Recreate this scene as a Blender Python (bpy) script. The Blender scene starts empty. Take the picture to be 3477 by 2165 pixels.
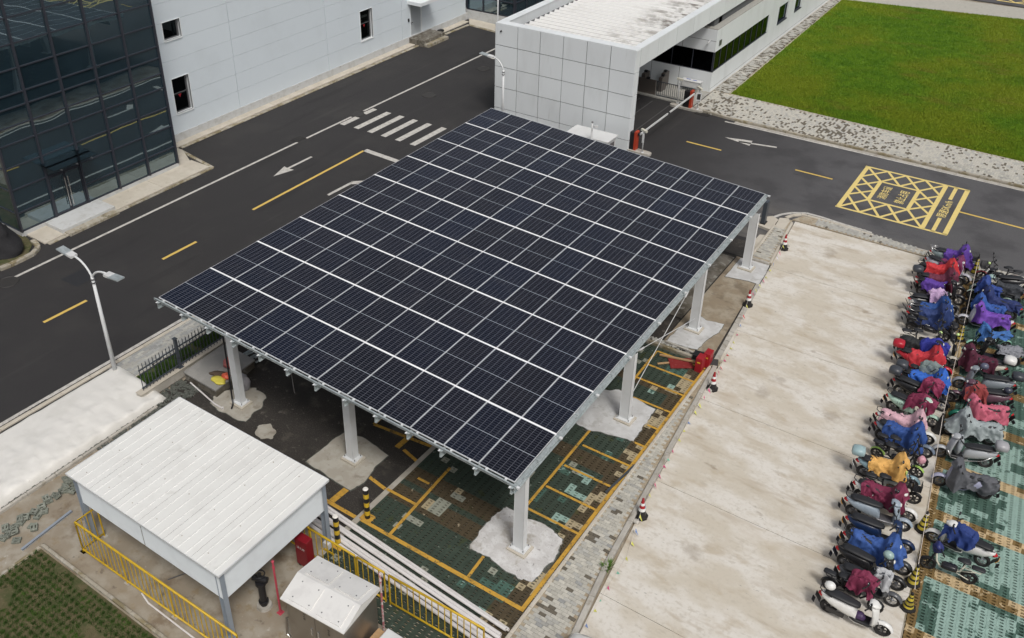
import bpy, bmesh, math, random
from mathutils import Vector, Matrix, noise
R = math.radians
random.seed(7)
sc = bpy.context.scene
COL = sc.collection

# ---------------------------------------------------------------- camera, sky, sun, exposure
cam = bpy.data.cameras.new('camera')
camo = bpy.data.objects.new('camera', cam)
COL.objects.link(camo)
sc.camera = camo
cam.sensor_width = 36.0
cam.lens = 3159.68 / 3477 * 36.0
cam.shift_x = 174.08 / 3477
cam.shift_y = -216.62 / 3477
cam.clip_end = 1500
_yaw, _pit, _rol = 0.61738, 0.53940, -0.00536
_f = Vector((-math.sin(_yaw) * math.cos(_pit), math.cos(_yaw) * math.cos(_pit), -math.sin(_pit)))
_r = Vector((math.cos(_yaw), math.sin(_yaw), 0))
_u = _r.cross(_f)
_r2 = _r * math.cos(_rol) + _u * math.sin(_rol)
_u2 = -_r * math.sin(_rol) + _u * math.cos(_rol)
CAMPOS = Vector((23.19677, -15.26763, 21.18979))
mw = Matrix((_r2, _u2, -_f)).transposed().to_4x4()
mw.translation = CAMPOS
camo.matrix_world = mw

SUN_EL, SUN_AZ = 56, 128          # degrees; azimuth measured clockwise from +Y
w = bpy.data.worlds.new('World')
sc.world = w
w.use_nodes = True
nt = w.node_tree
sky = nt.nodes.new('ShaderNodeTexSky')
sky.sky_type = 'NISHITA'
sky.sun_disc = False
sky.sun_elevation = R(SUN_EL)
sky.sun_rotation = R(SUN_AZ)
sky.air_density = 1.0
sky.dust_density = 6.0
sky.ozone_density = 0.6
bg = nt.nodes['Background']
bg.inputs[1].default_value = 0.10
# overcast: the blue of the clear sky is veiled by a grey cloud layer
hs = nt.nodes.new('ShaderNodeHueSaturation')
hs.inputs['Saturation'].default_value = 0.46
nt.links.new(sky.outputs[0], hs.inputs['Color'])
nt.links.new(hs.outputs[0], bg.inputs[0])
sun = bpy.data.lights.new('sun', 'SUN')
sun.energy = 1.5
sun.angle = R(13)
sun.color = (1.0, 0.97, 0.925)
suno = bpy.data.objects.new('sun', sun)
COL.objects.link(suno)
_sd = Vector((math.sin(R(SUN_AZ)) * math.cos(R(SUN_EL)), math.cos(R(SUN_AZ)) * math.cos(R(SUN_EL)), math.sin(R(SUN_EL))))
suno.rotation_euler = _sd.to_track_quat('Z', 'Y').to_euler()
sc.view_settings.view_transform = 'Standard'
sc.view_settings.look = 'None'
sc.view_settings.gamma = 1
sc.view_settings.exposure = 0.0
sc.view_settings.use_curve_mapping = False

# ---------------------------------------------------------------- materials
def srgb(r, g, b):
    f = lambda c: (c / 255 / 12.92) if c / 255 <= 0.04045 else ((c / 255 + 0.055) / 1.055) ** 2.4
    return (f(r), f(g), f(b))
def N(nt, t, **k):
    n = nt.nodes.new(t)
    for a, v in k.items(): setattr(n, a, v)
    return n
def new_mat(name, rough=0.8, metal=0.0, spec=0.5):
    m = bpy.data.materials.new(name); m.use_nodes = True
    b = m.node_tree.nodes['Principled BSDF']
    b.inputs['Roughness'].default_value = rough
    b.inputs['Metallic'].default_value = metal
    b.inputs['Specular IOR Level'].default_value = spec
    return m, m.node_tree, b
def coord(nt, space, scale):
    if space == 'world':
        o = N(nt, 'ShaderNodeNewGeometry').outputs['Position']
    else:
        o = N(nt, 'ShaderNodeTexCoord').outputs['Object']
    mp = N(nt, 'ShaderNodeMapping')
    mp.inputs['Scale'].default_value = scale
    nt.links.new(o, mp.inputs['Vector'])
    return mp.outputs[0]
def noise_fac(nt, space, scale, lo, hi, detail=5, rough=0.6, off=None, dist=0.0):
    if not hasattr(scale, '__len__'): scale = (scale,) * 3
    v = coord(nt, space, scale)
    n = N(nt, 'ShaderNodeTexNoise')
    n.inputs['Scale'].default_value = 1.0
    n.inputs['Detail'].default_value = detail
    n.inputs['Roughness'].default_value = rough
    n.inputs['Distortion'].default_value = dist
    nt.links.new(v, n.inputs['Vector'])
    mr = N(nt, 'ShaderNodeMapRange'); mr.interpolation_type = 'SMOOTHSTEP'
    mr.inputs['From Min'].default_value = lo
    mr.inputs['From Max'].default_value = hi
    nt.links.new(n.outputs['Fac'], mr.inputs['Value'])
    return mr.outputs[0]
def mixc(nt, fac, a, b):
    m = N(nt, 'ShaderNodeMix', data_type='RGBA')
    def put(s, v):
        if isinstance(v, (tuple, list)): s.default_value = (v[0], v[1], v[2], 1)
        elif isinstance(v, (int, float)): s.default_value = v
        else: nt.links.new(v, s)
    put(m.inputs[0], fac); put(m.inputs[6], a); put(m.inputs[7], b)
    return m.outputs[2]
def M(name, base, layers=(), rough=0.8, metal=0.0, spec=0.4, bump=0.0, bscale=60, rnd=0.0, space='world', rlayers=None):
    """layers: (colour, scale, lo, hi[, strength])"""
    m, nt, b = new_mat(name, rough, metal, spec)
    c = base
    for L in layers:
        if isinstance(L[1], str):      # (colour, 'spot', x, y, radius, strength)
            v = coord(nt, 'world', (1, 1, 0)); sb_ = N(nt, 'ShaderNodeVectorMath', operation='SUBTRACT'); nt.links.new(v, sb_.inputs[0]); sb_.inputs[1].default_value = (L[2], L[3], 0)
            le = N(nt, 'ShaderNodeVectorMath', operation='LENGTH'); nt.links.new(sb_.outputs[0], le.inputs[0])
            wob = noise_fac(nt, space, 2.2, .2, .8); ad = N(nt, 'ShaderNodeMath', operation='MULTIPLY_ADD'); nt.links.new(wob, ad.inputs[0]); ad.inputs[1].default_value = L[4] * 1.3; nt.links.new(le.outputs['Value'], ad.inputs[2])
            mr = N(nt, 'ShaderNodeMapRange'); mr.interpolation_type = 'SMOOTHSTEP'; mr.inputs['From Min'].default_value = L[4] * 1.55; mr.inputs['From Max'].default_value = L[4] * .7; mr.inputs['To Max'].default_value = L[5]; nt.links.new(ad.outputs[0], mr.inputs['Value'])
            c = mixc(nt, mr.outputs[0], c, L[0]); continue
        if len(L) > 5:      # (colour, scale, lo, hi, strength, [(axis, a, b), ...]) : only inside soft position bands
            f = noise_fac(nt, space, L[1], L[2], L[3])
            sp = N(nt, 'ShaderNodeSeparateXYZ'); nt.links.new(N(nt, 'ShaderNodeNewGeometry').outputs['Position'], sp.inputs[0])
            wob = noise_fac(nt, space, 1.1, 0.0, 1.0)
            for ax, a_, b_ in L[5]:
                ad = N(nt, 'ShaderNodeMath', operation='ADD'); nt.links.new(sp.outputs[ax], ad.inputs[0]); nt.links.new(wob, ad.inputs[1])
                mr = N(nt, 'ShaderNodeMapRange'); mr.inputs['From Min'].default_value = a_; mr.inputs['From Max'].default_value = b_; nt.links.new(ad.outputs[0], mr.inputs['Value'])
                mu = N(nt, 'ShaderNodeMath', operation='MULTIPLY'); nt.links.new(f, mu.inputs[0]); nt.links.new(mr.outputs[0], mu.inputs[1]); f = mu.outputs[0]
            k = N(nt, 'ShaderNodeMath', operation='MULTIPLY'); k.inputs[1].default_value = L[4]; nt.links.new(f, k.inputs[0])
            c = mixc(nt, k.outputs[0], c, L[0]); continue
        f = noise_fac(nt, space, L[1], L[2], L[3])
        if len(L) > 4:
            k = N(nt, 'ShaderNodeMath', operation='MULTIPLY'); k.inputs[1].default_value = L[4]
            nt.links.new(f, k.inputs[0]); f = k.outputs[0]
        c = mixc(nt, f, c, L[0])
    if rnd:
        oi = N(nt, 'ShaderNodeObjectInfo')
        mr = N(nt, 'ShaderNodeMapRange')
        mr.inputs['To Min'].default_value = 1 - rnd; mr.inputs['To Max'].default_value = 1 + rnd
        nt.links.new(oi.outputs['Random'], mr.inputs['Value'])
        h = N(nt, 'ShaderNodeHueSaturation')
        nt.links.new(mr.outputs[0], h.inputs['Value'])
        if isinstance(c, tuple): h.inputs['Color'].default_value = (*c, 1)
        else: nt.links.new(c, h.inputs['Color'])
        c = h.outputs[0]
    if isinstance(c, tuple): b.inputs['Base Color'].default_value = (*c, 1)
    else: nt.links.new(c, b.inputs['Base Color'])
    if bump:
        v = coord(nt, space, (bscale,) * 3)
        n = N(nt, 'ShaderNodeTexNoise'); n.inputs['Scale'].default_value = 1; n.inputs['Detail'].default_value = 4
        nt.links.new(v, n.inputs['Vector'])
        bp = N(nt, 'ShaderNodeBump'); bp.inputs['Strength'].default_value = bump; bp.inputs['Distance'].default_value = 0.02
        nt.links.new(n.outputs['Fac'], bp.inputs['Height'])
        nt.links.new(bp.outputs[0], b.inputs['Normal'])
    return m

MT = {}
MT['asphalt'] = M('asphalt', (0.027, 0.0258, 0.0265), [((0.043, 0.041, 0.042), 38, .42, .72), ((0.013, 0.0125, 0.013), 80, .52, .75), ((0.040, 0.038, 0.037), .35, .45, .7, .7), ((0.055, 0.053, 0.050), (1.6, .07, 1), .58, .75, .45), ((0.018, 0.0175, 0.018), (.9, .10, 1), .56, .70, .55), ((0.065, 0.062, 0.058), 1.7, .68, .78, .5)], .82, bump=.5, bscale=70)
MT['asphalt_grey'] = M('asphalt_worn', (0.085, 0.084, 0.088), [((0.13, 0.128, 0.131), 45, .4, .75), ((0.04, 0.04, 0.042), 80, .52, .8), ((0.058, 0.057, 0.06), .45, .45, .65, .8), ((0.035, 0.034, 0.034), (.8, 3.5, 1), .66, .72, .7), ((0.14, 0.13, 0.12), .9, .66, .8, .5), ((0.16, 0.15, 0.135), (.3, 2.2, 1), .35, .6, .8, [(1, 27.2, 25.4)]), ((0.030, 0.029, 0.030), 3, -1, 0, 1.0, [(0, 15.0, 6.2)])], .85, bump=.5, bscale=70)
MT['asphalt_dirty'] = M('asphalt_dusty', (0.030, 0.026, 0.023), [((0.075, 0.068, 0.058), 30, .45, .7), ((0.11, 0.098, 0.08), 1.1, .54, .70, .65), ((0.20, 0.185, 0.16), 4.5, .58, .72, .5), ((0.24, 0.22, 0.19), 14, .62, .70, .4), ((0.022, 0.02, 0.018), .6, .5, .65, .7)], .8, bump=.6, bscale=50)
MT['patch_dark'] = M('asphalt_patch', (0.02, 0.021, 0.024), [((0.03, 0.031, 0.035), 30, .4, .7)], .75)
MT['wet_crack'] = M('dark_crack', (0.02, 0.018, 0.016), [], .8)
MT['plaza'] = M('plaza_concrete', (0.53, 0.485, 0.405), [((0.64, 0.615, 0.565), (.5, .9, 1), .40, .62, .95), ((0.44, 0.375, 0.28), (.9, 1.5, 1), .53, .70, .7), ((0.26, 0.21, 0.15), (.55, 1.0, 1), .635, .73, .75), ((0.42, 0.38, 0.31), (2.2, 4.5, 3), .58, .68, .5), ((0.40, 0.335, 0.25), (.35, 1.7, 1), .55, .70, .6), ((0.46, 0.42, 0.35), 9, .5, .7, .5), ((0.56, 0.51, 0.43), (.25, .5, 1), .56, .7, .6), ((0.17, 0.165, 0.155), (4, 11, 7), .675, .71, .6)] + [((0.30, 0.255, 0.20), 'spot', *p_, r_, .5) for p_, r_ in (((16.04, 22.98), .55), ((19.33, 12.01), .5), ((16.97, 11.99), .45), ((19.45, 20.18), .4), ((15.21, 20.51), .3), ((19.16, 18.84), .45), ((18.93, 22.10), .4), ((17.91, 3.76), .55), ((20.30, 10.31), .5), ((17.17, 12.95), .35))], .85, bump=.25, bscale=30)
MT['concrete'] = M('concrete', (0.42, 0.395, 0.35), [((0.50, 0.475, 0.43), 1.3, .4, .65, .8), ((0.26, 0.22, 0.165), 2.1, .55, .7, .6), ((0.34, 0.31, 0.26), 11, .5, .7, .5)], .87, bump=.3, bscale=30)
MT['apron'] = M('apron_concrete', (0.47, 0.43, 0.36), [((0.54, 0.50, 0.43), 1.2, .4, .65, .8), ((0.35, 0.31, 0.24), 3, .58, .7, .5)], .87, bump=.2)
MT['kerb'] = M('kerb_concrete', (0.38, 0.36, 0.32), [((0.46, 0.44, 0.40), 3, .4, .65, .8), ((0.22, 0.19, 0.14), 2.5, .54, .68, .6)], .87, rnd=.10, bump=.2)
MT['kerb_mossy'] = M('kerb_mossy', (0.36, 0.33, 0.27), [((0.20, 0.165, 0.09), 1.4, .42, .6, .9), ((0.44, 0.42, 0.37), 4, .5, .68, .7), ((0.09, 0.08, 0.045), 3.5, .60, .68, .7)], .88, rnd=.12, bump=.2)
MT['yard'] = M('yard_concrete', (0.27, 0.23, 0.175), [((0.34, 0.31, 0.255), 1.1, .42, .62, .9), ((0.17, 0.125, 0.08), .9, .52, .68, .85), ((0.24, 0.18, 0.10), 2.7, .55, .68, .6), ((0.10, 0.08, 0.06), 1.9, .63, .70, .7), ((0.50, 0.48, 0.43), 3.8, .64, .72, .6)], .72, bump=.3, bscale=25)
MT['brown_concrete'] = M('brown_stained_concrete', (0.27, 0.22, 0.155), [((0.36, 0.32, 0.25), 1.6, .45, .65, .8), ((0.15, 0.12, 0.085), 1.2, .52, .66, .7), ((0.22, 0.19, 0.15), 9, .5, .7, .5)], .8, bump=.3)
MT['wet_concrete'] = M('wet_dirty_concrete', (0.16, 0.145, 0.12), [((0.08, 0.068, 0.05), 1.8, .42, .6, .9), ((0.30, 0.29, 0.26), 3.3, .52, .66, .8)], .6, bump=.3)
MT['new_patch'] = M('fresh_cement', (0.47, 0.47, 0.465), [((0.56, 0.565, 0.565), 2.0, .4, .62, .9), ((0.33, 0.32, 0.30), 2.6, .56, .68, .6), ((0.26, 0.245, 0.22), 9, .62, .72, .5)], .9, bump=.5, bscale=22)
MT['white_patch'] = M('white_cement', (0.52, 0.51, 0.50), [((0.64, 0.64, 0.635), 3, .4, .6, .9), ((0.30, 0.27, 0.225), 1.5, .50, .62, .75), ((0.16, 0.15, 0.14), 7, .62, .70, .6), ((0.36, 0.35, 0.33), 22, .56, .68, .6)], .92, bump=.8, bscale=16)
MT['grey_patch'] = M('old_cement', (0.36, 0.335, 0.285), [((0.43, 0.41, 0.36), 1.8, .42, .62, .9), ((0.22, 0.19, 0.15), 3, .56, .68, .6)], .9, bump=.5, bscale=20)
MT['cinder'] = M('stained_base', (0.33, 0.27, 0.19), [((0.42, 0.38, 0.30), 6, .4, .65, .9), ((0.2, 0.16, 0.11), 5, .55, .7, .6)], .9, bump=.4)
MT['soil'] = M('soil_and_moss', (0.028, 0.023, 0.014), [((0.035, 0.05, 0.015), 3.5, .45, .6, .9), ((0.09, 0.07, 0.04), 8, .5, .7, .7)], .95, bump=.6, bscale=60)
MT['soil_pale'] = M('dusty_soil', (0.09, 0.085, 0.065), [((0.05, 0.055, 0.03), 2.5, .45, .6, .8), ((0.14, 0.13, 0.105), 8, .5, .7, .7)], .95, bump=.6, bscale=60)
MT['paint_white'] = M('road_paint_white', (0.53, 0.515, 0.48), [((0.36, 0.345, 0.32), 5, .42, .66, .8), ((0.13, 0.125, 0.12), 18, .58, .70, .7)], .75)
MT['paint_yellow'] = M('road_paint_yellow', (0.62, 0.44, 0.115), [((0.50, 0.35, 0.085), 9, .45, .7, .7), ((0.12, 0.10, 0.07), 25, .64, .74, .6)], .75)
MT['paint_box'] = M('road_paint_pale_yellow', (0.72, 0.575, 0.215), [((0.60, 0.47, 0.17), 7, .45, .7, .6)], .75)
MT['paint_bay'] = M('bay_paint_orange_yellow', (0.52, 0.30, 0.045), [((0.36, 0.21, 0.04), 3, .45, .65, .8), ((0.11, 0.085, 0.045), 10, .57, .66, .85), ((0.07, 0.06, 0.04), 2.2, .62, .7, .7)], .8)
MT['grass_lawn'] = M('lawn_soil_base', (0.105, 0.20, 0.010), [((0.080, 0.165, 0.009), 1.1, .42, .62, .9), ((0.165, 0.205, 0.012), .13, .40, .60, .9), ((0.16, 0.14, 0.025), (.25, .5, 1), .56, .68, .5)], .95, bump=.8, bscale=30)
MT['grass_dark'] = M('planting_bed_soil', (0.105, 0.088, 0.045), [((0.05, 0.065, 0.02), 2.2, .42, .62, .8), ((0.15, 0.125, 0.07), 8, .5, .7, .6)], .95, bump=.8, bscale=30)
MT['white_metal'] = M('white_painted_metal', (0.62, 0.63, 0.63), [((0.54, 0.545, 0.54), 1.5, .45, .7, .6)], .45, spec=.5)
MT['white_post'] = M('white_post_paint', (0.64, 0.66, 0.67), [((0.57, 0.58, 0.58), 2.2, .45, .7, .6)], .4)
MT['grey_post'] = M('grey_post_paint', (0.27, 0.31, 0.36), [((0.22, 0.26, 0.30), 2, .45, .7, .6)], .4)
MT['cladding'] = M('white_cladding', (0.74, 0.775, 0.79), [((0.66, 0.69, 0.70), (.8, .8, .25), .45, .7, .7), ((0.45, 0.455, 0.44), (3, 3, .35), .62, .78, .45)], .42, rnd=.03)
MT['cladding2'] = M('ribbed_wall_cladding', (0.655, 0.72, 0.765), [((0.615, 0.675, 0.715), (.5, .5, .5), .45, .7, .7)], .5, rnd=.015)
MT['plinth'] = M('white_plinth', (0.52, 0.53, 0.53), [((0.42, 0.42, 0.40), 2.5, .45, .68, .7), ((0.30, 0.29, 0.26), (2, 2, 6), .62, .72, .6)], .8, bump=.15)
MT['joint'] = M('dark_joint', (0.10, 0.105, 0.11), [], .8)
MT['roof_white'] = M('white_roof_sheet', (0.72, 0.725, 0.70), [((0.66, 0.66, 0.635), 1.1, .45, .68, .7), ((0.50, 0.495, 0.46), 1.6, .62, .74, .45)], .45, rnd=.02)
MT['roof_corr'] = M('corrugated_roof_sheet', (0.80, 0.80, 0.785), [((0.67, 0.66, 0.64), (.6, .55, 1), .5, .7, .6), ((0.34, 0.32, 0.29), (.8, 2.5, 1), .48, .66, .8, [(0, .6, 2.6)]), ((0.12, 0.10, 0.08), (.9, 3.2, 1), .46, .60, .9, [(0, 1.2, 3.4), (1, 31.5, 34.5), (1, 41.5, 38.5)])], .55)
MT['roof_corr_valley'] = M('grey_corrugated_valley', (0.36, 0.355, 0.335), [((0.44, 0.43, 0.41), (.6, .55, 1), .45, .7, .7), ((0.20, 0.185, 0.16), (.8, 2.5, 1), .46, .66, .8, [(0, .6, 2.6)]), ((0.085, 0.07, 0.055), (.9, 3.2, 1), .44, .58, .9, [(0, 1.2, 3.4), (1, 31.5, 34.5), (1, 41.5, 38.5)])], .6)  # valley faces: greyer base than the ridges, plus the same right-side stains
MT['panel_side'] = M('shed_side_panel', (0.60, 0.64, 0.66), [((0.54, 0.57, 0.59), 2, .45, .7, .6)], .4)
MT['yellow_rail'] = M('yellow_rail_paint', (0.56, 0.37, 0.022), [((0.46, 0.29, 0.02), 4, .45, .68, .7), ((0.22, 0.08, 0.03), 9, .67, .74, .8)], .45)
MT['dark_rail'] = M('dark_grey_fence_paint', (0.055, 0.065, 0.078), [], .45)
MT['black'] = M('black_plastic', (0.016, 0.016, 0.018), [], .4)
MT['rubber'] = M('tyre_rubber', (0.018, 0.017, 0.017), [((0.04, 0.038, 0.034), 30, .5, .7, .5)], .8)
MT['seat'] = M('seat_vinyl', (0.02, 0.021, 0.024), [((0.035, 0.036, 0.04), 25, .5, .7, .5)], .5, space='obj')
MT['chrome'] = M('bright_metal', (0.62, 0.62, 0.62), [], .25, metal=.9)
MT['rim'] = M('wheel_rim', (0.22, 0.22, 0.23), [], .35, metal=.7)
MT['mirror'] = M('mirror_glass', (0.5, 0.55, 0.58), [], .08, metal=1.0)
MT['galv'] = M('galvanised_steel', (0.42, 0.47, 0.48), [((0.54, 0.59, 0.60), 7, .42, .6, .8), ((0.30, 0.34, 0.35), 13, .56, .68, .6)], .42, metal=.45)
MT['rust'] = M('rusty_stain', (0.16, 0.11, 0.08), [], .8)
MT['seam_white'] = M('white_seam_strip', (0.88, 0.88, 0.88), [], .4)
MT['alu'] = M('panel_frame_aluminium', (0.80, 0.81, 0.82), [], .35, metal=.25)
MT['red'] = M('red_paint', (0.30, 0.014, 0.022), [((0.40, 0.02, 0.022), 5, .45, .7, .6)], .4)
MT['red_dark'] = M('dark_red_board', (0.20, 0.018, 0.018), [((0.3, 0.1, 0.09), 8, .55, .7, .5)], .7)
MT['barrier_red'] = M('orange_red_paint', (0.44, 0.055, 0.025), [], .4)
MT['wood'] = M('raw_timber', (0.42, 0.27, 0.14), [((0.33, 0.2, 0.1), (3, 30, 30), .45, .7, .6)], .8)
MT['steel'] = M('brushed_stainless', (0.36, 0.335, 0.30), [((0.25, 0.225, 0.19), (1.2, 1.2, .6), .45, .68, .7)], .34, metal=.85)
MT['steel_lid'] = M('stainless_lid', (0.76, 0.755, 0.73), [((0.64, 0.63, 0.61), 2.2, .45, .68, .6)], .4, metal=.2)
MT['tarp'] = M('white_tarpaulin', (0.70, 0.69, 0.655), [((0.61, 0.60, 0.56), 1.0, .45, .65, .6), ((0.40, 0.37, 0.31), 5, .67, .76, .4)], .6, bump=.12, bscale=5)
MT['bollard_yellow'] = M('bollard_yellow', (0.60, 0.40, 0.03), [], .5)
MT['white_cap'] = M('white_cap', (0.75, 0.73, 0.68), [], .6)
MT['pipe'] = M('white_steel_tube', (0.68, 0.66, 0.65), [((0.60, 0.56, 0.54), 3, .45, .65, .5), ((0.16, 0.08, 0.07), 24, .67, .72, .8)], .4)
MT['iron'] = M('cast_iron', (0.035, 0.033, 0.032), [((0.06, 0.055, 0.05), 20, .5, .7, .6)], .6)
MT['rusty_iron'] = M('rusty_cover', (0.16, 0.09, 0.06), [((0.10, 0.06, 0.045), 9, .5, .7, .6)], .8)
MT['frame_dark'] = M('curtain_wall_frame', (0.035, 0.038, 0.05), [], .35)
MT['interior'] = M('dim_interior', (0.24, 0.28, 0.31), [], .9)
MT['stair'] = M('interior_stair', (0.80, 0.82, 0.84), [], .8)
MT['net'] = M('black_shade_net', (0.014, 0.014, 0.016), [((0.03, 0.03, 0.032), 12, .5, .7, .5)], .85)
MT['leaf'] = M('leaf_green', (0.10, 0.20, 0.025), [((0.06, 0.12, 0.015), 8, .45, .65, .8)], .6)
MT['blade'] = M('grass_blade', (0.125, 0.24, 0.013), [((0.085, 0.19, 0.011), 1.1, .42, .62, .9), ((0.19, 0.245, 0.015), .13, .40, .60, .9), ((0.19, 0.17, 0.03), (.25, .5, 1), .56, .68, .5)], .8, spec=.2)
MT['blade_dark'] = M('dark_grass_blade', (0.040, 0.078, 0.016), [((0.065, 0.125, 0.022), 1.5, .48, .66, .8)], .8, spec=.2)
MT['paper'] = M('white_paper', (0.72, 0.73, 0.72), [], .7)
MT['amber'] = M('amber_plate', (0.62, 0.28, 0.02), [], .5)
MT['tail'] = M('red_tail_lens', (0.42, 0.015, 0.02), [], .2)
MT['lens'] = M('clear_lens', (0.62, 0.62, 0.58), [], .15)
MT['block'] = M('grey_green_block', (0.17, 0.185, 0.155), [((0.25, 0.26, 0.225), 9, .45, .68, .8)], .9, rnd=.15, bump=.3)
MT['rubble'] = M('dark_rubble', (0.10, 0.11, 0.095), [((0.2, 0.2, 0.18), 15, .45, .68, .8)], .9, rnd=.2)
MT['cone_yellow'] = M('cone_yellow', (0.55, 0.44, 0.05), [((0.42, 0.34, 0.06), 7, .45, .7, .6)], .6)
MT['rope'] = M('pale_rope', (0.62, 0.56, 0.50), [], .8)
MT['hatch'] = M('pale_asphalt_mark', (0.10, 0.10, 0.10), [], .8)
# pavers
def pav(name, c, k=.13, rough=.88, moss=.0):
    ls = [(tuple(x * 1.18 for x in c), 9, .45, .68, .7), (tuple(x * .62 for x in c), 3, .56, .7, .45)]
    if moss: ls.append(((0.05, 0.055, 0.02), 2.4, .56, .66, moss))
    return M(name, c, ls, rough, rnd=k, bump=.2)
MT['brick_pale'] = pav('paver_pale', (0.44, 0.425, 0.375))
MT['brick_grey'] = pav('paver_grey', (0.37, 0.365, 0.335))
MT['brick_dark'] = pav('paver_damp', (0.125, 0.11, 0.085))
MT['brick_blue'] = pav('paver_blue_grey', (0.31, 0.315, 0.305))
MT['turf_mint'] = pav('turf_paver_mint', (0.235, 0.345, 0.30), .06)
MT['turf_green'] = pav('turf_paver_damp_green', (0.060, 0.118, 0.095), .12)
MT['turf_tan'] = pav('turf_paver_tan', (0.47, 0.36, 0.21), .08)
MT['turf_brown'] = pav('turf_paver_damp_tan', (0.185, 0.12, 0.045), .12)
MT['turf_lgreen'] = pav('turf_paver_dirty_green', (0.048, 0.070, 0.050), .16, .7)
MT['turf_lbrown'] = pav('turf_paver_dirty_brown', (0.085, 0.062, 0.030), .16, .7)
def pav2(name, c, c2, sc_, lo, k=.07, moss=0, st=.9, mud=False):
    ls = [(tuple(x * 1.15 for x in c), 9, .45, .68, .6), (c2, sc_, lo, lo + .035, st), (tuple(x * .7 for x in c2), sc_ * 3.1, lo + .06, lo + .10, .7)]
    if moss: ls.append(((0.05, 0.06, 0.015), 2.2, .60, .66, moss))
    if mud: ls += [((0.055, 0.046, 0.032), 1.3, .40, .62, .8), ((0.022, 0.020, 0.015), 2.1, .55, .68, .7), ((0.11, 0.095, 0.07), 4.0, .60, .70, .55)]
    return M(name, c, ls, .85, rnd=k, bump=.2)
MT['turf_mint'] = pav2('turf_paver_mint', (0.25, 0.365, 0.32), (0.065, 0.125, 0.10), 3.0, .60)
MT['turf_green'] = pav2('turf_paver_damp_green', (0.055, 0.108, 0.085), (0.23, 0.34, 0.30), 4.5, .60, .12)
MT['turf_tan'] = pav2('turf_paver_tan', (0.48, 0.365, 0.21), (0.22, 0.14, 0.05), 3.2, .585, .08)
MT['turf_brown'] = pav2('turf_paver_damp_tan', (0.17, 0.11, 0.04), (0.44, 0.34, 0.2), 4.2, .60, .12)
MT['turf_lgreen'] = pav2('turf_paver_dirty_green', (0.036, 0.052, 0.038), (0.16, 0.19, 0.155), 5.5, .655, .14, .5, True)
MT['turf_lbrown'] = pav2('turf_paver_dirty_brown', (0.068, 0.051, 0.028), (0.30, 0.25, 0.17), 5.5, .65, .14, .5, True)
MT['turf_pale'] = pav('turf_paver_drying', (0.26, 0.27, 0.22), .10)
MT['turf_ltan'] = pav('turf_paver_drying_tan', (0.36, 0.30, 0.19), .10)

def glass_mat(name, tint, rough, mixv, haze=None):
    m = bpy.data.materials.new(name); m.use_nodes = True
    nt = m.node_tree; nt.nodes.clear()
    out = N(nt, 'ShaderNodeOutputMaterial')
    tr = N(nt, 'ShaderNodeBsdfTransparent'); tr.inputs[0].default_value = (*tint, 1)
    gl = N(nt, 'ShaderNodeBsdfGlossy'); gl.inputs['Roughness'].default_value = rough
    gl.inputs['Color'].default_value = (0.78, 0.95, 1.0, 1)
    v = coord(nt, 'world', (.5, .5, .5))
    n = N(nt, 'ShaderNodeTexNoise'); n.inputs['Scale'].default_value = 1; n.inputs['Detail'].default_value = 1
    nt.links.new(v, n.inputs['Vector'])
    bp = N(nt, 'ShaderNodeBump'); bp.inputs['Strength'].default_value = .020; bp.inputs['Distance'].default_value = .5
    nt.links.new(n.outputs['Fac'], bp.inputs['Height']); nt.links.new(bp.outputs[0], gl.inputs['Normal'])
    fr = N(nt, 'ShaderNodeFresnel'); fr.inputs[0].default_value = mixv
    mx = N(nt, 'ShaderNodeMixShader')
    base_ = tr.outputs[0]
    if haze:      # grey-blue diffuse tint mixed in to lighten the dark reflections
        df = N(nt, 'ShaderNodeBsdfDiffuse'); f_ = noise_fac(nt, 'world', 1.2, .3, .75)
        nt.links.new(mixc(nt, f_, haze, tuple(x * 1.25 for x in haze)), df.inputs[0])
        m0 = N(nt, 'ShaderNodeMixShader'); m0.inputs[0].default_value = .42
        nt.links.new(tr.outputs[0], m0.inputs[1]); nt.links.new(df.outputs[0], m0.inputs[2]); base_ = m0.outputs[0]
    nt.links.new(fr.outputs[0], mx.inputs[0]); nt.links.new(base_, mx.inputs[1]); nt.links.new(gl.outputs[0], mx.inputs[2])
    nt.links.new(mx.outputs[0], out.inputs[0])
    return m
MT['glass'] = glass_mat('curtain_wall_glass', (0.62, 0.74, 0.82), 0.0, 3.3, (0.030, 0.062, 0.085))
MT['glass_win'] = glass_mat('window_glass', (0.06, 0.07, 0.08), 0.0, 1.35)
MT['glass_canopy'] = glass_mat('canopy_glass', (0.72, 0.80, 0.80), 0.0, 2.2)

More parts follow.
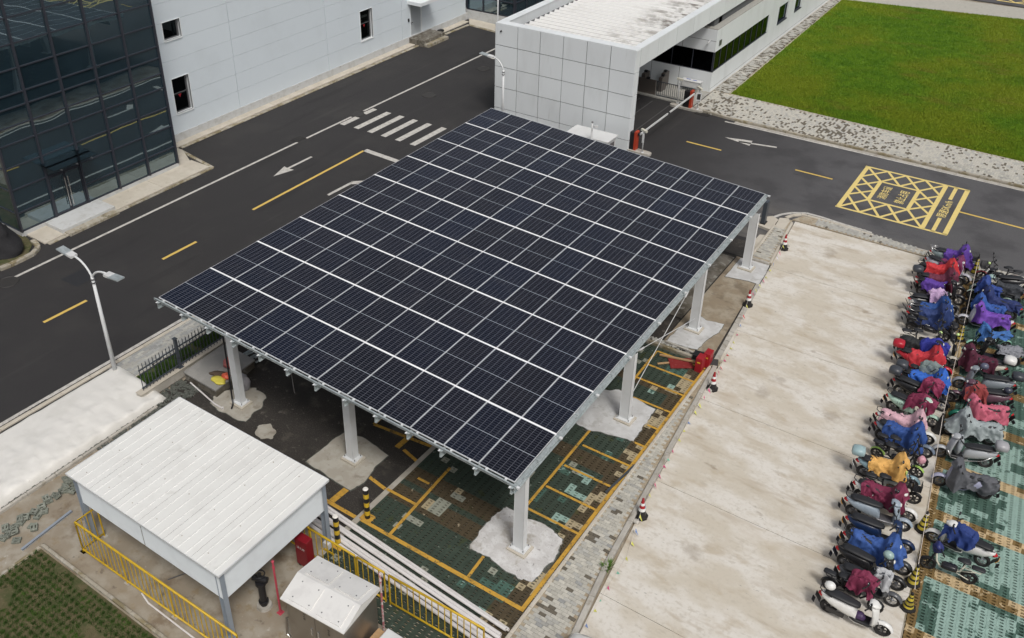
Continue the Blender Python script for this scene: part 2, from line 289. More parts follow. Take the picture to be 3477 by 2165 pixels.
def solar_mat():
    m, nt, b = new_mat('solar_cells', .12, 0, .5)
    b.inputs['Coat Weight'].default_value = 0.0
    tc = N(nt, 'ShaderNodeTexCoord'); sp = N(nt, 'ShaderNodeSeparateXYZ')
    nt.links.new(tc.outputs['Object'], sp.inputs[0])
    def line(out, n, size, wid, off=0.0):
        a = N(nt, 'ShaderNodeMath', operation='MULTIPLY_ADD'); a.inputs[1].default_value = n / size; a.inputs[2].default_value = off
        nt.links.new(out, a.inputs[0])
        f = N(nt, 'ShaderNodeMath', operation='FRACT'); nt.links.new(a.outputs[0], f.inputs[0])
        s = N(nt, 'ShaderNodeMath', operation='SUBTRACT'); s.inputs[1].default_value = .5; nt.links.new(f.outputs[0], s.inputs[0])
        ab = N(nt, 'ShaderNodeMath', operation='ABSOLUTE'); nt.links.new(s.outputs[0], ab.inputs[0])
        g = N(nt, 'ShaderNodeMath', operation='GREATER_THAN'); g.inputs[1].default_value = .5 - wid * n / size / 2; nt.links.new(ab.outputs[0], g.inputs[0])
        return g.outputs[0]
    # object origin = panel corner; cells from 0.017 to 1.117 and 0.02 to 2.26
    lx = line(sp.outputs[0], 6, 1.10, .0100, -.017 * 6 / 1.10)
    ly = line(sp.outputs[1], 24, 2.244, .0060, -.017 * 24 / 2.244)
    lm = line(sp.outputs[1], 2, 2.244, .020, -.017 * 2 / 2.244)
    mxa = N(nt, 'ShaderNodeMath', operation='MAXIMUM'); nt.links.new(lx, mxa.inputs[0]); nt.links.new(ly, mxa.inputs[1])
    oi = N(nt, 'ShaderNodeObjectInfo')
    rp = N(nt, 'ShaderNodeValToRGB'); e = rp.color_ramp.elements
    e[0].position = 0.0; e[0].color = (0.0055, 0.0065, 0.012, 1)
    e[1].position = 1.0; e[1].color = (0.0050, 0.0085, 0.021, 1)
    k = rp.color_ramp.elements.new(.45); k.color = (0.0065, 0.0075, 0.015, 1)
    k = rp.color_ramp.elements.new(.75); k.color = (0.0048, 0.0070, 0.016, 1)
    nt.links.new(oi.outputs['Random'], rp.inputs[0])
    c = mixc(nt, mxa.outputs[0], rp.outputs[0], (0.135, 0.14, 0.165))
    c = mixc(nt, lm, c, (0.36, 0.40, 0.44))
    # faint dust film with soft shape
    f = noise_fac(nt, 'world', 1.3, .45, .8)
    kk = N(nt, 'ShaderNodeMath', operation='MULTIPLY'); kk.inputs[1].default_value = .018; nt.links.new(f, kk.inputs[0])
    c = mixc(nt, kk.outputs[0], c, (0.5, 0.48, 0.44))
    nt.links.new(c, b.inputs['Base Color'])
    b.inputs['Roughness'].default_value = .14
    b.inputs['IOR'].default_value = 1.38
    return m
MT['solar'] = solar_mat()

def cloth(name, c, rough=.55):
    if name in MT: return MT[name]
    g_ = .3 * c[0] + .55 * c[1] + .15 * c[2]; c = tuple(x * .86 + g_ * .14 for x in c)
    MT[name] = M(name, c, [(tuple(x * .75 for x in c), 6, .45, .7, .6), (tuple(min(1, x * 1.25 + .01) for x in c), 14, .55, .72, .5)], rough, bump=.5, bscale=14, space='obj')
    return MT[name]
def paintm(name, c, rough=.25, metal=0):
    if name in MT: return MT[name]
    MT[name] = M(name, c, [(tuple(x * .85 for x in c), 5, .5, .7, .5)], rough, metal=metal, space='obj', spec=.5)
    return MT[name]

# ---------------------------------------------------------------- mesh helpers
class MB:
    def __init__(s): s.v = []; s.f = []; s.mi = []; s.cur = 0
    def add(s, vs, fs):
        o = len(s.v); s.v += [tuple(p) for p in vs]; s.f += [tuple(i + o for i in f) for f in fs]; s.mi += [s.cur] * len(fs)
        return s
    def box(s, x0, x1, y0, y1, z0, z1):
        return s.add([(x0, y0, z0), (x1, y0, z0), (x1, y1, z0), (x0, y1, z0), (x0, y0, z1), (x1, y0, z1), (x1, y1, z1), (x0, y1, z1)],
                     [(0, 3, 2, 1), (4, 5, 6, 7), (0, 1, 5, 4), (1, 2, 6, 5), (2, 3, 7, 6), (3, 0, 4, 7)])
    def obox(s, c, sx, sy, sz, rot=0, rx=0, ry=0):
        m = Matrix.Translation(c) @ Matrix.Rotation(rot, 4, 'Z') @ Matrix.Rotation(ry, 4, 'Y') @ Matrix.Rotation(rx, 4, 'X')
        q = [(-1, -1, -1), (1, -1, -1), (1, 1, -1), (-1, 1, -1), (-1, -1, 1), (1, -1, 1), (1, 1, 1), (-1, 1, 1)]
        return s.add([m @ Vector((a * sx / 2, b * sy / 2, c_ * sz / 2)) for a, b, c_ in q],
                     [(0, 3, 2, 1), (4, 5, 6, 7), (0, 1, 5, 4), (1, 2, 6, 5), (2, 3, 7, 6), (3, 0, 4, 7)])
    def cbox(s, x0, x1, y0, y1, z0, z1, b=.02):
        """box with chamfered top edges"""
        vs = [(x0, y0, z0), (x1, y0, z0), (x1, y1, z0), (x0, y1, z0), (x0, y0, z1 - b), (x1, y0, z1 - b), (x1, y1, z1 - b), (x0, y1, z1 - b),
              (x0 + b, y0 + b, z1), (x1 - b, y0 + b, z1), (x1 - b, y1 - b, z1), (x0 + b, y1 - b, z1)]
        return s.add(vs, [(0, 3, 2, 1), (0, 1, 5, 4), (1, 2, 6, 5), (2, 3, 7, 6), (3, 0, 4, 7), (4, 5, 9, 8), (5, 6, 10, 9), (6, 7, 11, 10), (7, 4, 8, 11), (8, 9, 10, 11)])
    def prism(s, poly, z0, z1, bottom=False):
        n = len(poly)
        a = sum(poly[i][0] * poly[(i + 1) % n][1] - poly[(i + 1) % n][0] * poly[i][1] for i in range(n))
        if a < 0: poly = poly[::-1]
        vs = [(p[0], p[1], z0) for p in poly] + [(p[0], p[1], z1) for p in poly]
        fs = [tuple(range(n, 2 * n))] + [(i, (i + 1) % n, n + (i + 1) % n, n + i) for i in range(n)]
        if bottom: fs.append(tuple(range(n - 1, -1, -1)))
        return s.add(vs, fs)
    def cyl(s, p0, p1, r0, r1=None, n=10, cap=True):
        r1 = r0 if r1 is None else r1
        p0 = Vector(p0); p1 = Vector(p1); d = (p1 - p0)
        if d.length < 1e-6: return s
        d.normalize(); a = d.orthogonal().normalized(); b = d.cross(a)
        vs = []
        for p, r in ((p0, r0), (p1, r1)):
            for i in range(n):
                t = 2 * math.pi * i / n; vs.append(p + a * (r * math.cos(t)) + b * (r * math.sin(t)))
        fs = [(i, (i + 1) % n, n + (i + 1) % n, n + i) for i in range(n)]
        if cap: fs += [tuple(range(n - 1, -1, -1)), tuple(range(n, 2 * n))]
        return s.add(vs, fs)
    def tube(s, pts, r, n=8, cap=True):
        pts = [Vector(p) for p in pts]; rr = r if hasattr(r, '__len__') else [r] * len(pts)
        up = None; vs = []
        for i, p in enumerate(pts):
            d = (pts[min(i + 1, len(pts) - 1)] - pts[max(i - 1, 0)]).normalized()
            if up is None: up = d.orthogonal().normalized()
            up = (up - d * up.dot(d)); up = up.normalized() if up.length > 1e-5 else d.orthogonal().normalized()
            b = d.cross(up)
            for k in range(n):
                t = 2 * math.pi * k / n; vs.append(p + up * (rr[i] * math.cos(t)) + b * (rr[i] * math.sin(t)))
        fs = []
        for i in range(len(pts) - 1):
            for k in range(n): fs.append((i * n + k, i * n + (k + 1) % n, (i + 1) * n + (k + 1) % n, (i + 1) * n + k))
        if cap: fs += [tuple(range(n - 1, -1, -1)), tuple(range((len(pts) - 1) * n, len(pts) * n))]
        return s.add(vs, fs)
    def loft(s, secs, n=10, p=2.4):
        """secs: (x, zc, half_width_y, half_height_z) along local x, superellipse sections"""
        vs = []
        for x, z, hw, hh in secs:
            for k in range(n):
                t = 2 * math.pi * (k + .5) / n; c, q = math.cos(t), math.sin(t)
                vs.append((x, hw * math.copysign(abs(c) ** (2 / p), c), z + hh * math.copysign(abs(q) ** (2 / p), q)))
        fs = []
        for i in range(len(secs) - 1):
            for k in range(n): fs.append((i * n + k, i * n + (k + 1) % n, (i + 1) * n + (k + 1) % n, (i + 1) * n + k))
        fs += [tuple(range(n - 1, -1, -1)), tuple(range((len(secs) - 1) * n, len(secs) * n))]
        return s.add(vs, fs)
    def ball(s, c, rx, ry, rz, n=10, m=6):
        vs = [(c[0], c[1], c[2] + rz)]
        for i in range(1, m):
            for k in range(n):
                a = math.pi * i / m; t = 2 * math.pi * k / n
                vs.append((c[0] + rx * math.sin(a) * math.cos(t), c[1] + ry * math.sin(a) * math.sin(t), c[2] + rz * math.cos(a)))
        vs.append((c[0], c[1], c[2] - rz)); fs = [(0, 1 + k, 1 + (k + 1) % n) for k in range(n)]
        for i in range(m - 2):
            for k in range(n): fs.append((1 + i * n + k, 1 + (i + 1) * n + k, 1 + (i + 1) * n + (k + 1) % n, 1 + i * n + (k + 1) % n))
        L = len(vs) - 1; fs += [(L, 1 + (m - 2) * n + (k + 1) % n, 1 + (m - 2) * n + k) for k in range(n)]
        return s.add(vs, fs)
    def torus(s, c, R_, r, axis='y', n=20, m=8):
        vs = []; fs = []
        for i in range(n):
            t = 2 * math.pi * i / n
            for k in range(m):
                a = 2 * math.pi * k / m; q = R_ + r * math.cos(a); h = r * math.sin(a)
                x, y, z = q * math.cos(t), h, q * math.sin(t)
                if axis == 'z': x, y, z = q * math.cos(t), q * math.sin(t), h
                vs.append((c[0] + x, c[1] + y, c[2] + z))
        for i in range(n):
            for k in range(m): fs.append((i * m + k, ((i + 1) % n) * m + k, ((i + 1) % n) * m + (k + 1) % m, i * m + (k + 1) % m))
        return s.add(vs, fs)
    def line(s, p, q, wd, z):
        p = Vector(p[:2]); q = Vector(q[:2]); d = (q - p).normalized(); o = Vector((-d.y, d.x)) * wd / 2
        return s.add([(*(p - o), z), (*(q - o), z), (*(q + o), z), (*(p + o), z)], [(0, 1, 2, 3)])
    def mesh(s, name, mats, smooth=False, off=None):
        me = bpy.data.meshes.new(name)
        vs = s.v if off is None else [(a - off[0], b - off[1], c - off[2]) for a, b, c in s.v]
        me.from_pydata(vs, [], s.f)
        for m in (mats if isinstance(mats, (list, tuple)) else [mats]): me.materials.append(m)
        me.polygons.foreach_set('material_index', s.mi)
        if smooth:
            me.polygons.foreach_set('use_smooth', [True] * len(me.polygons))
        me.update()
        return me

def link(name, data, parent=None, loc=(0, 0, 0), rot=(0, 0, 0)):
    o = bpy.data.objects.new(name, data); COL.objects.link(o)
    o.location = loc; o.rotation_euler = rot
    if parent: o.parent = parent
    return o
def tag(o, label=None, cat=None, group=None, kind=None):
    if label: o['label'] = label
    if cat: o['category'] = cat
    if group: o['group'] = group
    if kind: o['kind'] = kind
    return o
def wpos(o):
    v = Vector((0, 0, 0))
    while o: v += Vector(o.location); o = o.parent
    return v
def part(name, mb, mat, parent=None, smooth=False, kind=None, label=None):
    """mesh given in world metres under an unrotated parent"""
    off = wpos(parent) if parent else None
    o = link(name, mb.mesh(name, mat, smooth, off), parent)
    return tag(o, label, kind=kind)
def lpart(name, mb, mat, parent, smooth=True, label=None):
    """mesh given in the parent's own coordinates"""
    return tag(link(name, mb.mesh(name, mat, smooth), parent), label)
def thing(name, label, cat, loc=(0, 0, 0), rotz=0, group=None):
    o = link(name, None, None, loc, (0, 0, rotz)); o.empty_display_size = .1
    return tag(o, label, cat, group)
def solo(name, mb, mat, label, cat, group=None, smooth=False):
    off = mb.v[0]
    o = link(name, mb.mesh(name, mat, smooth, (off[0], off[1], 0)), None, (off[0], off[1], 0))
    return tag(o, label, cat, group)
def struct(name, mb, mat, smooth=False, label=None):
    return tag(link(name, mb.mesh(name, mat, smooth)), label, kind='structure')
def group_struct(name):
    return tag(link(name, None), kind='structure')
def inst(name, me, parent, loc, rot=(0, 0, 0)):
    off = wpos(parent) if parent else Vector((0, 0, 0))
    return link(name, me, parent, Vector(loc) - off, rot)
def inside(p, poly):
    c = False; n = len(poly); j = n - 1
    for i in range(n):
        a, b = poly[i], poly[j]
        if (a[1] > p[1]) != (b[1] > p[1]) and p[0] < (b[0] - a[0]) * (p[1] - a[1]) / (b[1] - a[1]) + a[0]: c = not c
        j = i
    return c

def field(parent, name, unit, mats, cells, limit=300, zj=.004):
    """cells: (x, y, z, rotz, variant). the nearest ones become single objects, the rest one joined mesh."""
    cells.sort(key=lambda c: (c[0] - CAMPOS.x) ** 2 + (c[1] - CAMPOS.y) ** 2)
    vis = [c for c in cells if c[5]]; hid = [c for c in cells if not c[5]]
    mes = []
    for m in mats:
        mes.append(unit().mesh(name, m))
    for c in vis[:limit]:
        inst(name, mes[c[4]], parent, (c[0], c[1], c[2] + random.uniform(-zj, zj) * .5), (0, 0, c[3]))
    rest = vis[limit:] + hid
    if rest:
        u = unit(); mb = MB()
        for c in rest:
            ca, sa = math.cos(c[3]), math.sin(c[3]); dz = c[2] + random.uniform(-zj, zj) * .5
            mb.cur = c[4]
            mb.add([(c[0] + x * ca - y * sa, c[1] + x * sa + y * ca, z + dz) for x, y, z in u.v], u.f)
        part(name + '_infill', mb, mats, parent, kind='stuff')

def kerb(name, path, wd, h, mat, z0=0, L=1.0, gap=.012, label=None):
    g = group_struct(name)
    for a, b in zip(path[:-1], path[1:]):
        a = Vector(a); b = Vector(b); d = b - a; n = max(1, round(d.length / L)); ang = math.atan2(d.y, d.x); l = d.length / n
        for i in range(n):
            c = a + d * ((i + .5) / n)
            mb = MB(); mb.cbox(-l / 2 + gap / 2, l / 2 - gap / 2, -wd / 2, wd / 2, 0, h, min(.02, h * .3))
            link('kerb_stone', mb.mesh('kerb_stone', mat), g, (c.x, c.y, z0 + random.uniform(-.004, .004)), (0, 0, ang + random.uniform(-.006, .006)))
    return g

def inframe(x, y, z=0.0, m=30):
    d = Vector((x, y, z)) - CAMPOS
    k = d.dot(_f)
    if k <= 0: return False
    px = 1738.5 - 174.08 + 3159.68 * d.dot(_r2) / k; py = 1082.5 - 216.62 - 3159.68 * d.dot(_u2) / k
    return -m < px < 3477 + m and -m < py < 2165 + m

# ================================================================ GROUND AND ROADS
def sheet(name, poly, z, mat, mats=None):
    mb = MB(); mb.add([(p[0], p[1], z) for p in poly], [tuple(range(len(poly)))])
    a = sum(poly[i][0] * poly[(i + 1) % len(poly)][1] - poly[(i + 1) % len(poly)][0] * poly[i][1] for i in range(len(poly)))
    if a < 0: mb.f = [tuple(reversed(mb.f[0]))]
    return struct(name, mb, mat)
def rect(x0, x1, y0, y1): return [(x0, y0), (x1, y0), (x1, y1), (x0, y1)]
sheet('ground', rect(-300, 300, -300, 400), -.06, MT['yard'])
sheet('road', rect(-17.4, -3.2, -60, 60), 0, MT['asphalt'])
sheet('side_road', rect(-3.2, 90, 22.0, 35.6), 0, MT['asphalt'])
sheet('parking_ground', rect(-.45, 14.9, -.9, 22.0), 0, MT['asphalt_dirty'])
sheet('gate_road', rect(-3.2, 4.6, 35.6, 90), 0, MT['asphalt'])
sheet('far_road', rect(-40, 130, 70.2, 82), 0, MT['asphalt_grey'])
# worn grey stretch of the side road
sheet('side_road_worn_surface', [(5.2, 22.3), (14.6, 22.3), (14.6, 24.4), (90, 24.4), (90, 35.3), (5.2, 35.3)], .004, MT['asphalt_grey'])

# ---- road markings (thin paint sheets)
mk = MB(); z = .008
def wl(p, q, wd): mk.line(p, q, wd, z)
wl((-12.05, -20), (-11.82, 18.4), .15); wl((-11.80, 19.1), (-11.76, 22.9), .15); wl((-11.76, 24.0), (-11.62, 38.9), .15)
wl((-4.1, -25), (-3.12, 24.0), .16)
for x in (-11.45, -10.42, -9.41, -8.41, -7.38, -6.33, -5.3, -4.3): 
    if x == -11.45:
        mk.line((x, 21.7), (x + .02, 23.06), .36, z); mk.line((x, 23.7), (x + .05, 24.65), .34, z)
    else: mk.line((x, 21.75), (x + .05, 24.69), .38, z)
for k in range(6): mk.line((-10.6 + k * .0 + k * 1.02, 36.2), (-10.6 + k * 1.02, 39.3), .38, z)
# straight arrow on the left road
mk.add([(-9.83, 14.55, z), (-10.22, 15.75, z), (-9.96, 15.68, z), (-9.93, 17.45, z), (-9.78, 17.45, z), (-9.80, 15.68, z), (-9.50, 15.72, z)], [(0, 6, 5, 2, 1), (2, 5, 4, 3)])
# give-way bars at the mouth of the side road
wl((-8.05, 19.75), (-4.2, 19.55), .34)
mk.add([(*(-6.16, 14.60), z), (*(-5.99, 14.56), z), (*(-5.93, 16.11), z), (*(-6.10, 16.53), z)], [(0, 1, 2, 3)])
wl((-6.03, 16.29), (-5.49, 16.74), .34)
# left turn arrow on the side road
mk.add([(7.45, 32.55, z), (8.9, 32.95, z), (8.35, 32.35, z), (9.0, 32.2, z)], [(0, 3, 1)])
wl((8.3, 32.42), (10.3, 32.85), .17)
wl((6.6, 34.72), (60, 34.62), .14)
arc = [(12.86, 24.88), (13.07, 25.38), (13.45, 25.86), (14.01, 26.21), (14.74, 26.22), (15.59, 26.11), (17.08, 26.01)]
for a, b in zip(arc[:-1], arc[1:]): wl(a, b, .15)
struct('white_road_markings', mk, MT['paint_white'])
mk = MB()
wl((-8.02, 11.35), (-8.05, 19.65), .15)
for y in (-14.6, -9.6, -4.7): wl((-7.86, y), (-7.86, y + 1.9), .15)
wl((-7.9, -.1), (-7.84, 1.85), .15); wl((-7.9, 5.8), (-7.87, 7.7), .15); 
wl((5.92, 30.79), (7.95, 30.76), .13); wl((12.04, 30.63), (13.96, 30.61), .13)
wl((19.97, 30.49), (22.74, 30.41), .13); wl((22.74, 30.41), (40, 29.2), .13)
struct('yellow_road_markings', mk, MT['paint_yellow'])

# fire lane box: corners in metres
bx0, bx1, by0, by1 = 15.05, 18.87, 27.74, 33.16
mk = MB()
gx = [bx0, 16.05, 16.96, 17.88, bx1]; gy = [by0, 29.33, 30.5, 31.72, by1]
def bl(p, q, wd, dz=0): mk.line(p, q, wd, z + dz)
for (a, b, wd) in (((bx0, by0), (bx0, by1), .2), ((bx1, by0), (bx1, by1), .2), ((bx0 - .12, by0), (19.95, by0), .14), ((bx0 - .12, by1), (19.95, by1), .14),
                   ((gx[1], gy[1]), (gx[1], gy[3]), .18), ((gx[3], gy[1]), (gx[3], gy[3]), .18), ((gx[1] - .1, gy[1]), (gx[3] + .1, gy[1]), .14), ((gx[1] - .1, gy[3]), (gx[3] + .1, gy[3]), .14),
                   ((19.86, by0), (19.86, by1), .22), ((19.34, by0), (19.34, 29.30), .17), ((19.34, 31.58), (19.34, by1), .17)):
    bl(a, b, wd)
for i in range(4):
    for j in range(4):
        if 0 < i < 3 and 0 < j < 3: continue
        bl((gx[i], gy[j]), (gx[i + 1], gy[j + 1]), .13, .001); bl((gx[i], gy[j + 1]), (gx[i + 1], gy[j]), .13, .002)
# same lattice again on the far road
def far_box(x0, y0, W_, H_, n):
    for i in range(n):
        for j in range(3):
            a = x0 + W_ * i / n; b = x0 + W_ * (i + 1) / n; c = y0 + H_ * j / 3; d = y0 + H_ * (j + 1) / 3
            bl((a, c), (b, d), .16, .001); bl((a, d), (b, c), .16, .002)
    bl((x0, y0), (x0 + W_, y0), .2); bl((x0, y0 + H_), (x0 + W_, y0 + H_), .2)
far_box(15.2, 71.2, 8, 5, 6)
struct('fire_lane_markings', mk, MT['paint_box'])
def road_text(body, x, y, sx, sy):
    cu = bpy.data.curves.new('road_lettering', 'FONT'); cu.body = body; cu.size = 1.0; cu.offset = .012
    cu.align_x = 'CENTER'; cu.align_y = 'CENTER'
    to = bpy.data.objects.new('tmp', cu); COL.objects.link(to)
    bpy.context.view_layer.update()
    me = bpy.data.meshes.new_from_object(to.evaluated_get(bpy.context.evaluated_depsgraph_get()))
    bpy.data.objects.remove(to)
    me.name = 'road_lettering'
    xs = [v.co.x for v in me.vertices]; ys = [v.co.y for v in me.vertices]
    if not xs: return
    cx, cy = (min(xs) + max(xs)) / 2, (min(ys) + max(ys)) / 2; w_, h_ = max(xs) - min(xs), max(ys) - min(ys)
    for v in me.vertices: v.co.x = (v.co.x - cx) / w_ * sx; v.co.y = (v.co.y - cy) / h_ * sy
    me.materials.clear(); me.materials.append(MT['paint_box'])
    tag(link('road_lettering', me, None, (x, y, z), (0, 0, R(90))), kind='structure')
road_text('消防车道', 16.53, 30.55, 1.55, .42)
road_text('禁止占用', 17.35, 30.5, 1.55, .46)
road_text('限速5Km/h', 19.34, 30.42, 1.95, .44)

# manholes and drains
def manhole(x, y, r, mat, label):
    t = thing('manhole_cover', label, 'manhole cover', (x, y, .009))
    m = MB(); m.cyl((x, y, .009), (x, y, .016), r, n=24); part('cover', m, mat, t)
    m = MB(); m.torus((x, y, .014), r * 1.02, .018, 'z', 28, 4); part('rim', m, MT['iron'], t)
manhole(-11.78, .8, .42, MT['iron'], 'round iron manhole cover at the left frame edge beside the kerb')
manhole(-10.09, 28.3, .42, MT['iron'], 'round iron manhole cover in the road above the crossing')
manhole(-10.0, 34.2, .42, MT['iron'], 'round iron manhole cover nearest the white gate building')
manhole(-11.73, 23.45, .36, MT['iron'], 'round iron manhole cover interrupting the white edge line')
manhole(9.87, 37.24, .33, MT['rusty_iron'], 'round rusty manhole cover in the paved footpath by the lawn')
manhole(24.15, 27.6, .38, MT['rusty_iron'], 'round manhole cover in the side road at the right frame edge')
def grate(x, y, sx, sy, label, n=12, rot=0):
    t = thing('drain_grate', label, 'drain grate', (x, y, .010))
    m = MB(); m.box(x - sx / 2, x + sx / 2, y - sy / 2, y + sy / 2, .009, .011); part('recess', m, MT['black'], t)
    m = MB()
    for i in range(n):
        yy = y - sy / 2 + sy * (i + .5) / n; m.box(x - sx / 2, x + sx / 2, yy - sy / n * .3, yy + sy / n * .3, .012, .022)
    part('bar', m, MT['iron'], t)
grate(-12.1, 18.75, .5, .75, 'small iron drain grate in the gap of the white edge line')
grate(-3.52, -3.6, .16, 1.5, 'long iron drain grate at the kerb beside the tarpaulin')
grate(5.1, 34.95, .9, .3, 'small drain grate at the start of the white line by the gate')
pt = MB(); pt.add([(*(-10.16, 2.22), .006), (*(-9.05, 2.26), .006), (*(-9.08, 3.34), .006), (*(-10.09, 3.43), .006)], [(0, 1, 2, 3)])
struct('asphalt_repair_patch', pt, MT['patch_dark'])
pt = MB()
for a, b in (((.9, 29.2), (.9, 35.3)), ((1.75, 29.2), (1.75, 35.3)), ((2.9, 29.2), (2.9, 35.3))): pt.line(a, b, .05, .006)
struct('road_joint_lines', pt, MT['hatch'])

# ================================================================ LEFT BUILDING SURROUNDS
ap = MB()
def slab(mb, x0, x1, y0, y1, z0, z1, g=.008): mb.cbox(x0 + g, x1 - g, y0 + g, y1 - g, z0, z1, .012)
apg = group_struct('building_apron')
for y0, y1 in ((3.6, 7.3), (7.3, 10.4), (10.4, 13.4)):
    m = MB(); slab(m, -14.8, -13.35, y0, y1, 0, .07); part('apron_slab', m, MT['apron'], apg)
m = MB(); m.prism([(-14.8, 12.5), (-14.8, 13.3), (-16.2, 14.0), (-17.3, 14.0), (-17.3, 12.5)], 0, .066); part('apron_slab', m, MT['apron'], apg)
y = 14.0
while y < 42:
    y1 = min(y + random.choice((3.4, 4.2, 5.1)), 42.2)
    m = MB(); slab(m, -17.3, -16.72, y, y1, 0, .07); part('apron_slab', m, MT['apron'], apg); y = y1
kerb('apron_edging', [(-13.22, 3.7), (-13.2, 13.45), (-16.35, 13.95)], .2, .055, MT['kerb_mossy'], L=.9)
kerb('apron_edging', [(-16.58, 14.2), (-16.5, 36.1)], .24, .05, MT['kerb_mossy'], L=1.1)
kerb('apron_edging', [(-16.45, 38.7), (-16.3, 41.6), (-13.4, 41.2)], .22, .05, MT['kerb_mossy'], L=1.0)
m = MB(); m.prism([(-16.3, 41.65), (-13.2, 41.3), (-13.2, 42.6), (-17.2, 42.9)], 0, .07); part('apron_slab', m, MT['apron'], apg)

# entrance steps
t = thing('entrance_steps', 'whitewashed concrete entrance platform with a lower step before the glass doors', 'steps', (-13.9, 6, 0))
m = MB(); m.cbox(-14.75, -13.42, 4.62, 7.5, 0, .26, .02); part('platform', m, MT['plinth'], t)
m = MB(); m.cbox(-13.42, -13.0, 4.72, 7.42, 0, .13, .02); part('step', m, MT['kerb_mossy'], t)
t = thing('loading_steps', 'weathered grey concrete block with a mossy step below the grey door', 'steps', (-16.6, 37, 0))
m = MB(); m.cbox(-17.28, -15.95, 35.5, 38.0, 0, .46, .03); part('platform', m, MT['wet_concrete'], t)
m = MB(); m.cbox(-15.95, -15.6, 35.6, 38.0, 0, .22, .02); part('step', m, MT['kerb_mossy'], t)

# ================================================================ GLASS BUILDING
gb = thing('glass_stair_building', 'dark blue glass curtain wall block with double door at the left frame edge', 'building', (-16.0, 8, 0))
X = -14.8; ys = [3.45, 5.24, 7.03, 8.87, 10.68, 12.5]; zs = [.27, 1.19, 2.3, 3.3, 4.35, 5.15, 6.02, 6.56, 7.6, 8.65, 9.75, 10.85, 12.0]
zs = [.27, 1.19, 2.33, 3.38, 4.42, 5.17, 5.97, 6.55, 7.6, 8.65, 9.75, 10.85, 12.0]
m = MB(); m.box(-20, X + .06, ys[0] - .05, ys[-1] + .04, -.05, .25); part('plinth', m, MT['plinth'], gb)
# frames: each mullion and transom a bar proud of the glass
for y in ys:
    m = MB(); m.box(X - .06, X + .10, y - .045, y + .045, .25, 12.1); part('mullion', m, MT['frame_dark'], gb)
for i in range(5):
    for k, zz in enumerate(zs):
        if i == 1 and k == 1: continue
        m = MB(); m.box(X - .04, X + .05, ys[i] + .047, ys[i + 1] - .047, zz - .028, zz + .028); part('transom', m, MT['frame_dark'], gb)
m = MB(); m.box(X - .04, X + .07, ys[1] + .5, ys[1] + .53, .3, 2.3); 
for i in range(5):
    for k in range(len(zs) - 1):
        if i == 1 and k < 2: continue
        m = MB(); m.box(X - .012, X, ys[i] + .03, ys[i + 1] - .03, zs[k] + .02, zs[k + 1] - .02); part('pane', m, MT['glass'], gb)
for a, b in ((5.30, 6.11), (6.13, 6.97)):
    d = MB(); d.box(X - .03, X + .05, a, a + .05, .29, 2.28); d.box(X - .03, X + .05, b - .05, b, .29, 2.28); d.box(X - .03, X + .05, a + .05, b - .05, .29, .36); d.box(X - .03, X + .05, a + .05, b - .05, 2.21, 2.28)
    do = part('door', d, MT['frame_dark'], gb)
    d = MB(); d.box(X - .01, X + .004, a + .05, b - .05, .36, 2.21); part('pane', d, MT['glass'], do)
    hx = 6.04 if a < 6 else 6.20
    d = MB(); d.cyl((X + .13, hx, .55), (X + .13, hx, 2.05), .022); d.cyl((X + .02, hx, .75), (X + .13, hx, .75), .014); d.cyl((X + .02, hx, 1.85), (X + .13, hx, 1.85), .014); part('handle', d, MT['chrome'], do)
# side (facing the camera's left) of the block
xs = [-14.8, -16.6, -18.4, -20.2]
for x in xs[1:]:
    m = MB(); m.box(x - .045, x + .045, ys[0] - .09, ys[0] + .05, .25, 12.1); part('mullion', m, MT['frame_dark'], gb)
for i in range(3):
    for k in range(len(zs) - 1):
        m = MB(); m.box(xs[i + 1] + .05, xs[i] - .07, ys[0], ys[0] + .012, zs[k] + .02, zs[k + 1] - .02); part('pane', m, MT['glass'], gb)
        m = MB(); m.box(xs[i + 1] + .05, xs[i] - .07, ys[0] - .04, ys[0] + .04, zs[k] - .03, zs[k] + .018); part('transom', m, MT['frame_dark'], gb)
# dim inside: floors, back wall, column, zigzag stair
m = MB(); m.box(-20.3, -19.9, 3.55, 12.4, .26, 12); part('back_wall', m, MT['interior'], gb)
m = MB(); m.box(-19.9, -15.0, 12.38, 12.5, .26, 12); part('side_wall', m, MT['interior'], gb)
for zz in (.26, 4.35, 8.65):
    m = MB(); m.box(-19.9, -15.1 if zz < 1 else -16.7, 3.6, 12.35, zz - .16, zz); part('floor', m, MT['interior'], gb)
m = MB(); m.box(-20.3, X, ys[0], ys[-1], 12.1, 12.5); part('roof', m, MT['plinth'], gb)
def stairs(y0, y1, z0, z1, x0, x1, n=12):
    m = MB()
    for i in range(n):
        a = y0 + (y1 - y0) * i / n; b = y0 + (y1 - y0) * (i + 1) / n; zz = z0 + (z1 - z0) * (i + 1) / n
        m.box(x0, x1, min(a, b), max(a, b), zz - .34, zz)
    part('stair_flight', m, MT['stair'], gb)
stairs(7.2, 11.3, .26, 4.35, -15.95, -15.35, 22); stairs(11.3, 7.2, 4.35, 8.6, -15.95, -15.35, 22); stairs(7.2, 11.3, 8.6, 12, -15.95, -15.35, 18)
for yy in (9.9, 11.9, 6.2):
    m = MB(); m.box(-16.6, -16.25, yy, yy + .35, .26, 12); part('column', m, MT['stair'], gb)
# glass canopy over the doors
ca = lambda a: a
m = MB(); m.box(-14.72, -13.55, 5.02, 7.3, 3.03, 3.06); part('canopy_glass', m, MT['glass_canopy'], gb)
for yy in (5.35, 6.15, 6.95):
    m = MB(); m.box(-14.72, -13.45, yy - .025, yy + .025, 2.97, 3.028); part('canopy_bracket', m, MT['rim'], gb)

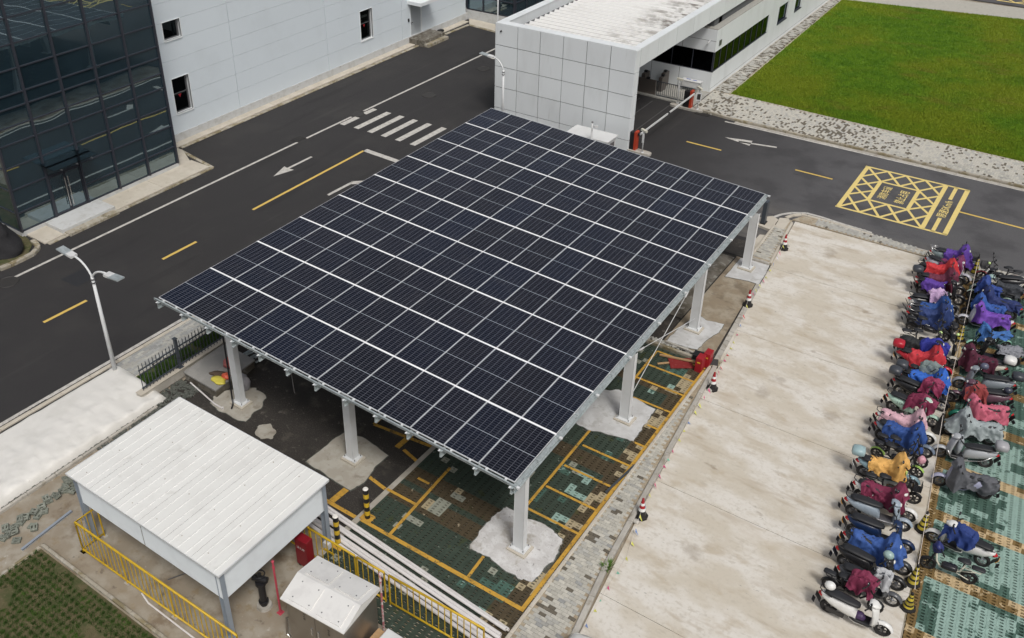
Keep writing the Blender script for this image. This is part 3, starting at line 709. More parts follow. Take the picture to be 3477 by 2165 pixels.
# ================================================================ WHITE WAREHOUSE WALL
wh = thing('white_factory_building', 'large white panel clad factory wall with narrow dark windows and grey door', 'building', (-18, 27, 0))
XW = -17.3
zc = [.5, 1.54, 2.56, 3.59, 4.61, 5.63, 6.68, 7.7, 8.75, 9.8, 10.85, 12.0]
yc = [12.52, 19.35, 27.15, 34.82, 42.6]
m = MB(); m.box(XW - .5, XW + .05, 12.52, 42.8, -.05, .5); part('plinth', m, MT['plinth'], wh)
m = MB(); m.box(XW - .5, XW - .33, 12.55, 42.8, .5, 12.0); part('wall_core', m, MT['joint'], wh)
m = MB(); m.box(-40, XW - .5, 12.55, 42.8, -.05, 12.0); part('building_body', m, MT['cladding2'], wh)
op = [(14.85, 16.0, 1.6, 3.59), (14.85, 16.0, 5.70, 6.68), (30.43, 31.65, 1.54, 3.53), (35.78, 37.05, .5, 2.72), (26.0, 27.0, 9.8, 10.85)]
for i in range(4):
    for k in range(len(zc) - 1):
        y0, y1, z0, z1 = yc[i] + .014, yc[i + 1] - .014, zc[k] + .006, zc[k + 1] - .006
        rects = [(y0, y1, z0, z1)]
        for a, b, c, d in op:
            nr = []
            for (p, q, r_, s_) in rects:
                if b <= p or a >= q or d <= r_ + .02 or c >= s_ - .02: nr.append((p, q, r_, s_)); continue
                if a > p: nr.append((p, a, r_, s_))
                if b < q: nr.append((b, q, r_, s_))
                if c > r_ + .02: nr.append((max(a, p), min(b, q), r_, c))
                if d < s_ - .02: nr.append((max(a, p), min(b, q), d, s_))
            rects = nr
        m = MB()
        for (p, q, r_, s_) in rects: m.box(XW - .06, XW, p, q, r_, s_)
        if rects: part('wall_panel', m, MT['cladding2'], wh)
for (a, b, c, d) in op[:3]:
    m = MB()
    m.box(XW - .3, XW + .03, a - .05, a, c - .05, d + .02); m.box(XW - .3, XW + .03, b, b + .05, c - .05, d + .02); m.box(XW - .3, XW + .05, a, b, c - .07, c); m.box(XW - .3, XW + .03, a, b, d, d + .03)
    wo = part('window', m, MT['cladding'], wh)
    m = MB(); m.box(XW - .24, XW - .2, a + .02, b - .02, c + .02, d - .02); part('pane', m, MT['glass_win'], wo)
    m = MB(); m.box(XW - .29, XW - .25, a, b, c, d); part('recess', m, MT['black'], wo)
    m = MB(); m.box(XW - .2, XW - .15, a, a + .05, c, d); m.box(XW - .2, XW - .15, b - .13, b - .05, c, d); m.box(XW - .2, XW - .16, a + .05, b - .13, c, c + .06)
    if d - c > 1.5: m.box(XW - .2, XW - .16, a + .05, b - .13, (c + d) / 2 + .05, (c + d) / 2 + .09)
    part('frame', m, MT['rim'], wo)
    if d - c > 1.5:
        m = MB(); cy_ = (a + b) / 2 - .02; zz = c + .78; m.add([(XW - .195, cy_ - .11, zz + .2), (XW - .195, cy_ + .11, zz + .2), (XW - .195, cy_, zz)], [(0, 2, 1)]); part('red_sticker', m, MT['red'], wo)
m = MB(); m.box(XW - .12, XW - .07, 35.8, 37.03, .5, 2.7); do = part('door', m, M('grey_door', (0.40, 0.43, 0.45), [], .5), wh)
m = MB(); m.box(XW - .07, XW + .02, 35.74, 35.8, .5, 2.74); m.box(XW - .07, XW + .02, 37.03, 37.09, .5, 2.74); m.box(XW - .07, XW + .02, 35.8, 37.03, 2.7, 2.76); part('door_frame', m, MT['cladding'], do)
m = MB(); m.cyl((XW - .07, 35.92, 1.45), (XW + .02, 35.92, 1.45), .03); m.box(XW - .0, XW + .03, 35.86, 36.02, 1.42, 1.48); part('handle', m, MT['chrome'], do)
m = MB(); m.box(XW, XW + .06, 35.48, 35.6, 1.6, 1.82); part('card_reader', m, MT['black'], wh)
m = MB(); m.cbox(XW, XW + 1.2, 35.5, 37.7, 2.85, 3.1); part('door_canopy', m, MT['cladding'], wh)
for (y_, n_) in ((13.6, 'small black box on the apron beside the glass building'), (38.9, 'small black box on the apron beside the grey door')):
    t = thing('black_bait_box', n_, 'box', (XW + .3, y_, .07)); m = MB(); m.cbox(XW + .15, XW + .5, y_ - .2, y_ + .2, .07, .24, .05); part('shell', m, MT['black'], t)
    m = MB(); m.box(XW + .26, XW + .4, y_ - .205, y_ - .2, .1, .16); part('opening', m, MT['rim'], t)
# far glass block
fb = thing('far_glass_building', 'second dark glass block beyond the white factory wall at the top', 'building', (-16, 46, 0))
m = MB(); m.box(-40, -13.0, 42.8, 80, -.05, .8); part('plinth', m, MT['plinth'], fb)
m = MB(); m.box(-40, -13.3, 43.1, 80, .8, 12); part('inner_core', m, MT['interior'], fb)
for i in range(3):
    x0 = -17.3 + i * 1.45
    for k in range(5):
        m = MB(); m.box(x0 + .04, x0 + 1.41, 42.86, 42.87, .84 + k * 1.05, 1.82 + k * 1.05); part('pane', m, MT['glass'], fb)
        m = MB(); m.box(x0, x0 + 1.41, 42.8, 42.9, .76 + k * 1.05, .84 + k * 1.05); part('transom', m, MT['frame_dark'], fb)
    m = MB(); m.box(x0 - .04, x0 + .04, 42.78, 42.9, .84, 6.1); part('mullion', m, MT['frame_dark'], fb)
m = MB(); m.box(-13.12, -12.95, 42.76, 42.92, .8, 6.1); part('mullion', m, MT['frame_dark'], fb)
for i in range(16):
    y0 = 42.95 + i * 1.5
    for k in range(5):
        m = MB(); m.box(-13.05, -13.04, y0 + .04, y0 + 1.46, .84 + k * 1.05, 1.82 + k * 1.05); part('pane', m, MT['glass'], fb)
    m = MB(); m.box(-13.1, -12.98, y0 + 1.46, y0 + 1.54, .84, 6.1); part('mullion', m, MT['frame_dark'], fb)
for k in range(6):
    m = MB(); m.box(-13.09, -12.99, 42.95, 67, .77 + k * 1.05, .84 + k * 1.05); part('transom', m, MT['frame_dark'], fb)

# ================================================================ GATE BUILDING
gt = thing('white_gate_building', 'white square panelled gate wall carrying a corrugated roof across the side road', 'building', (0, 28, 0))
gxs = [-4.85, -3.38, -1.93, -.48, .95, 2.36, 3.80]; gzs = [-.6, .62, 1.9, 3.13, 4.38, 5.62]
m = MB(); m.box(-4.82, 3.77, 27.78, 28.28, -.05, 5.58); part('wall_core', m, MT['joint'], gt)
g = .020
for i in range(6):
    for k in range(5):
        m = MB(); m.box(gxs[i] + g, gxs[i + 1] - g, 27.73, 27.78, max(gzs[k] + g, -.03), gzs[k + 1] - g); part('cladding_panel', m, MT['cladding'], gt)
for k in range(5):
    m = MB(); m.box(3.77, 3.82, 27.75, 28.24, max(gzs[k] + g, -.03), gzs[k + 1] - g); part('cladding_panel', m, MT['cladding'], gt)
    m = MB(); m.box(-4.87, -4.82, 27.75, 28.3, max(gzs[k] + g, -.03), gzs[k + 1] - g); part('cladding_panel', m, MT['cladding'], gt)
yb = [28.26, 30.43, 32.83, 35.2, 37.56, 39.9, 42.3, 44.7, 47.1, 49.5, 51.9, 54.3]
m = MB(); m.box(3.5, 3.76, 28.29, 54.3, 4.61, 5.6); part('beam_core', m, MT['joint'], gt)
m = MB(); m.box(-4.78, -4.45, 28.29, 54.3, 4.61, 5.6); part('beam_core', m, MT['joint'], gt)
for i in range(11):
    m = MB(); m.box(3.77, 3.82, yb[i] + .012, yb[i + 1] - .012, 4.6, 5.62); part('fascia_panel', m, MT['cladding'], gt)
    m = MB(); m.box(3.40, 3.765, yb[i] + .01, yb[i + 1] - .01, 5.6, 5.635); part('coping', m, MT['cladding'], gt)
    m = MB(); m.box(-4.86, -4.36, yb[i] + .012, yb[i + 1] - .012, 5.6, 5.635); part('coping', m, MT['cladding'], gt)
    m = MB(); m.box(-4.45, -4.40, yb[i] + .012, yb[i + 1] - .012, 4.9, 5.6); part('fascia_panel', m, MT['cladding'], gt)
for i in range(6):
    m = MB(); m.box(gxs[i] + .01, gxs[i + 1] - .01, 27.735, 28.3, 5.6, 5.64); part('coping', m, MT['cladding'], gt)
# corrugated roof, ridges running across the road
m = MB(); n = 0; x0, x1 = -3.75, 3.42
y = 28.42; prof = []
while y < 54:
    prof += [(y, 5.30), (y + .06, 5.43), (y + .13, 5.43), (y + .19, 5.30)]; y += .56
vs = []; 
for (yy, zz) in prof: vs += [(x0, yy, zz), (x1, yy, zz)]
for i in range(len(prof) - 1):
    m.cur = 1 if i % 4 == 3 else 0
    m.add([vs[2 * i], vs[2 * i + 1], vs[2 * i + 3], vs[2 * i + 2]], [(0, 1, 2, 3)])
m.cur = 0
vs = [(a, b, c - .02) for a, b, c in vs]; m.add(vs, [(2 * i + 2, 2 * i + 3, 2 * i + 1, 2 * i) for i in range(len(prof) - 1)])
part('corrugated_roof', m, [MT['roof_corr'], MT['roof_corr_valley']], gt)
m = MB(); m.box(-4.40, -3.2, 28.3, 54, 5.0, 5.05); m.box(-3.2, 3.4, 28.3, 54, 4.95, 5.0); part('soffit', m, MT['joint'], gt)
m = MB(); m.cyl((-4.46, 27.73, 5.22), (-4.46, 27.66, 5.2), .05); part('spout', m, MT['black'], gt)

# gatehouse behind
gh = thing('gatehouse', 'long low white gatehouse with a dark ribbon window beside the lawn', 'building', (2, 45, 0))
xh, yh = 4.12, 38.4
m = MB(); m.box(-4, xh, yh, 75, -.05, 1.36); part('wall', m, MT['cladding'], gh)
m = MB(); m.box(-4, xh, 48.1, 75, 1.362, 2.64)
m2 = MB()
ops = [(50.1, 52.2), (53.8, 55.4), (58, 60), (63, 65)]
ycur = 48.1; mm = MB()
for a, b in ops + [(75, 75)]:
    mm.box(-4, xh, ycur, a, 1.362, 2.64); ycur = b
part('wall', mm, MT['cladding'], gh)
m = MB(); m.box(-4, xh, yh, 75, 2.642, 4.02); part('wall', m, MT['cladding'], gh)
m = MB(); m.box(-3.6, xh - .45, yh + .45, 75, 4.022, 5.3); part('upper_wall', m, MT['brown_concrete'] if False else MT['joint'], gh)
m = MB(); m.box(-4.0, xh + .0, yh - .0, 75, 4.021, 4.06); part('roof_ledge', m, MT['brick_grey'], gh)
m = MB(); m.box(-4, xh + .06, yh - .06, 75, -.05, .1); part('base_course', m, MT['kerb'], gh)
m = MB(); m.box(-3.9, xh - .4, yh + .4, 48.0, 1.36, 2.64); part('inner_room', m, MT['interior'], gh)
for i in range(9):
    a = yh + .02 + i * 1.075
    m = MB(); m.box(xh - .07, xh - .05, a + .03, a + 1.05, 1.40, 2.60); part('pane', m, MT['glass_win'], gh)
    m = MB(); m.box(xh - .09, xh - .02, a - .025, a + .025, 1.38, 2.62); part('mullion', m, MT['frame_dark'], gh)
for i in range(6):
    a = xh - .05 - i * 1.35
    m = MB(); m.box(a - 1.33, a - .03, yh + .05, yh + .07, 1.40, 2.60); part('pane', m, MT['glass_win'], gh)
    m = MB(); m.box(a - 1.36, a - 1.31, yh + .02, yh + .09, 1.38, 2.62); part('mullion', m, MT['frame_dark'], gh)
m = MB(); m.box(xh - .12, xh - .005, yh + .005, 48.05, 1.362, 1.40); m.box(-4, xh, yh + .004, yh + .1, 1.362, 1.40); m.box(xh - .1, xh + .01, yh, yh + .09, 1.40, 2.62); part('sill', m, MT['frame_dark'], gh)
for a, b in ops:
    m = MB(); m.box(xh - .16, xh - .10, a, a + .06, 1.38, 2.62); m.box(xh - .16, xh - .10, b - .06, b, 1.38, 2.62); m.box(xh - .16, xh - .10, a + .4, a + .46, 1.38, 2.62); m.box(xh - .16, xh + .04, a, b, 1.362, 1.41)
    wo = part('window', m, MT['frame_dark'], gh)
    m = MB(); m.box(xh - .14, xh - .13, a + .06, b - .06, 1.41, 2.6); part('pane', m, MT['glass_win'], wo)
    m = MB(); m.box(xh - .5, xh - .45, a, b, 1.37, 2.63); part('recess', m, MT['interior'], wo)
for xx in (2.0, .1, -1.8):
    m = MB(); m.box(xx - .012, xx + .012, yh - .004, yh, 2.66, 4.0); m.box(xx - .012, xx + .012, yh - .004, yh, .1, 1.35); part('panel_joint', m, MT['joint'], gh)
m = MB(); m.box(-4, xh, yh - .004, yh, 3.30, 3.322); part('panel_joint', m, MT['joint'], gh)
m = MB(); m.box(xh, xh + .004, yh, 75, .3, .315); part('panel_joint', m, MT['joint'], gh)
m = MB(); m.box(xh, xh + .02, yh + .5, yh + .9, 2.9, 3.25); part('wall_vent', m, MT['rim'], gh)
m = MB(); m.box(xh - .9, xh - .45, yh + 1.2, yh + 1.7, 4.06, 5.2); part('roof_post', m, MT['cladding'], gh)
t = thing('security_camera', 'small white security camera on the gatehouse corner above the ribbon window', 'camera', (xh - .4, yh - .2, 3.25))
m = MB(); m.obox((xh - .4, yh - .2, 3.25), .09, .24, .09, R(20), R(-15)); part('housing', m, MT['white_metal'], t)
m = MB(); m.cyl((xh - .4, yh - .01, 3.33), (xh - .4, yh - .15, 3.28), .02); part('bracket', m, MT['white_metal'], t)

# ================================================================ PLAZA
def lerp(a, b, t): return a + (b - a) * t
def pl(y):   # left edge of the plaza
    for (y0, x0), (y1, x1) in zip([(-9, 16.9), (-.7, 16.52), (5.4, 15.80), (12.7, 15.05), (13.1, 14.98), (18.6, 14.44), (20.7, 14.26), (25.05, 13.86)], [(-.7, 16.52), (5.4, 15.80), (12.7, 15.05), (13.1, 14.98), (18.6, 14.44), (20.7, 14.26), (25.05, 13.86), (30, 13.5)]):
        if y <= y1: return lerp(x0, x1, (y - y0) / (y1 - y0))
    return 13.8
def pr(y):   # right edge, along the turf paving
    pts = [(-9, 23.9), (4.25, 23.45), (7.5, 23.16), (10.4, 22.86), (15.4, 22.41), (20.4, 21.74), (25.05, 21.2)]
    for (y0, x0), (y1, x1) in zip(pts[:-1], pts[1:]):
        if y <= y1: return lerp(x0, x1, (y - y0) / (y1 - y0))
    return 21.2
pg = group_struct('plaza')
yj = [-9, -4.1, .95, 5.8, 10.35, 17.25 - 2.2, 20.35, 25.05]
for a, b in zip(yj[:-1], yj[1:]):
    n = 8; ys_ = [a + (b - a) * i / n for i in range(n + 1)]; ys_[0] += .009; ys_[-1] -= .009
    m = MB(); m.prism([(pl(y), y) for y in ys_] + [(pr(y), y) for y in reversed(ys_)], -.04, .03)
    part('concrete_slab', m, MT['plaza'], pg)
sheet('plaza_joint_bed', [(14.2, -9), (24, -9), (24, 25), (13.9, 25)], -.02, MT['brown_concrete'])

# ---- paver strip between the bays and the plaza
def brick_unit(L=.198, W=.098, h=.06):
    def f():
        m = MB(); a, b = L / 2 - .003, W / 2 - .003; m.cbox(-a, a, -b, b, -.03, h, .004); m.f = m.f[1:]; m.mi = m.mi[1:]
        return m
    return f
def brickfield(gname, inpoly, bounds, z, L, W, mats, weights, along='x', limit=300, darkness=None, bed=None):
    g = group_struct(gname)
    cells = []; x0, x1, y0, y1 = bounds
    rnd = random.Random(len(gname) * 31)
    nr = int(((y1 - y0) if along == 'x' else (x1 - x0)) / W); nc = int(((x1 - x0) if along == 'x' else (y1 - y0)) / L) + 1
    for r_ in range(nr):
        for c_ in range(nc):
            u = (c_ + (.5 if r_ % 2 else 0)) * L; v = (r_ + .5) * W
            x, y = (x0 + u, y0 + v) if along == 'x' else (x0 + v, y0 + u)
            if not inpoly(x, y): continue
            q = noise.noise(Vector((x * .9, y * .9, 3.3))) + .5 * noise.noise(Vector((x * 2.7, y * 2.7, 1.3)))
            k = darkness(x, y, q, rnd) if darkness else 0
            cells.append((x, y, z, 0 if along == 'x' else R(90), k, inframe(x, y)))
    field(g, 'paver', brick_unit(L, W), mats, cells, limit)
    return g
def dk1(x, y, q, rnd):
    t = rnd.random()
    if t < .035 + max(0, q - .12) * .6: return 2
    return 1 if t > .80 else (3 if t > .77 else 0)
def strip_r(y): return pl(y) - .245 if y < 12.7 else 14.9
sr = [(1.5, 16.05), (5.4, 15.62), (11.7, 14.93)]
brickfield('footpath_strip', lambda x, y: 15.12 + .0 - max(0, (y + 1) * .014) < x < strip_r(y) - .06 and y < 12.2, (14.9, 16.75, -7.5, 12.4), .05, .205, .112, [MT['brick_pale'], MT['brick_grey'], MT['brick_dark'], MT['brick_blue']], None, 'x', 300, dk1)
m = MB(); m.prism([(15.0, -7.6), (16.7, -7.6), (16.4, -.7), (15.6, 5.4), (15.0, 12.2), (14.9, 12.2), (14.98, 3)], -.05, .085); struct('footpath_bed', m, MT['cinder'])
kerb('kerb_border', [(15.07, -7.6), (15.03, -.6), (14.98, 4.2), (14.90, 12.3)], .11, .13, MT['apron'], 0, 1.0)
kerb('kerb_plaza', [(16.78, -7.6), (16.42, -.7), (16.02, 2.0), (15.70, 5.4), (15.38, 8.7), (15.05, 12.3)], .16, .15, MT['kerb'], .0, 1.5)
m = MB(); m.prism([(14.86, 12.2), (15.14, 12.2), (15.14, 12.75), (14.86, 12.75)], 0, .14); struct('kerb_end_block', m, MT['kerb_mossy'])

# ---- grey footpath between plaza and side road (right of the corner)
kerb('corner_kerb', [(13.39, 25.11), (13.56, 25.54), (13.88, 25.84), (14.15, 25.88), (14.77, 25.89), (15.67, 25.82), (17.17, 25.68)], .16, .09, MT['apron'], 0, .45)
kerb('side_road_kerb', [(17.17, 25.68), (18.72, 25.59), (20.79, 25.57), (23.41, 25.55), (40, 25.3)], .16, .08, MT['kerb'], 0, 1.0)
def fpz(x, y):
    lo = 25.10 - max(0, x - 21.2) * .0; 
    if x > 21.3: lo = 24.35
    hi = [25.15, 25.75, 25.95, 25.75, 25.62, 25.45][min(5, max(0, int((x - 13.6) / 1.1)))]
    return lo < y < hi and x > 13.75
brickfield('side_footpath', fpz, (13.7, 34, 24.3, 26.0), .03, .20, .10, [MT['brick_grey'], MT['brick_pale'], MT['brick_dark'], MT['brick_blue']], None, 'y', 300, lambda x, y, q, r: 2 if r.random() < .012 else (1 if r.random() < .3 else 0))
m = MB(); m.prism([(13.7, 25.08), (34, 25.08), (34, 25.4), (18, 25.6), (15, 25.95), (14, 25.7)], -.03, .066); m.prism([(21.3, 24.3), (34, 24.3), (34, 25.07), (21.3, 25.07)], -.03, .066); struct('side_footpath_bed', m, MT['cinder'])

# ---- narrow planter-like paved island behind the carport corner
brickfield('island_paving', lambda x, y: 13.36 - (y - 20.6) * .02 < x < 14.12 - (y - 20.6) * .105 and 20.72 < y < 23.9, (13.2, 14.4, 20.6, 24.0), .08, .20, .10, [MT['brick_pale'], MT['brick_grey'], MT['brick_dark'], MT['brick_blue']], None, 'x', 300, lambda x, y, q, r: 2 if r.random() < .02 else (1 if r.random() < .35 else 0))
m = MB(); m.prism([(13.3, 20.55), (14.25, 20.55), (13.75, 24.9), (13.3, 24.9)], 0, .115); struct('island_bed', m, MT['cinder'])
m = MB(); m.prism([(13.30, 23.8), (13.72, 23.75), (13.70, 24.7), (13.55, 24.95), (13.20, 24.75)], .1, .15); struct('island_cement_cap', m, MT['apron'])
kerb('island_kerb', [(13.32, 20.6), (13.22, 24.0)], .11, .15, MT['apron'], 0, 1.4)
kerb('island_kerb', [(14.22, 20.55), (13.80, 24.7)], .11, .15, MT['apron'], 0, 1.4)
kerb('island_kerb', [(13.32, 20.52), (14.2, 20.52)], .13, .145, MT['kerb'], 0, .28)
m = MB(); m.prism([(12.45, 23.6), (13.2, 23.45), (13.2, 24.6), (12.85, 24.8), (12.4, 24.3)], 0, .12); struct('kerb_turn_block', m, MT['apron'])
m = MB(); m.prism([(12.9, 21.0), (13.22, 21.0), (13.18, 22.9), (12.95, 22.8)], 0, .08); struct('kerb_turn_block', m, MT['apron'])

# ---- brown stained concrete lane beside the drain strip
m = MB(); m.prism([(12.75, 12.75), (14.72, 12.75), (14.22, 18.9), (14.05, 20.5), (12.75, 20.5)], 0, .02); struct('concrete_lane', m, MT['brown_concrete'])
m = MB(); m.prism([(10.6, 14.6), (12.74, 14.6), (12.74, 20.3), (10.9, 20.3)], 0, .016); struct('wet_concrete_lane', m, MT['wet_concrete'])
dsg = group_struct('drain_strip')
for i in range(9):
    y0 = 12.85 + i * .66; m = MB(); xl = 14.82 - (y0 - 12.8) * .093; m.prism([(xl, y0), (xl + .2, y0), (xl + .14, y0 + .64), (xl - .06, y0 + .64)], .01, .036); part('cover_slab', m, MT['kerb'], dsg)
m = MB(); m.line((12.76, 12.8), (12.76, 20.4), .05, .024); m.line((10.7, 20.5), (13.1, 20.5), .12, .024); m.line((12.1, 14.55), (12.7, 14.55), .08, .024); struct('ground_cracks', m, MT['wet_crack'])

# ================================================================ TURF PAVING
def turf_unit(Lx=.2325, Ly=.2185, h=.045, s=.062, w_=.028):
    def f():
        m = MB(); a, b = Lx / 2 - .0018, Ly / 2 - .0018
        xa, xb, t = -s, s, w_ * .9
        c1, c2 = -Ly * .25, Ly * .25
        ys_ = [-b, c1 - w_, c1, c1 + w_, c2 - w_, c2, c2 + w_, b]
        vs = []; fs = []
        def q(*p):
            o = len(vs); vs.extend([(x, y, h) for x, y in p]); fs.append(tuple(range(o, o + len(p))))
        q((-a, -b), (a, -b), (a, ys_[1]), (-a, ys_[1])); q((-a, ys_[3]), (a, ys_[3]), (a, ys_[4]), (-a, ys_[4])); q((-a, ys_[6]), (a, ys_[6]), (a, b), (-a, b))
        for c in (c1, c2):
            q((-a, c - w_), (xa + t, c - w_), (xa, c), (xa + t, c + w_), (-a, c + w_))
            q((a, c + w_), (xb - t, c + w_), (xb, c), (xb - t, c - w_), (a, c - w_))
            hx = [(xa + t, c - w_), (xb - t, c - w_), (xb, c), (xb - t, c + w_), (xa + t, c + w_), (xa, c)]
            for i in range(6):
                p, r_ = hx[i], hx[(i + 1) % 6]; o = len(vs)
                vs.extend([(*p, h), (*r_, h), (*r_, 0), (*p, 0)]); fs.append((o, o + 1, o + 2, o + 3))
        m.add(vs, fs)
        o = [(-a, -b), (a, -b), (a, b), (-a, b)]
        for i in range(4):
            p, r_ = o[i], o[(i + 1) % 4]; m.add([(*p, 0), (*r_, 0), (*r_, h), (*p, h)], [(0, 1, 2, 3)])
        return m
    return f
sheet('turf_paving_soil', [(pr(-9), -9), (60, -9), (60, 25.06), (pr(25), 25.06)] , -.012, MT['soil'])
cells = []
Lx, Ly = .2325, .2185
tr = random.Random(5)
for j in range(-22, 110):
    for i in range(0, 40):
        x = 0; y = 1.0 + (j + .5) * Ly
        if y > 24.3 or y < -1.5: continue
        x = pr(y) + .03 + (i + .5) * Lx
        if x > 31: continue
        vis = inframe(x, y, 0, 20)
        if not vis: continue
        jj = (y - 6.75) % 2.42
        tan = jj < .44 or i < 1
        q = noise.noise(Vector((x * .8, y * .8, 0))) + .7 * noise.noise(Vector((x * 2.4, y * 2.4, 5))) + .25 * noise.noise(Vector((x * 7, y * 7, 2)))
        dark = q > .20 - max(0, (y - 8.5)) * .06 + (.06 if i > 4 else -.12)
        if i < 2: dark = q > -.15
        k = (3 if dark else 2) if tan else (1 if dark else 0)
        cells.append((x, y, 0, 0, k, True))
tg = group_struct('turf_paving')
field(tg, 'turf_paver', turf_unit(), [MT['turf_mint'], MT['turf_green'], MT['turf_tan'], MT['turf_brown']], cells, 300, .006)
m = MB(); m.prism([(pr(y) - .01, y) for y in (-9, 4, 8, 12, 16, 20, 24.4)] + [(pr(y) + .025, y) for y in (24.4, 20, 16, 12, 8, 4, -9)], -.03, .035); struct('turf_edge', m, MT['kerb_mossy'])

# left bay field (under and beside the carport)
sheet('bay_soil', [(9.2, -3.4), (15.02, -3.4), (15.0, 12.5), (9.4, 12.5)], .006, MT['soil_pale'])
patches = {
 'p3': [(12.47, 0.14), (12.41, 0.99), (12.42, 1.77), (12.51, 2.13), (13.27, 2.08), (14.13, 2.19), (14.53, 1.99), (14.68, 1.50), (14.67, 0.78), (14.59, 0.18), (14.34, 0.04), (13.59, 0.15), (12.94, 0.21)],
 'p4': [(12.39, 6.70), (12.09, 7.81), (12.21, 8.78), (12.75, 9.09), (14.24, 8.88), (14.31, 8.22), (14.35, 7.35), (14.38, 6.97), (13.66, 6.87), (12.91, 6.62)],
}
def blob(poly, n=6, amp=.07, seed=0):
    out = []; N_ = len(poly)
    for i in range(N_):
        a = Vector(poly[i]); b = Vector(poly[(i + 1) % N_])
        for k in range(n):
            p = a.lerp(b, k / n); q = noise.noise(Vector((p.x * 3, p.y * 3, seed))) ; q2 = noise.noise(Vector((p.x * 9, p.y * 9, seed + 4)))
            d = (b - a).normalized(); o = Vector((d.y, -d.x)); out.append(tuple(p + o * (q * amp + q2 * amp * .5)))
    return out
cells = []
for j in range(0, 80):
    for i in range(0, 26):
        x = 9.2 + (i + .5) * Lx; y = -3.3 + (j + .5) * Ly
        if y > 12.25 or x > 14.92 or x > 14.95 - .0: continue
        if inside((x, y), patches['p3']) or inside((x, y), patches['p4']): continue
        vis = inframe(x, y, 0, 20)
        if x < 9.25 + (y - 1) * .02: continue
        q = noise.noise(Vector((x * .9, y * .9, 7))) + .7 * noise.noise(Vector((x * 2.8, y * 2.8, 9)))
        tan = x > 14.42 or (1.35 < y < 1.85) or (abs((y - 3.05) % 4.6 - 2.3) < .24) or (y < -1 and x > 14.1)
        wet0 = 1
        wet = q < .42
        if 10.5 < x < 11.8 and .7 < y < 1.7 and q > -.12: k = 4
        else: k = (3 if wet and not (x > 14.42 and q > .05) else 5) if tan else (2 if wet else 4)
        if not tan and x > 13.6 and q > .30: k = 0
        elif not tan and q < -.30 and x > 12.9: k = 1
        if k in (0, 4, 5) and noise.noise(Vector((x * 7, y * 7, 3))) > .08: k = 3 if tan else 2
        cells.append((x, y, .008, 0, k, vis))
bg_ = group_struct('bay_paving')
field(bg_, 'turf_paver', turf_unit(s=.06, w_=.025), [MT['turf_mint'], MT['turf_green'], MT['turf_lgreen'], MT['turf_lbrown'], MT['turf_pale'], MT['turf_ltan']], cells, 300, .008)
# concrete band between asphalt and turf pavers
m = MB(); m.prism([(8.98, -2.5), (9.2, -2.5), (9.25, 3), (9.35, 12), (9.1, 12)], 0, .035); struct('bay_edge_band', m, MT['grey_patch'])

# painted bay lines: narrow sheets on top of the pavers
mk = MB(); z = .060
def yl(p, q, wd=.10, zz=None): mk.line(p, q, wd, z if zz is None else zz)
yl((14.87, -.82), (14.80, 11.9), .12)
yl((10.3, -.80), (14.93, -.76), .13, .061)
yl((9.2, -.80), (10.3, -.80), .12, .061)
yl((7.4, -.80), (8.98, -.80), .13, .02); 
for yy, xa in ((2.44, 13.05), (3.57, 13.05), (4.70, 13.05), (5.86, 13.08), (6.95, 14.42), (7.98, 14.4), (9.03, 13.35), (10.12, 12.95), (11.05, 12.9), (12.0, 12.9)):
    yl((xa, yy), (14.80, yy), .09, .062)
yl((12.98, 2.45), (12.93, 6.7), .09); yl((12.95, 9.0), (12.88, 12.0), .09)
yl((10.28, -.74), (10.12, 2.5), .10, .062)
yl((13.05, -.70), (13.0, .15), .09, .062)
yl((9.05, .62), (10.2, .62), .10, .063)
yl((10.0, 1.55), (9.55, 1.55), .09, .063)
struct('bay_lines_on_pavers', mk, MT['paint_bay'])
mk = MB(); z = .012
yl((7.95, -.72), (8.0, .18), .22); yl((8.0, .78), (9.0, .62), .12); yl((8.35, 2.35), (9.1, 2.15), .12); yl((6.75, 2.75), (9.1, 3.0), .12); yl((8.1, 2.3), (8.15, 4.6), .2); yl((6.75, 2.75), (6.7, 5.5), .12)
struct('bay_lines_on_asphalt', mk, MT['paint_bay'])

# cement patches round the post feet
def patch(name, poly, mat, z0, z1, seed, amp=.07):
    n_ = blob(poly, 6, amp, seed); m = MB(); m.prism(n_, z0, z1); 
    cx = sum(p[0] for p in n_) / len(n_); cy = sum(p[1] for p in n_) / len(n_)
    rim = [(cx + (p[0] - cx) * 1.03, cy + (p[1] - cy) * 1.03) for p in n_]
    m2 = MB(); m2.prism(rim, z0 - .002, z1 - .012); struct(name + '_broken_edge', m2, MT['rubble'])
    struct(name, m, mat)
patch('cement_patch', patches['p3'], MT['white_patch'], 0, .066, 1, .09)
patch('cement_patch', patches['p4'], MT['new_patch'], 0, .066, 2, .09)
patch('cement_patch', [(12.89, 12.81), (12.94, 14.02), (13.22, 15.16), (13.63, 14.99), (14.28, 15.13), (14.32, 14.50), (14.14, 13.91), (14.08, 12.99), (13.68, 12.89)], MT['new_patch'], 0, .04, 3, .04)
patch('cement_patch', [(12.99, 18.54), (12.98, 20.36), (13.52, 20.52), (14.19, 20.68), (14.32, 19.75), (14.39, 18.72), (13.91, 18.75)], MT['new_patch'], 0, .04, 4, .02)
patch('cement_patch', [(6.11, 0.10), (6.12, 1.08), (6.21, 1.88), (6.97, 2.02), (8.11, 1.83), (8.10, 1.13), (8.25, 0.44), (8.12, -0.04), (7.37, -0.02)], MT['grey_patch'], 0, .03, 5, .05)
patch('cement_patch', [(1.32, 0.33), (1.11, 0.93), (1.61, 1.52), (2.04, 1.82), (2.67, 1.72), (2.92, 1.12), (3.05, 0.37), (2.70, 0.22), (1.90, 0.22)], MT['grey_patch'], 0, .02, 6, .09)
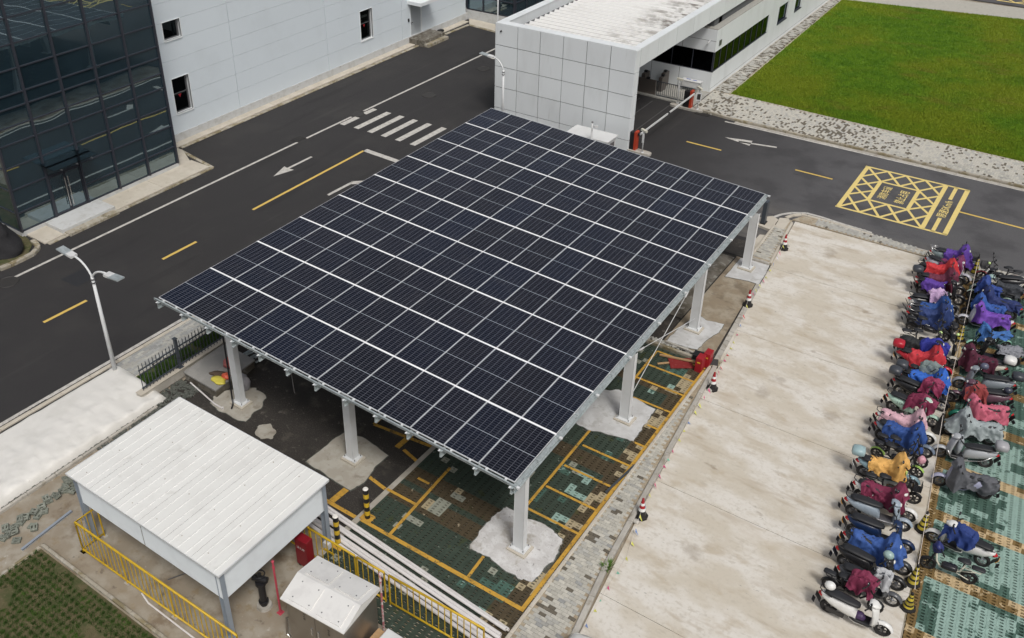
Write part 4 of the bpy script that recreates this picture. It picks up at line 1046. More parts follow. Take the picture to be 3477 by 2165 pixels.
patch('cement_spill', [(3.73, 0.12), (3.59, 0.47), (3.82, 0.72), (4.24, 0.62), (4.43, 0.25), (4.11, 0.03)], MT['grey_patch'], 0, .012, 7, .08)

# ---- loose bricks and rubble row at the far end of the bays
rb = random.Random(3)
def loose(mesh, x, y, z, rz, nm, label, cat, group, tilt=0):
    return tag(link(nm, mesh, None, (x, y, z), (rb.uniform(-tilt, tilt), rb.uniform(-tilt, tilt), rz)), label, cat, group)
m = MB(); m.cbox(-.10, .10, -.05, .05, 0, .06, .008); bm_ = m.mesh('loose_brick', MT['brick_grey'])
for i in range(26):
    t_ = i / 25; x = 12.1 + t_ * 1.75 + rb.uniform(-.06, .06); y = 12.72 - rb.uniform(-.05, .16)
    loose(bm_, x, y, .02 + rb.choice((0, 0, .055)), rb.uniform(0, 3), 'loose_brick', 'loose grey brick in the broken row beyond the last yellow bay', 'brick', 'loose bricks beyond the bays', .15)
kerb('far_bay_kerb', [(12.0, 12.42), (14.1, 12.42)], .13, .12, MT['kerb_mossy'], 0, 1.0)
t = thing('timber_batten', 'long pale timber edging leaning on the loose bricks', 'timber', (13.3, 12.6, .1)); m = MB(); m.obox((13.5, 12.62, .14), 1.15, .07, .05, R(-3)); part('batten', m, MT['kerb'], t)

# far lawn footpath + kerbs + lawn
kerb('lawn_road_kerb', [(4.95, 35.35), (7.1, 35.12), (22, 34.98), (60, 34.7)], .14, .15, MT['kerb_mossy'], 0, 1.0)
kerb('lawn_gutter', [(7.1, 34.93), (22, 34.80), (60, 34.55)], .22, .022, MT['kerb'], 0, 1.0)
def lawn_y(x): return 38.85 - (x - 5.6) * .043
sheet('footpath_bed', [(4.2, 35.4), (7, 35.2), (60, 34.75), (60, 36.6), (5.3, 38.9), (5.3, 75), (4.2, 75)], .035, MT['cinder'])
def dk2(x, y, q, rnd):
    t = rnd.random(); c = max(0, 1 - abs(x - 12.5) / 3.6) * .34 + max(0, 1 - abs(x - 5.5) / 1.6) * .35
    if t < .05 + c + max(0, q) * .40: return 2
    return 1 if t > .78 else 0
brickfield('lawn_footpath', lambda x, y: 35.28 - (x - 7) * .012 < y < lawn_y(x) - .09 and (x > 4.9 or y > 35.6) and x > 4.25, (4.25, 26, 35.2, 39.0), .03, .205, .112, [MT['brick_pale'], MT['brick_grey'], MT['brick_dark'], MT['brick_blue']], None, 'y', 300, dk2)
brickfield('gatehouse_footpath', lambda x, y: x < 5.12 - (y - 39) * .014, (4.25, 5.3, 39.0, 68), .03, .205, .112, [MT['brick_grey'], MT['brick_pale'], MT['brick_dark'], MT['brick_blue']], None, 'x', 300, lambda x, y, q, r: 2 if r.random() < .35 + q * .4 else (1 if r.random() < .2 else 0))
kerb('lawn_edging', [(5.3, 38.92), (26, 38.02)], .07, .085, MT['apron'], 0, 1.0)
kerb('lawn_edging', [(5.25, 39.0), (4.85, 66)], .07, .085, MT['apron'], 0, 1.2)
def lawn_far(x): return 64.2 + (x - 4.8) * .17
sheet('lawn', [(5.3, 38.98), (60, 36.6), (60, 73), (4.85, lawn_far(4.85))], .07, MT['grass_lawn'])
def blades(name, n, sampler, hmin, hmax, wd, mat, seed, parent=None):
    rr = random.Random(seed); mb = MB(); vs = []; fs = []
    for i in range(n):
        x, y, z_ = sampler(rr)
        h = rr.uniform(hmin, hmax); a = rr.uniform(0, 6.283); ca, sa = math.cos(a) * wd, math.sin(a) * wd; lx, ly = rr.uniform(-1, 1) * h * .8, rr.uniform(-1, 1) * h * .8
        o = len(vs); vs += [(x - ca, y - sa, z_), (x + ca, y + sa, z_), (x + lx, y + ly, z_ + h)]; fs.append((o, o + 1, o + 2))
    mb.v = vs; mb.f = fs; mb.mi = [0] * len(fs)
    o = link(name, mb.mesh(name, mat)); return tag(o, kind='stuff')
def s_lawn(rr):
    while 1:
        t = rr.random() ** 1.6
        y = 37.6 + t * 30; x = rr.uniform(4.9, 27)
        if y > lawn_y(x) + .05 and y < lawn_far(x) - .1 and x > 5.3 - (y - 39) * .016 and inframe(x, y): return x, y, .065
lg = blades('lawn_grass', 230000, s_lawn, .05, .13, .018, MT['blade'], 11)
tag(lg, 'bright green mown lawn beyond the paved footpath', 'grass')
sheet('far_footpath', [(4, lawn_far(4)), (60, lawn_far(60)), (60, 76), (23, 69.9), (3.8, 69.0)], .05, MT['brick_pale'])

# ================================================================ SOLAR CARPORT
PXW, PYL = 1.15366, 2.308
ya, sx_, sy_, h0 = 0.02345, -0.06118, -0.01475, 4.1282
def cz(x, y): return h0 + sx_ * x + sy_ * y
ex = Vector((math.cos(ya), math.sin(ya), 0)); ey = Vector((-math.sin(ya), math.cos(ya), 0))
ex.z = sx_ * ex.x + sy_ * ex.y; ey.z = sx_ * ey.x + sy_ * ey.y
exn = ex.normalized(); eyn = ey.normalized(); nn = exn.cross(eyn).normalized(); eyn = nn.cross(exn)
cp = thing('solar_carport', 'large carport roofed with dark solar panels on white steel posts', 'carport', (7, 10, 0))
fm = MB(); W_, L_ = 1.134, 2.278; t_ = .030
fm.box(0, W_, 0, .014, -t_, .004); fm.box(0, W_, L_ - .014, L_, -t_, .004); fm.box(0, .007, .014, L_ - .014, -t_, .003); fm.box(W_ - .007, W_, .014, L_ - .014, -t_, .003)
fme = fm.mesh('frame', MT['alu'])
gm = MB(); gm.box(.007, W_ - .007, .014, L_ - .014, -.006, 0); gme = gm.mesh('solar_panel', MT['solar'])
rs = random.Random(2)
for j in range(9):
    for i in range(12):
        P_ = Vector((0, 0, h0)) + ex * (i * PXW + .010) + ey * (j * PYL + .015)
        tw = Matrix.Rotation(rs.uniform(-.0035, .0035), 4, 'X') @ Matrix.Rotation(rs.uniform(-.0035, .0035), 4, 'Y')
        mt_ = Matrix((exn, eyn, nn)).transposed().to_4x4(); mt_.translation = P_
        o = bpy.data.objects.new('solar_panel', gme); COL.objects.link(o); o.parent = cp
        o.matrix_world = Matrix.Translation(-Vector((7, 10, 0))) @ mt_ @ tw
        o.matrix_basis = Matrix.Translation(-Vector((7, 10, 0))) @ mt_ @ tw
        f = link('frame', fme, o)
def along(a, b, u0, u1, v0, v1, w0, w1):
    """box between plane coordinates: a..b ignored; u along ex, v along ey, w along normal"""
    vs = []
    for w__ in (w0, w1):
        for (u, v) in ((u0, v0), (u1, v0), (u1, v1), (u0, v1)):
            vs.append(Vector((0, 0, h0)) + ex * u + ey * v + nn * w__)
    return vs
FB = [(0, 3, 2, 1), (4, 5, 6, 7), (0, 1, 5, 4), (1, 2, 6, 5), (2, 3, 7, 6), (3, 0, 4, 7)]
XT, YT = 12 * PXW, 9 * PYL
def rail(name, mat, *bs):
    m = MB()
    for b_ in bs: m.add(along(0, 0, *b_), FB)
    return part(name, m, mat, cp)
# white gap closing strips under the wide seams and thin ones between columns
for j in range(1, 9): rail('seam_strip', MT['seam_white'], (0.0, XT, j * PYL - .048, j * PYL + .052, -.012, .001) if False else (0.0, XT, j * PYL - .030, j * PYL + .030, -.014, .0062))
for i in range(1, 12): rail('seam_strip', MT['galv'], (i * PXW - .005, i * PXW + .005, 0.01, YT, -.018, -.004))
# upper rails along the rows: stubs stick out on the right
for j in range(10):
    v = j * PYL
    rail('cross_rail', MT['galv'], (-.05, XT + .10, v - .03 - (.06 if j == 0 else 0), v + .03 - (.06 if j == 0 else 0), -.075, -.032))
    rail('rail_end_cap', MT['white_post'], (XT + .105, XT + .20, v - .035 - (.06 if j == 0 else 0), v + .035 - (.06 if j == 0 else 0), -.08, -.028))
for j in range(9):
    v = j * PYL + PYL * .5
    rail('cross_rail', MT['galv'], (-.03, XT + .09, v - .02, v + .02, -.07, -.034))
# near edge channel with clips
rail('edge_channel', MT['galv'], (-.12, XT + .06, -.09, -.075, -.095, -.02), (-.12, XT + .06, -.075, -.012, -.095, -.085), (-.12, XT + .06, -.055, -.045, -.085, -.03))
for i in range(12):
    for k in (.25, .78):
        u = (i + k) * PXW; rail('panel_clip', MT['white_post'], (u - .03, u + .03, -.05, .03, -.03, .012))
# purlins along the length, under the rails; cut ends show at the near edge
for i in range(13):
    u = .12 + i * (XT - .14) / 12
    rail('purlin', MT['galv'], (u - .004, u + .004, -.16, YT + .02, -.30, -.077), (u + .004, u + .062, -.16, YT + .02, -.085, -.078), (u + .004, u + .062, -.16, YT + .02, -.30, -.293), (u + .056, u + .062, -.16, YT + .02, -.293, -.275))
    rail('purlin_cleat', MT['white_post'], (u - .06, u - .006, -.18, -.10, -.09, -.079))
# right hand edge beam
rail('edge_beam', MT['galv'], (XT + .012, XT + .10, -.10, YT + .05, -.11, -.102), (XT + .05, XT + .058, -.10, YT + .05, -.27, -.11), (XT + .012, XT + .10, -.10, YT + .05, -.28, -.271))
rb2 = random.Random(9)
for k in range(26):
    v = .3 + k * .78 + rb2.uniform(-.1, .1); rail('bolt_plate', MT['rim'], (XT + .072, XT + .085, v, v + .09, -.101, -.098))
# main beams across, one per row of posts
PYs = [.98, 7.82, 14.15, 19.7]
for v in PYs: rail('main_beam', MT['galv'], (.05, XT - .1, v - .005, v + .005, -.55, -.31), (.05, XT - .1, v - .08, v + .08, -.31, -.302), (.05, XT - .1, v - .08, v + .08, -.56, -.551))
def post(x, y, wd=.34, dp=.20, base=.05):
    m = MB(); top = cz(x, y) - .3
    m.box(x - wd / 2 + .012, x + wd / 2 - .012, y - .006, y + .006, base, top)
    m.box(x - wd / 2, x - wd / 2 + .012, y - dp / 2, y + dp / 2, base, top); m.box(x + wd / 2 - .012, x + wd / 2, y - dp / 2, y + dp / 2, base, top)
    m.box(x - wd / 2 + .012, x + wd / 2 - .012, y - dp / 2 + .01, y - dp / 2 + .02, base, top)
    o = part('post', m, MT['white_post'], cp)
    m = MB(); m.cbox(x - .26, x + .26, y - .20, y + .20, base - .0, base + .03, .004); part('base_plate', m, MT['white_post'], o)
    m = MB(); m.prism([(x - .3, y - .26), (x + .33, y - .28), (x + .34, y + .24), (x - .28, y + .25)], 0, base); part('grout_pad', m, MT['apron'], o)
    m = MB()
    for a in (-.21, .21):
        for b in (-.15, .15): m.cyl((x + a, y + b, base + .03), (x + a, y + b, base + .09), .014, n=6)
    part('anchor_bolt', m, MT['rim'], o)
    return o
post(13.69, .98, base=.13); post(13.62, 7.82, base=.12); post(13.43, 14.15, base=.10); post(13.46, 19.7, base=.10)
post(2.22, .93, .30, .22, .10); post(7.28, 1.05, .28, .26, .12); post(2.2, 7.8, .30); post(7.25, 7.8, .30); post(2.15, 14.1); post(2.1, 19.7); post(7.2, 14.1); post(7.2, 19.7)
# cable down the first post
m = MB(); m.tube([(2.0, .80, 3.5), (2.0, .79, 1.5), (1.98, .78, .6), (2.02, .74, .25), (2.12, .66, .12), (2.2, .5, .05)], .03, 6); part('cable', m, MT['black'], cp)
# bracing wires between the 2nd and 3rd right post
m = MB(); m.cyl((13.62, 7.95, .75), (13.46, 14.0, 3.05), .012, n=5); m.cyl((13.62, 7.95, 2.75), (13.46, 14.0, .62), .012, n=5)
part('brace_rod', m, MT['white_post'], cp)
m = MB(); m.cyl((13.50, 12.45, 2.46), (13.49, 12.75, 2.57), .035, n=6); m.cyl((13.60, 8.55, 2.53), (13.59, 8.85, 2.43), .035, n=6); part('turnbuckle', m, MT['white_post'], cp)
m = MB(); m.tube([(5.75, .25, 3.4), (5.75, .28, 2.6), (5.75, .3, 2.55)], .012, 5); part('hanging_wire', m, MT['rim'], cp)
# downpipe at the far right corner
t = thing('dark_signboard', 'dark upright board behind the far right corner post', 'board', (12.75, 23.9, 0)); m = MB(); m.cbox(12.62, 12.80, 23.75, 24.05, .1, 1.25, .01); part('board', m, MT['dark_rail'], t); m = MB(); m.box(12.6, 12.85, 23.72, 24.1, .1, .16); part('base', m, MT['black'], t)

# ================================================================ ROOFED PUMP SHED
sh = thing('open_shed', 'open sided shed with a flat white ribbed roof in the lower left', 'shed', (6.1, -3.9, 0))
SX0, SX1, SY0, SY1 = 3.0, 9.2, -5.98, -1.95
ns = 6; ww = (SX1 - SX0) / ns
for i in range(ns):
    a = SX0 + i * ww; b = a + ww; m = MB(); z0 = 2.60
    # flat tray with three low ribs
    m.box(a + .007, b - .007, SY0, SY1, z0 - .03, z0)
    for r_ in (.2, .5, .8):
        xr = a + ww * r_; hw = .026; m.add([(xr - hw, SY0, z0), (xr + hw, SY0, z0), (xr + hw, SY1, z0), (xr - hw, SY1, z0), (xr - hw * .5, SY0, z0 + .010), (xr + hw * .5, SY0, z0 + .010), (xr + hw * .5, SY1, z0 + .010), (xr - hw * .5, SY1, z0 + .010)], [(4, 5, 6, 7), (0, 1, 5, 4), (1, 2, 6, 5), (2, 3, 7, 6), (3, 0, 4, 7)])
    part('roof_sheet', m, MT['roof_white'], sh)
m = MB(); 
for i in range(6):
    for j in range(4):
        x = SX0 + .45 + i * 1.0; y = SY0 + .35 + j * 1.1; m.cyl((x, y, 2.60), (x, y, 2.612), .018, n=6)
part('roof_screw', m, MT['kerb'], sh)
m = MB(); m.box(SX0 - .02, SX1 + .02, SY0 - .02, SY0, 2.55, 2.608); m.box(SX1, SX1 + .02, SY0, SY1, 2.55, 2.608); m.box(SX0 - .02, SX0, SY0, SY1, 2.55, 2.608); m.box(SX0, SX1, SY1, SY1 + .02, 2.55, 2.608); part('roof_trim', m, MT['white_post'], sh)
def ribbed(x0, y0, x1, y1, z0, z1, n):
    m = MB(); d = Vector((x1 - x0, y1 - y0)).normalized(); o = Vector((d.y, -d.x))
    for i in range(n):
        a = z0 + (z1 - z0) * i / n; b = z0 + (z1 - z0) * (i + 1) / n; mid = (a + b) / 2; e = .014
        vs = [(x0, y0, a), (x1, y1, a), (x1 + o.x * e, y1 + o.y * e, mid), (x0 + o.x * e, y0 + o.y * e, mid), (x1, y1, b), (x0, y0, b)]
        m.add(vs, [(0, 1, 2, 3), (3, 2, 4, 5)])
    return m
xm = (SX0 + SX1) / 2 - .1
for a, b in ((SX0 + .28, xm), (xm + .03, SX1 - .12)):
    part('side_panel', ribbed(a, SY0 + .1, b, SY0 + .1, 1.55, 2.55, 20), MT['panel_side'], sh)
part('side_panel', ribbed(SX1 - .12, SY0 + .22, SX1 - .12, SY1 - .12, 1.48, 2.55, 20), MT['panel_side'], sh)
part('side_panel', ribbed(SX1 - .2, SY1 - .1, SX0 + .2, SY1 - .1, 1.55, 2.55, 14), MT['panel_side'], sh)
for (x, y) in ((SX0 + .2, SY0 + .14), (SX1 - .16, SY0 + .14), (SX1 - .14, SY1 - .16), (SX0 + .2, SY1 - .16), ):
    m = MB(); m.box(x - .09, x - .08, y - .07, y + .07, 0, 2.56); m.box(x + .08, x + .09, y - .07, y + .07, 0, 2.56); m.box(x - .08, x + .08, y - .005, y + .005, 0, 2.56)
    o = part('post', m, MT['grey_post'], sh); m = MB(); m.box(x - .13, x + .13, y - .11, y + .11, 0, .02); part('base_plate', m, MT['grey_post'], o)
m = MB(); m.box(SX0 + .1, SX1 - .1, SY0 + .12, SY0 + .2, 2.42, 2.56); m.box(SX0 + .1, SX1 - .1, SY1 - .2, SY1 - .12, 2.42, 2.56); m.box(4.9, 5.0, SY0 + .2, SY1 - .2, 2.42, 2.56); m.box(7.1, 7.2, SY0 + .2, SY1 - .2, 2.42, 2.56); part('roof_beam', m, MT['grey_post'], sh)

# yellow railings
def railing(label, pts, h=1.2, step=.2, feet=True, z0=.12):
    t = thing('yellow_railing', label, 'railing', (pts[0][0], pts[0][1], 0), 0, 'yellow tube railings round the shed')
    m = MB(); P3 = [(p[0], p[1], h) for p in pts]
    a = Vector(P3[0]); 
    m.tube([(pts[0][0], pts[0][1], h - .06)] + P3 + [(pts[-1][0], pts[-1][1], h - .06)], .033, 8); part('top_rail', m, MT['yellow_rail'], t, True)
    m = MB(); m.tube([(p[0], p[1], z0) for p in pts], .028, 8); part('bottom_rail', m, MT['yellow_rail'], t, True)
    for p, q in zip(pts[:-1], pts[1:]):
        p = Vector(p); q = Vector(q); d = q - p; n = max(1, round(d.length / step))
        for i in range(n + 1):
            c = p + d * i / n; big = i in (0, n) or (i % 10 == 0)
            m = MB(); m.cyl((c.x, c.y, z0 + .01 if not big else .02), (c.x, c.y, h - .01), .026 if big else .014, n=6, cap=False)
            part('upright' if not big else 'stanchion', m, MT['yellow_rail'], t, True)
            if big and feet:
                m = MB(); m.box(c.x - .09, c.x + .09, c.y - .06, c.y + .06, .0, .02); part('foot_plate', m, MT['kerb'], t)
    return t
railing('long yellow tube railing along the grass side of the shed', [(3.38, -5.6), (3.38, -6.32), (9.9, -6.27)])
railing('yellow tube railing panel inside the shed on its tarpaulin side', [(3.5, -4.9), (4.6, -2.6)], feet=False)
railing('short yellow tube railing panel under the shed roof by the red box', [(7.35, -2.66), (8.95, -2.66)])
railing('yellow tube railing panel right of the shed post beside the striped bollard', [(9.0, -2.67), (10.66, -2.68)])
railing('middle yellow tube railing panel behind the steel cabinet', [(10.74, -2.68), (11.68, -2.66)])
railing('yellow tube railing panel at the end of the white pipes', [(11.84, -2.66), (14.84, -2.58)])
# pipes inside the shed
t = thing('water_pump', 'black valve stand under the shed edge beside the steel cabinet', 'pump', (9.05, -4.65, 0))
m = MB(); m.cyl((9.05, -4.65, 0), (9.05, -4.65, .09), .22, .2, n=16); part('flange', m, MT['kerb'], t)
m = MB(); m.cyl((9.05, -4.65, .09), (9.05, -4.65, .95), .10, n=14); m.cyl((9.05, -4.65, .2), (9.05, -4.65, .25), .14, n=14); m.cyl((9.05, -4.65, .9), (9.05, -4.65, 1.0), .15, n=14); part('riser', m, MT['black'], t, False)
m = MB(); m.cyl((8.85, -4.72, 1.1), (9.25, -4.58, 1.1), .09, n=10); m.torus((9.05, -4.65, 1.28), .14, .02, 'z', 14, 5); m.cyl((9.05, -4.65, 1.0), (9.05, -4.65, 1.3), .05, n=8); part('valve', m, MT['black'], t)
t = thing('floor_pipe', 'thin pale pipe on the ground crossing under the yellow railing', 'pipe', (7, -6, 0))
m = MB(); m.tube([(6.0, -6.32, .05), (6.4, -6.42, .04), (9.3, -6.47, .04)], .025, 6); part('run', m, MT['pipe'], t); m = MB(); m.tube([(6.9, -4.3, .04), (6.2, -5.6, .04)], .018, 6); part('branch', m, MT['rim'], t)
t = thing('hand_wheel', 'dark hand wheel lying on the floor inside the shed', 'wheel', (4.5, -4.2, 0)); m = MB(); m.torus((4.55, -4.6, .3), .15, .02, 'y', 16, 5); part('ring', m, MT['black'], t); m = MB(); m.cyl((4.55, -4.6, 0), (4.55, -4.6, .3), .03, n=6); part('stem', m, MT['black'], t)

# red hydrant cabinet and red poles
def text_mesh(body, size, mat, name='lettering'):
    cu = bpy.data.curves.new(name, 'FONT'); cu.body = body; cu.size = size; cu.align_x = 'CENTER'; cu.align_y = 'CENTER'
    to = bpy.data.objects.new('tmp', cu); COL.objects.link(to); bpy.context.view_layer.update()
    me = bpy.data.meshes.new_from_object(to.evaluated_get(bpy.context.evaluated_depsgraph_get())); bpy.data.objects.remove(to)
    me.name = name; me.materials.clear(); me.materials.append(mat); return me
MT['red_deep'] = M('deep_red_paint', (0.20, 0.008, 0.016), [], .45)
t = thing('fire_hydrant_cabinet', 'dark red metal fire cabinet standing by the shed corner post', 'cabinet', (9.05, -2.95, 0))
m = MB(); m.cbox(8.80, 9.24, -3.10, -2.84, .1, 1.12, .01); part('body', m, MT['red_deep'], t)
m = MB(); m.box(8.83, 9.21, -3.105, -3.10, .15, 1.05); part('door', m, MT['red_deep'], t)
o = link('lettering', text_mesh('消火栓', .1, MT['paper']), t, (9.02 - 9.05, -3.108 + 2.95, .8), (R(90), 0, 0))
m = MB(); m.box(8.83, 8.9, -3.08, -2.86, 0, .1); m.box(9.14, 9.21, -3.08, -2.86, 0, .1); part('leg', m, MT['black'], t)
def pole(x, y, h, mat, label):
    t = thing('marker_pole', label, 'pole', (x, y, 0)); m = MB(); m.cyl((x, y, 0), (x, y, h), .028, n=8); part('shaft', m, mat, t); m = MB(); m.ball((x, y, h), .045, .045, .04, 8, 4); m.cyl((x, y, h - .25), (x, y, h - .2), .04, n=8); part('cap', m, mat, t)
    m = MB(); m.cbox(x - .08, x + .08, y - .08, y + .08, 0, .02, .005); part('foot', m, mat, t)
pole(9.55, -4.55, 2.0, M('pinkish_red_pole', (0.46, 0.06, 0.09), [((0.5, 0.3, 0.3), 14, .6, .7, .6)], .5), 'thin red pole standing between the shed and the steel cabinet')
pole(12.26, -3.45, 2.3, M('flaked_pink_pole', (0.42, 0.13, 0.15), [((0.58, 0.54, 0.52), 9, .45, .55, .9)], .6), 'thin flaking pink and white pole at the right corner of the steel cabinet')

# stainless cabinet with a low gable lid
cb = thing('steel_cabinet', 'stainless steel equipment cabinet with a shallow gabled lid in the foreground', 'cabinet', (11.3, -4.3, 0))
rz = R(4); C0 = Vector((11.36, -4.34, 0))
def cbp(x, y, z_): return (C0.x + x * math.cos(rz) - y * math.sin(rz), C0.y + x * math.sin(rz) + y * math.cos(rz), z_)
def cbox_(m, x0, x1, y0, y1, z0, z1):
    m.add([cbp(a, b, c) for c in (z0, z1) for a, b in ((x0, y0), (x1, y0), (x1, y1), (x0, y1))], FB)
m = MB(); cbox_(m, -.92, .92, -.66, .66, .12, 1.82); part('body', m, MT['steel'], cb)
m = MB(); cbox_(m, -.9, .9, -.64, .64, 0, .119); part('plinth', m, MT['black'], cb)
for (a, b) in ((-.90, -.02), (.0, .90)):
    m = MB(); cbox_(m, a + .01, b, -.672, -.66, .16, 1.76); d_ = part('door', m, MT['steel'], cb)
    m = MB(); cbox_(m, b - .14 if a < -.5 else a + .06, b - .10 if a < -.5 else a + .10, -.70, -.672, .9, 1.15); part('handle', m, MT['chrome'], d_)
o = link('lettering', text_mesh('净\n水\n器', .085, MT['iron']), cb, Vector(cbp(-.35, -.676, 1.45)) - Vector((11.3, -4.3, 0)), (R(90), 0, rz))
o = link('lettering', text_mesh('净\n水\n器', .085, MT['iron']), cb, Vector(cbp(.42, -.676, 1.35)) - Vector((11.3, -4.3, 0)), (R(90), 0, rz))
m = MB(); m.add([cbp(-1.0, -.78, 1.83), cbp(1.0, -.78, 1.83), cbp(1.0, -.05, 2.08), cbp(-1.0, -.05, 2.08), cbp(1.0, .74, 1.90), cbp(-1.0, .74, 1.90)],
      [(0, 1, 2, 3), (3, 2, 4, 5), (0, 3, 5), (1, 4, 2)]); m.add([cbp(-1.0, -.78, 1.80), cbp(1.0, -.78, 1.80), cbp(1.0, -.78, 1.83), cbp(-1.0, -.78, 1.83)], [(0, 1, 2, 3)]); m.add([cbp(1.0, -.78, 1.80), cbp(1.0, .74, 1.80), cbp(1.0, .74, 1.90), cbp(1.0, -.78, 1.83)], [(0, 1, 2, 3)])
part('lid', m, MT['steel_lid'], cb)
for (x0, x1) in ((-.82, -.08), (.1, .84)):
    for (y0, y1, za, zb) in ((-.70, -.12, 1.857, 2.056), (.04, .64, 2.068, 1.928)):
        m = MB(); dz = .028; m.add([cbp(x0, y0, za), cbp(x1, y0, za), cbp(x1, y1, zb), cbp(x0, y1, zb), cbp(x0, y0, za + dz), cbp(x1, y0, za + dz), cbp(x1, y1, zb + dz), cbp(x0, y1, zb + dz)], FB); lp = part('lid_plate', m, MT['steel_lid'], cb)
        m = MB()
        for fx in (.15, .85):
            for fy in (.15, .85): px_, py_ = x0 + (x1 - x0) * fx, y0 + (y1 - y0) * fy; zz = za + (zb - za) * fy + dz; c_ = cbp(px_, py_, zz); m.cyl(c_, (c_[0], c_[1], c_[2] + .008), .018, n=8)
        part('screw', m, MT['rim'], lp)
m = MB(); m.tube([cbp(-1.02, -.6, .15), cbp(-1.12, -.6, .2), cbp(-1.12, -.55, .75), cbp(-1.0, -.5, .85)], .03, 6); part('hose', m, MT['steel'], cb)
t = thing('white_equipment_box', 'flat white box lid just entering the bottom edge right of the cabinet', 'box', (13.0, -4.3, 0))
m = MB(); m.cbox(12.75, 13.9, -4.9, -3.82, .1, 1.0, .02); part('body', m, MT['white_metal'], t); m = MB(); m.box(12.8, 13.85, -4.85, -3.87, 0, .1); part('plinth', m, MT['black'], t)
t = thing('timber_crate', 'rough timber crate beside the steel cabinet', 'crate', (12.6, -4.0, 0))
for k in range(4):
    m = MB(); m.box(12.36, 12.7, -4.2, -3.75, .02 + k * .16, .14 + k * .16); part('slat', m, MT['wood'], t)

# striped bollards
def bollard(x, y, label):
    t = thing('striped_bollard', label, 'bollard', (x, y, 0), 0, 'black and yellow striped bollards')
    h = 1.2; n = 7
    for k in range(n):
        m = MB(); m.cyl((x, y, .02 + k * h / n), (x, y, .02 + (k + 1) * h / n), .085, n=16, cap=False); part('stripe', m, MT['bollard_yellow'] if k % 2 else MT['black'], t, True)
    m = MB(); m.cyl((x, y, h + .02), (x, y, h + .05), .086, .06, n=16); part('cap', m, MT['white_cap'], t)
    m = MB(); m.cbox(x - .2, x + .2, y - .16, y + .16, .0, .06, .01); part('base', m, MT['paint_bay'], t)
bollard(9.31, -.62, 'black and yellow striped bollard standing on the bay corner')
bollard(9.30, -1.93, 'black and yellow striped bollard behind the yellow railing')
t = thing('white_junction_box', 'small white box on a yellow base by the rear bollard', 'box', (9.2, -2.2, 0)); m = MB(); m.cbox(9.0, 9.2, -2.25, -2.1, 0, .28, .02); part('body', m, MT['white_metal'], t); m = MB(); m.cbox(9.05, 9.45, -2.3, -2.26, .0, .1, .01); part('foot', m, MT['yellow_rail'], t)

# bundle of white steel tubes
tubes = [((7.75, -1.02), (14.95, -1.55)), ((7.78, -1.16), (14.90, -1.62)), ((7.85, -1.36), (14.86, -1.80)), ((7.9, -1.45), (14.92, -1.93)), ((8.0, -1.62), (14.85, -2.06)), ((8.0, -1.74), (14.8, -2.20)), ((8.05, -1.86), (14.75, -2.32))]
nm = ['first thin', 'second thin', 'third', 'fourth', 'fifth', 'sixth', 'seventh']
tl = ['long white steel tube nearest the yellow bay line', 'long white steel tube next to the outermost one by the bay line', 'long white tube on the far side of the dark gap in the bundle', 'long white tube lying against the gap of the bundle', 'long white tube in the middle of the near group', 'long white tube second from the yellow railing', 'long white tube lying nearest the yellow railing']
for i, (a, b) in enumerate(tubes):
    t = thing('steel_tube', tl[i], 'tube', (a[0], a[1], .1), 0, 'white steel tubes on the ground'); zz = .12 + (.05 if i in (1, 3, 5) else 0); r_ = .058 if i > 1 else .05
    m = MB(); m.tube([(a[0], a[1], zz), (b[0], b[1], zz)], r_, 12, False); m.tube([(b[0], b[1], zz), (a[0], a[1], zz)], r_ * .85, 12, False); part('barrel', m, MT['pipe'], t, True)
    m = MB(); m.torus((0, 0, 0), r_ * .95, .006, 'y', 14, 4); m.v = [(b[0] + .0 + q[1], b[1] + q[0], zz + q[2]) for q in m.v]; part('cut_end', m, MT['rust'], t)

# ================================================================ YARD GROUND, BEDS, FENCE
sheet('shed_yard', [(-.2, -9), (14.9, -9), (14.9, -2.35), (9.2, -2.35), (9.2, -1.6), (-.2, -1.6)], .008, MT['yard'])
sheet('yard_asphalt_strip', [(.6, -1.7), (9.0, -1.7), (9.0, -.8), (.6, -.8)], .012, MT['asphalt_dirty'])
sheet('planting_bed', [(-.2, -14), (30, -14), (14, -7.0), (2.25, -6.98), (2.15, -7.5), (2.2, -8.5), (2.2, -14)] if False else [(2.2, -14), (16, -14), (16, -7.05), (2.3, -6.98)], .03, MT['grass_dark'])
kerb('bed_kerb', [(2.2, -6.88), (15.5, -6.93)], .10, .10, MT['kerb_mossy'], 0, 1.0)
kerb('bed_kerb', [(2.15, -13), (2.2, -6.95)], .10, .06, MT['kerb_mossy'], 0, 1.0)
def s_bed(rr):
    while 1:
        gx_ = round(rr.uniform(2.3, 10) / .21) * .21; gy_ = round(rr.uniform(-9.8, -7.05) / .21) * .21
        if rr.random() < .3: gx_, gy_ = rr.uniform(2.3, 10), rr.uniform(-9.8, -7.1)
        x = gx_ + rr.gauss(0, .03); y = gy_ + rr.gauss(0, .03)
        if inframe(x, y) and y < -7.02 and noise.noise(Vector((x * 1.2, y * 1.2, 2))) > -.45: return x, y, .03
tag(blades('bed_grass', 15000, s_bed, .03, .10, .008, MT['blade_dark'], 12), 'dark tufted grass in the bed in the lower left corner', 'grass')
t = thing('grey_channel_bar', 'long grey metal bar lying on the yard beside the grass bed', 'bar', (1.8, -6.4, 0)); m = MB(); m.obox((1.81, -6.45, .03), .09, 1.75, .06, R(4)); part('web', m, MT['grey_post'], t); m = MB(); m.obox((1.86, -6.45, .065), .012, 1.75, .012, R(4)); part('lip', m, MT['rim'], t)
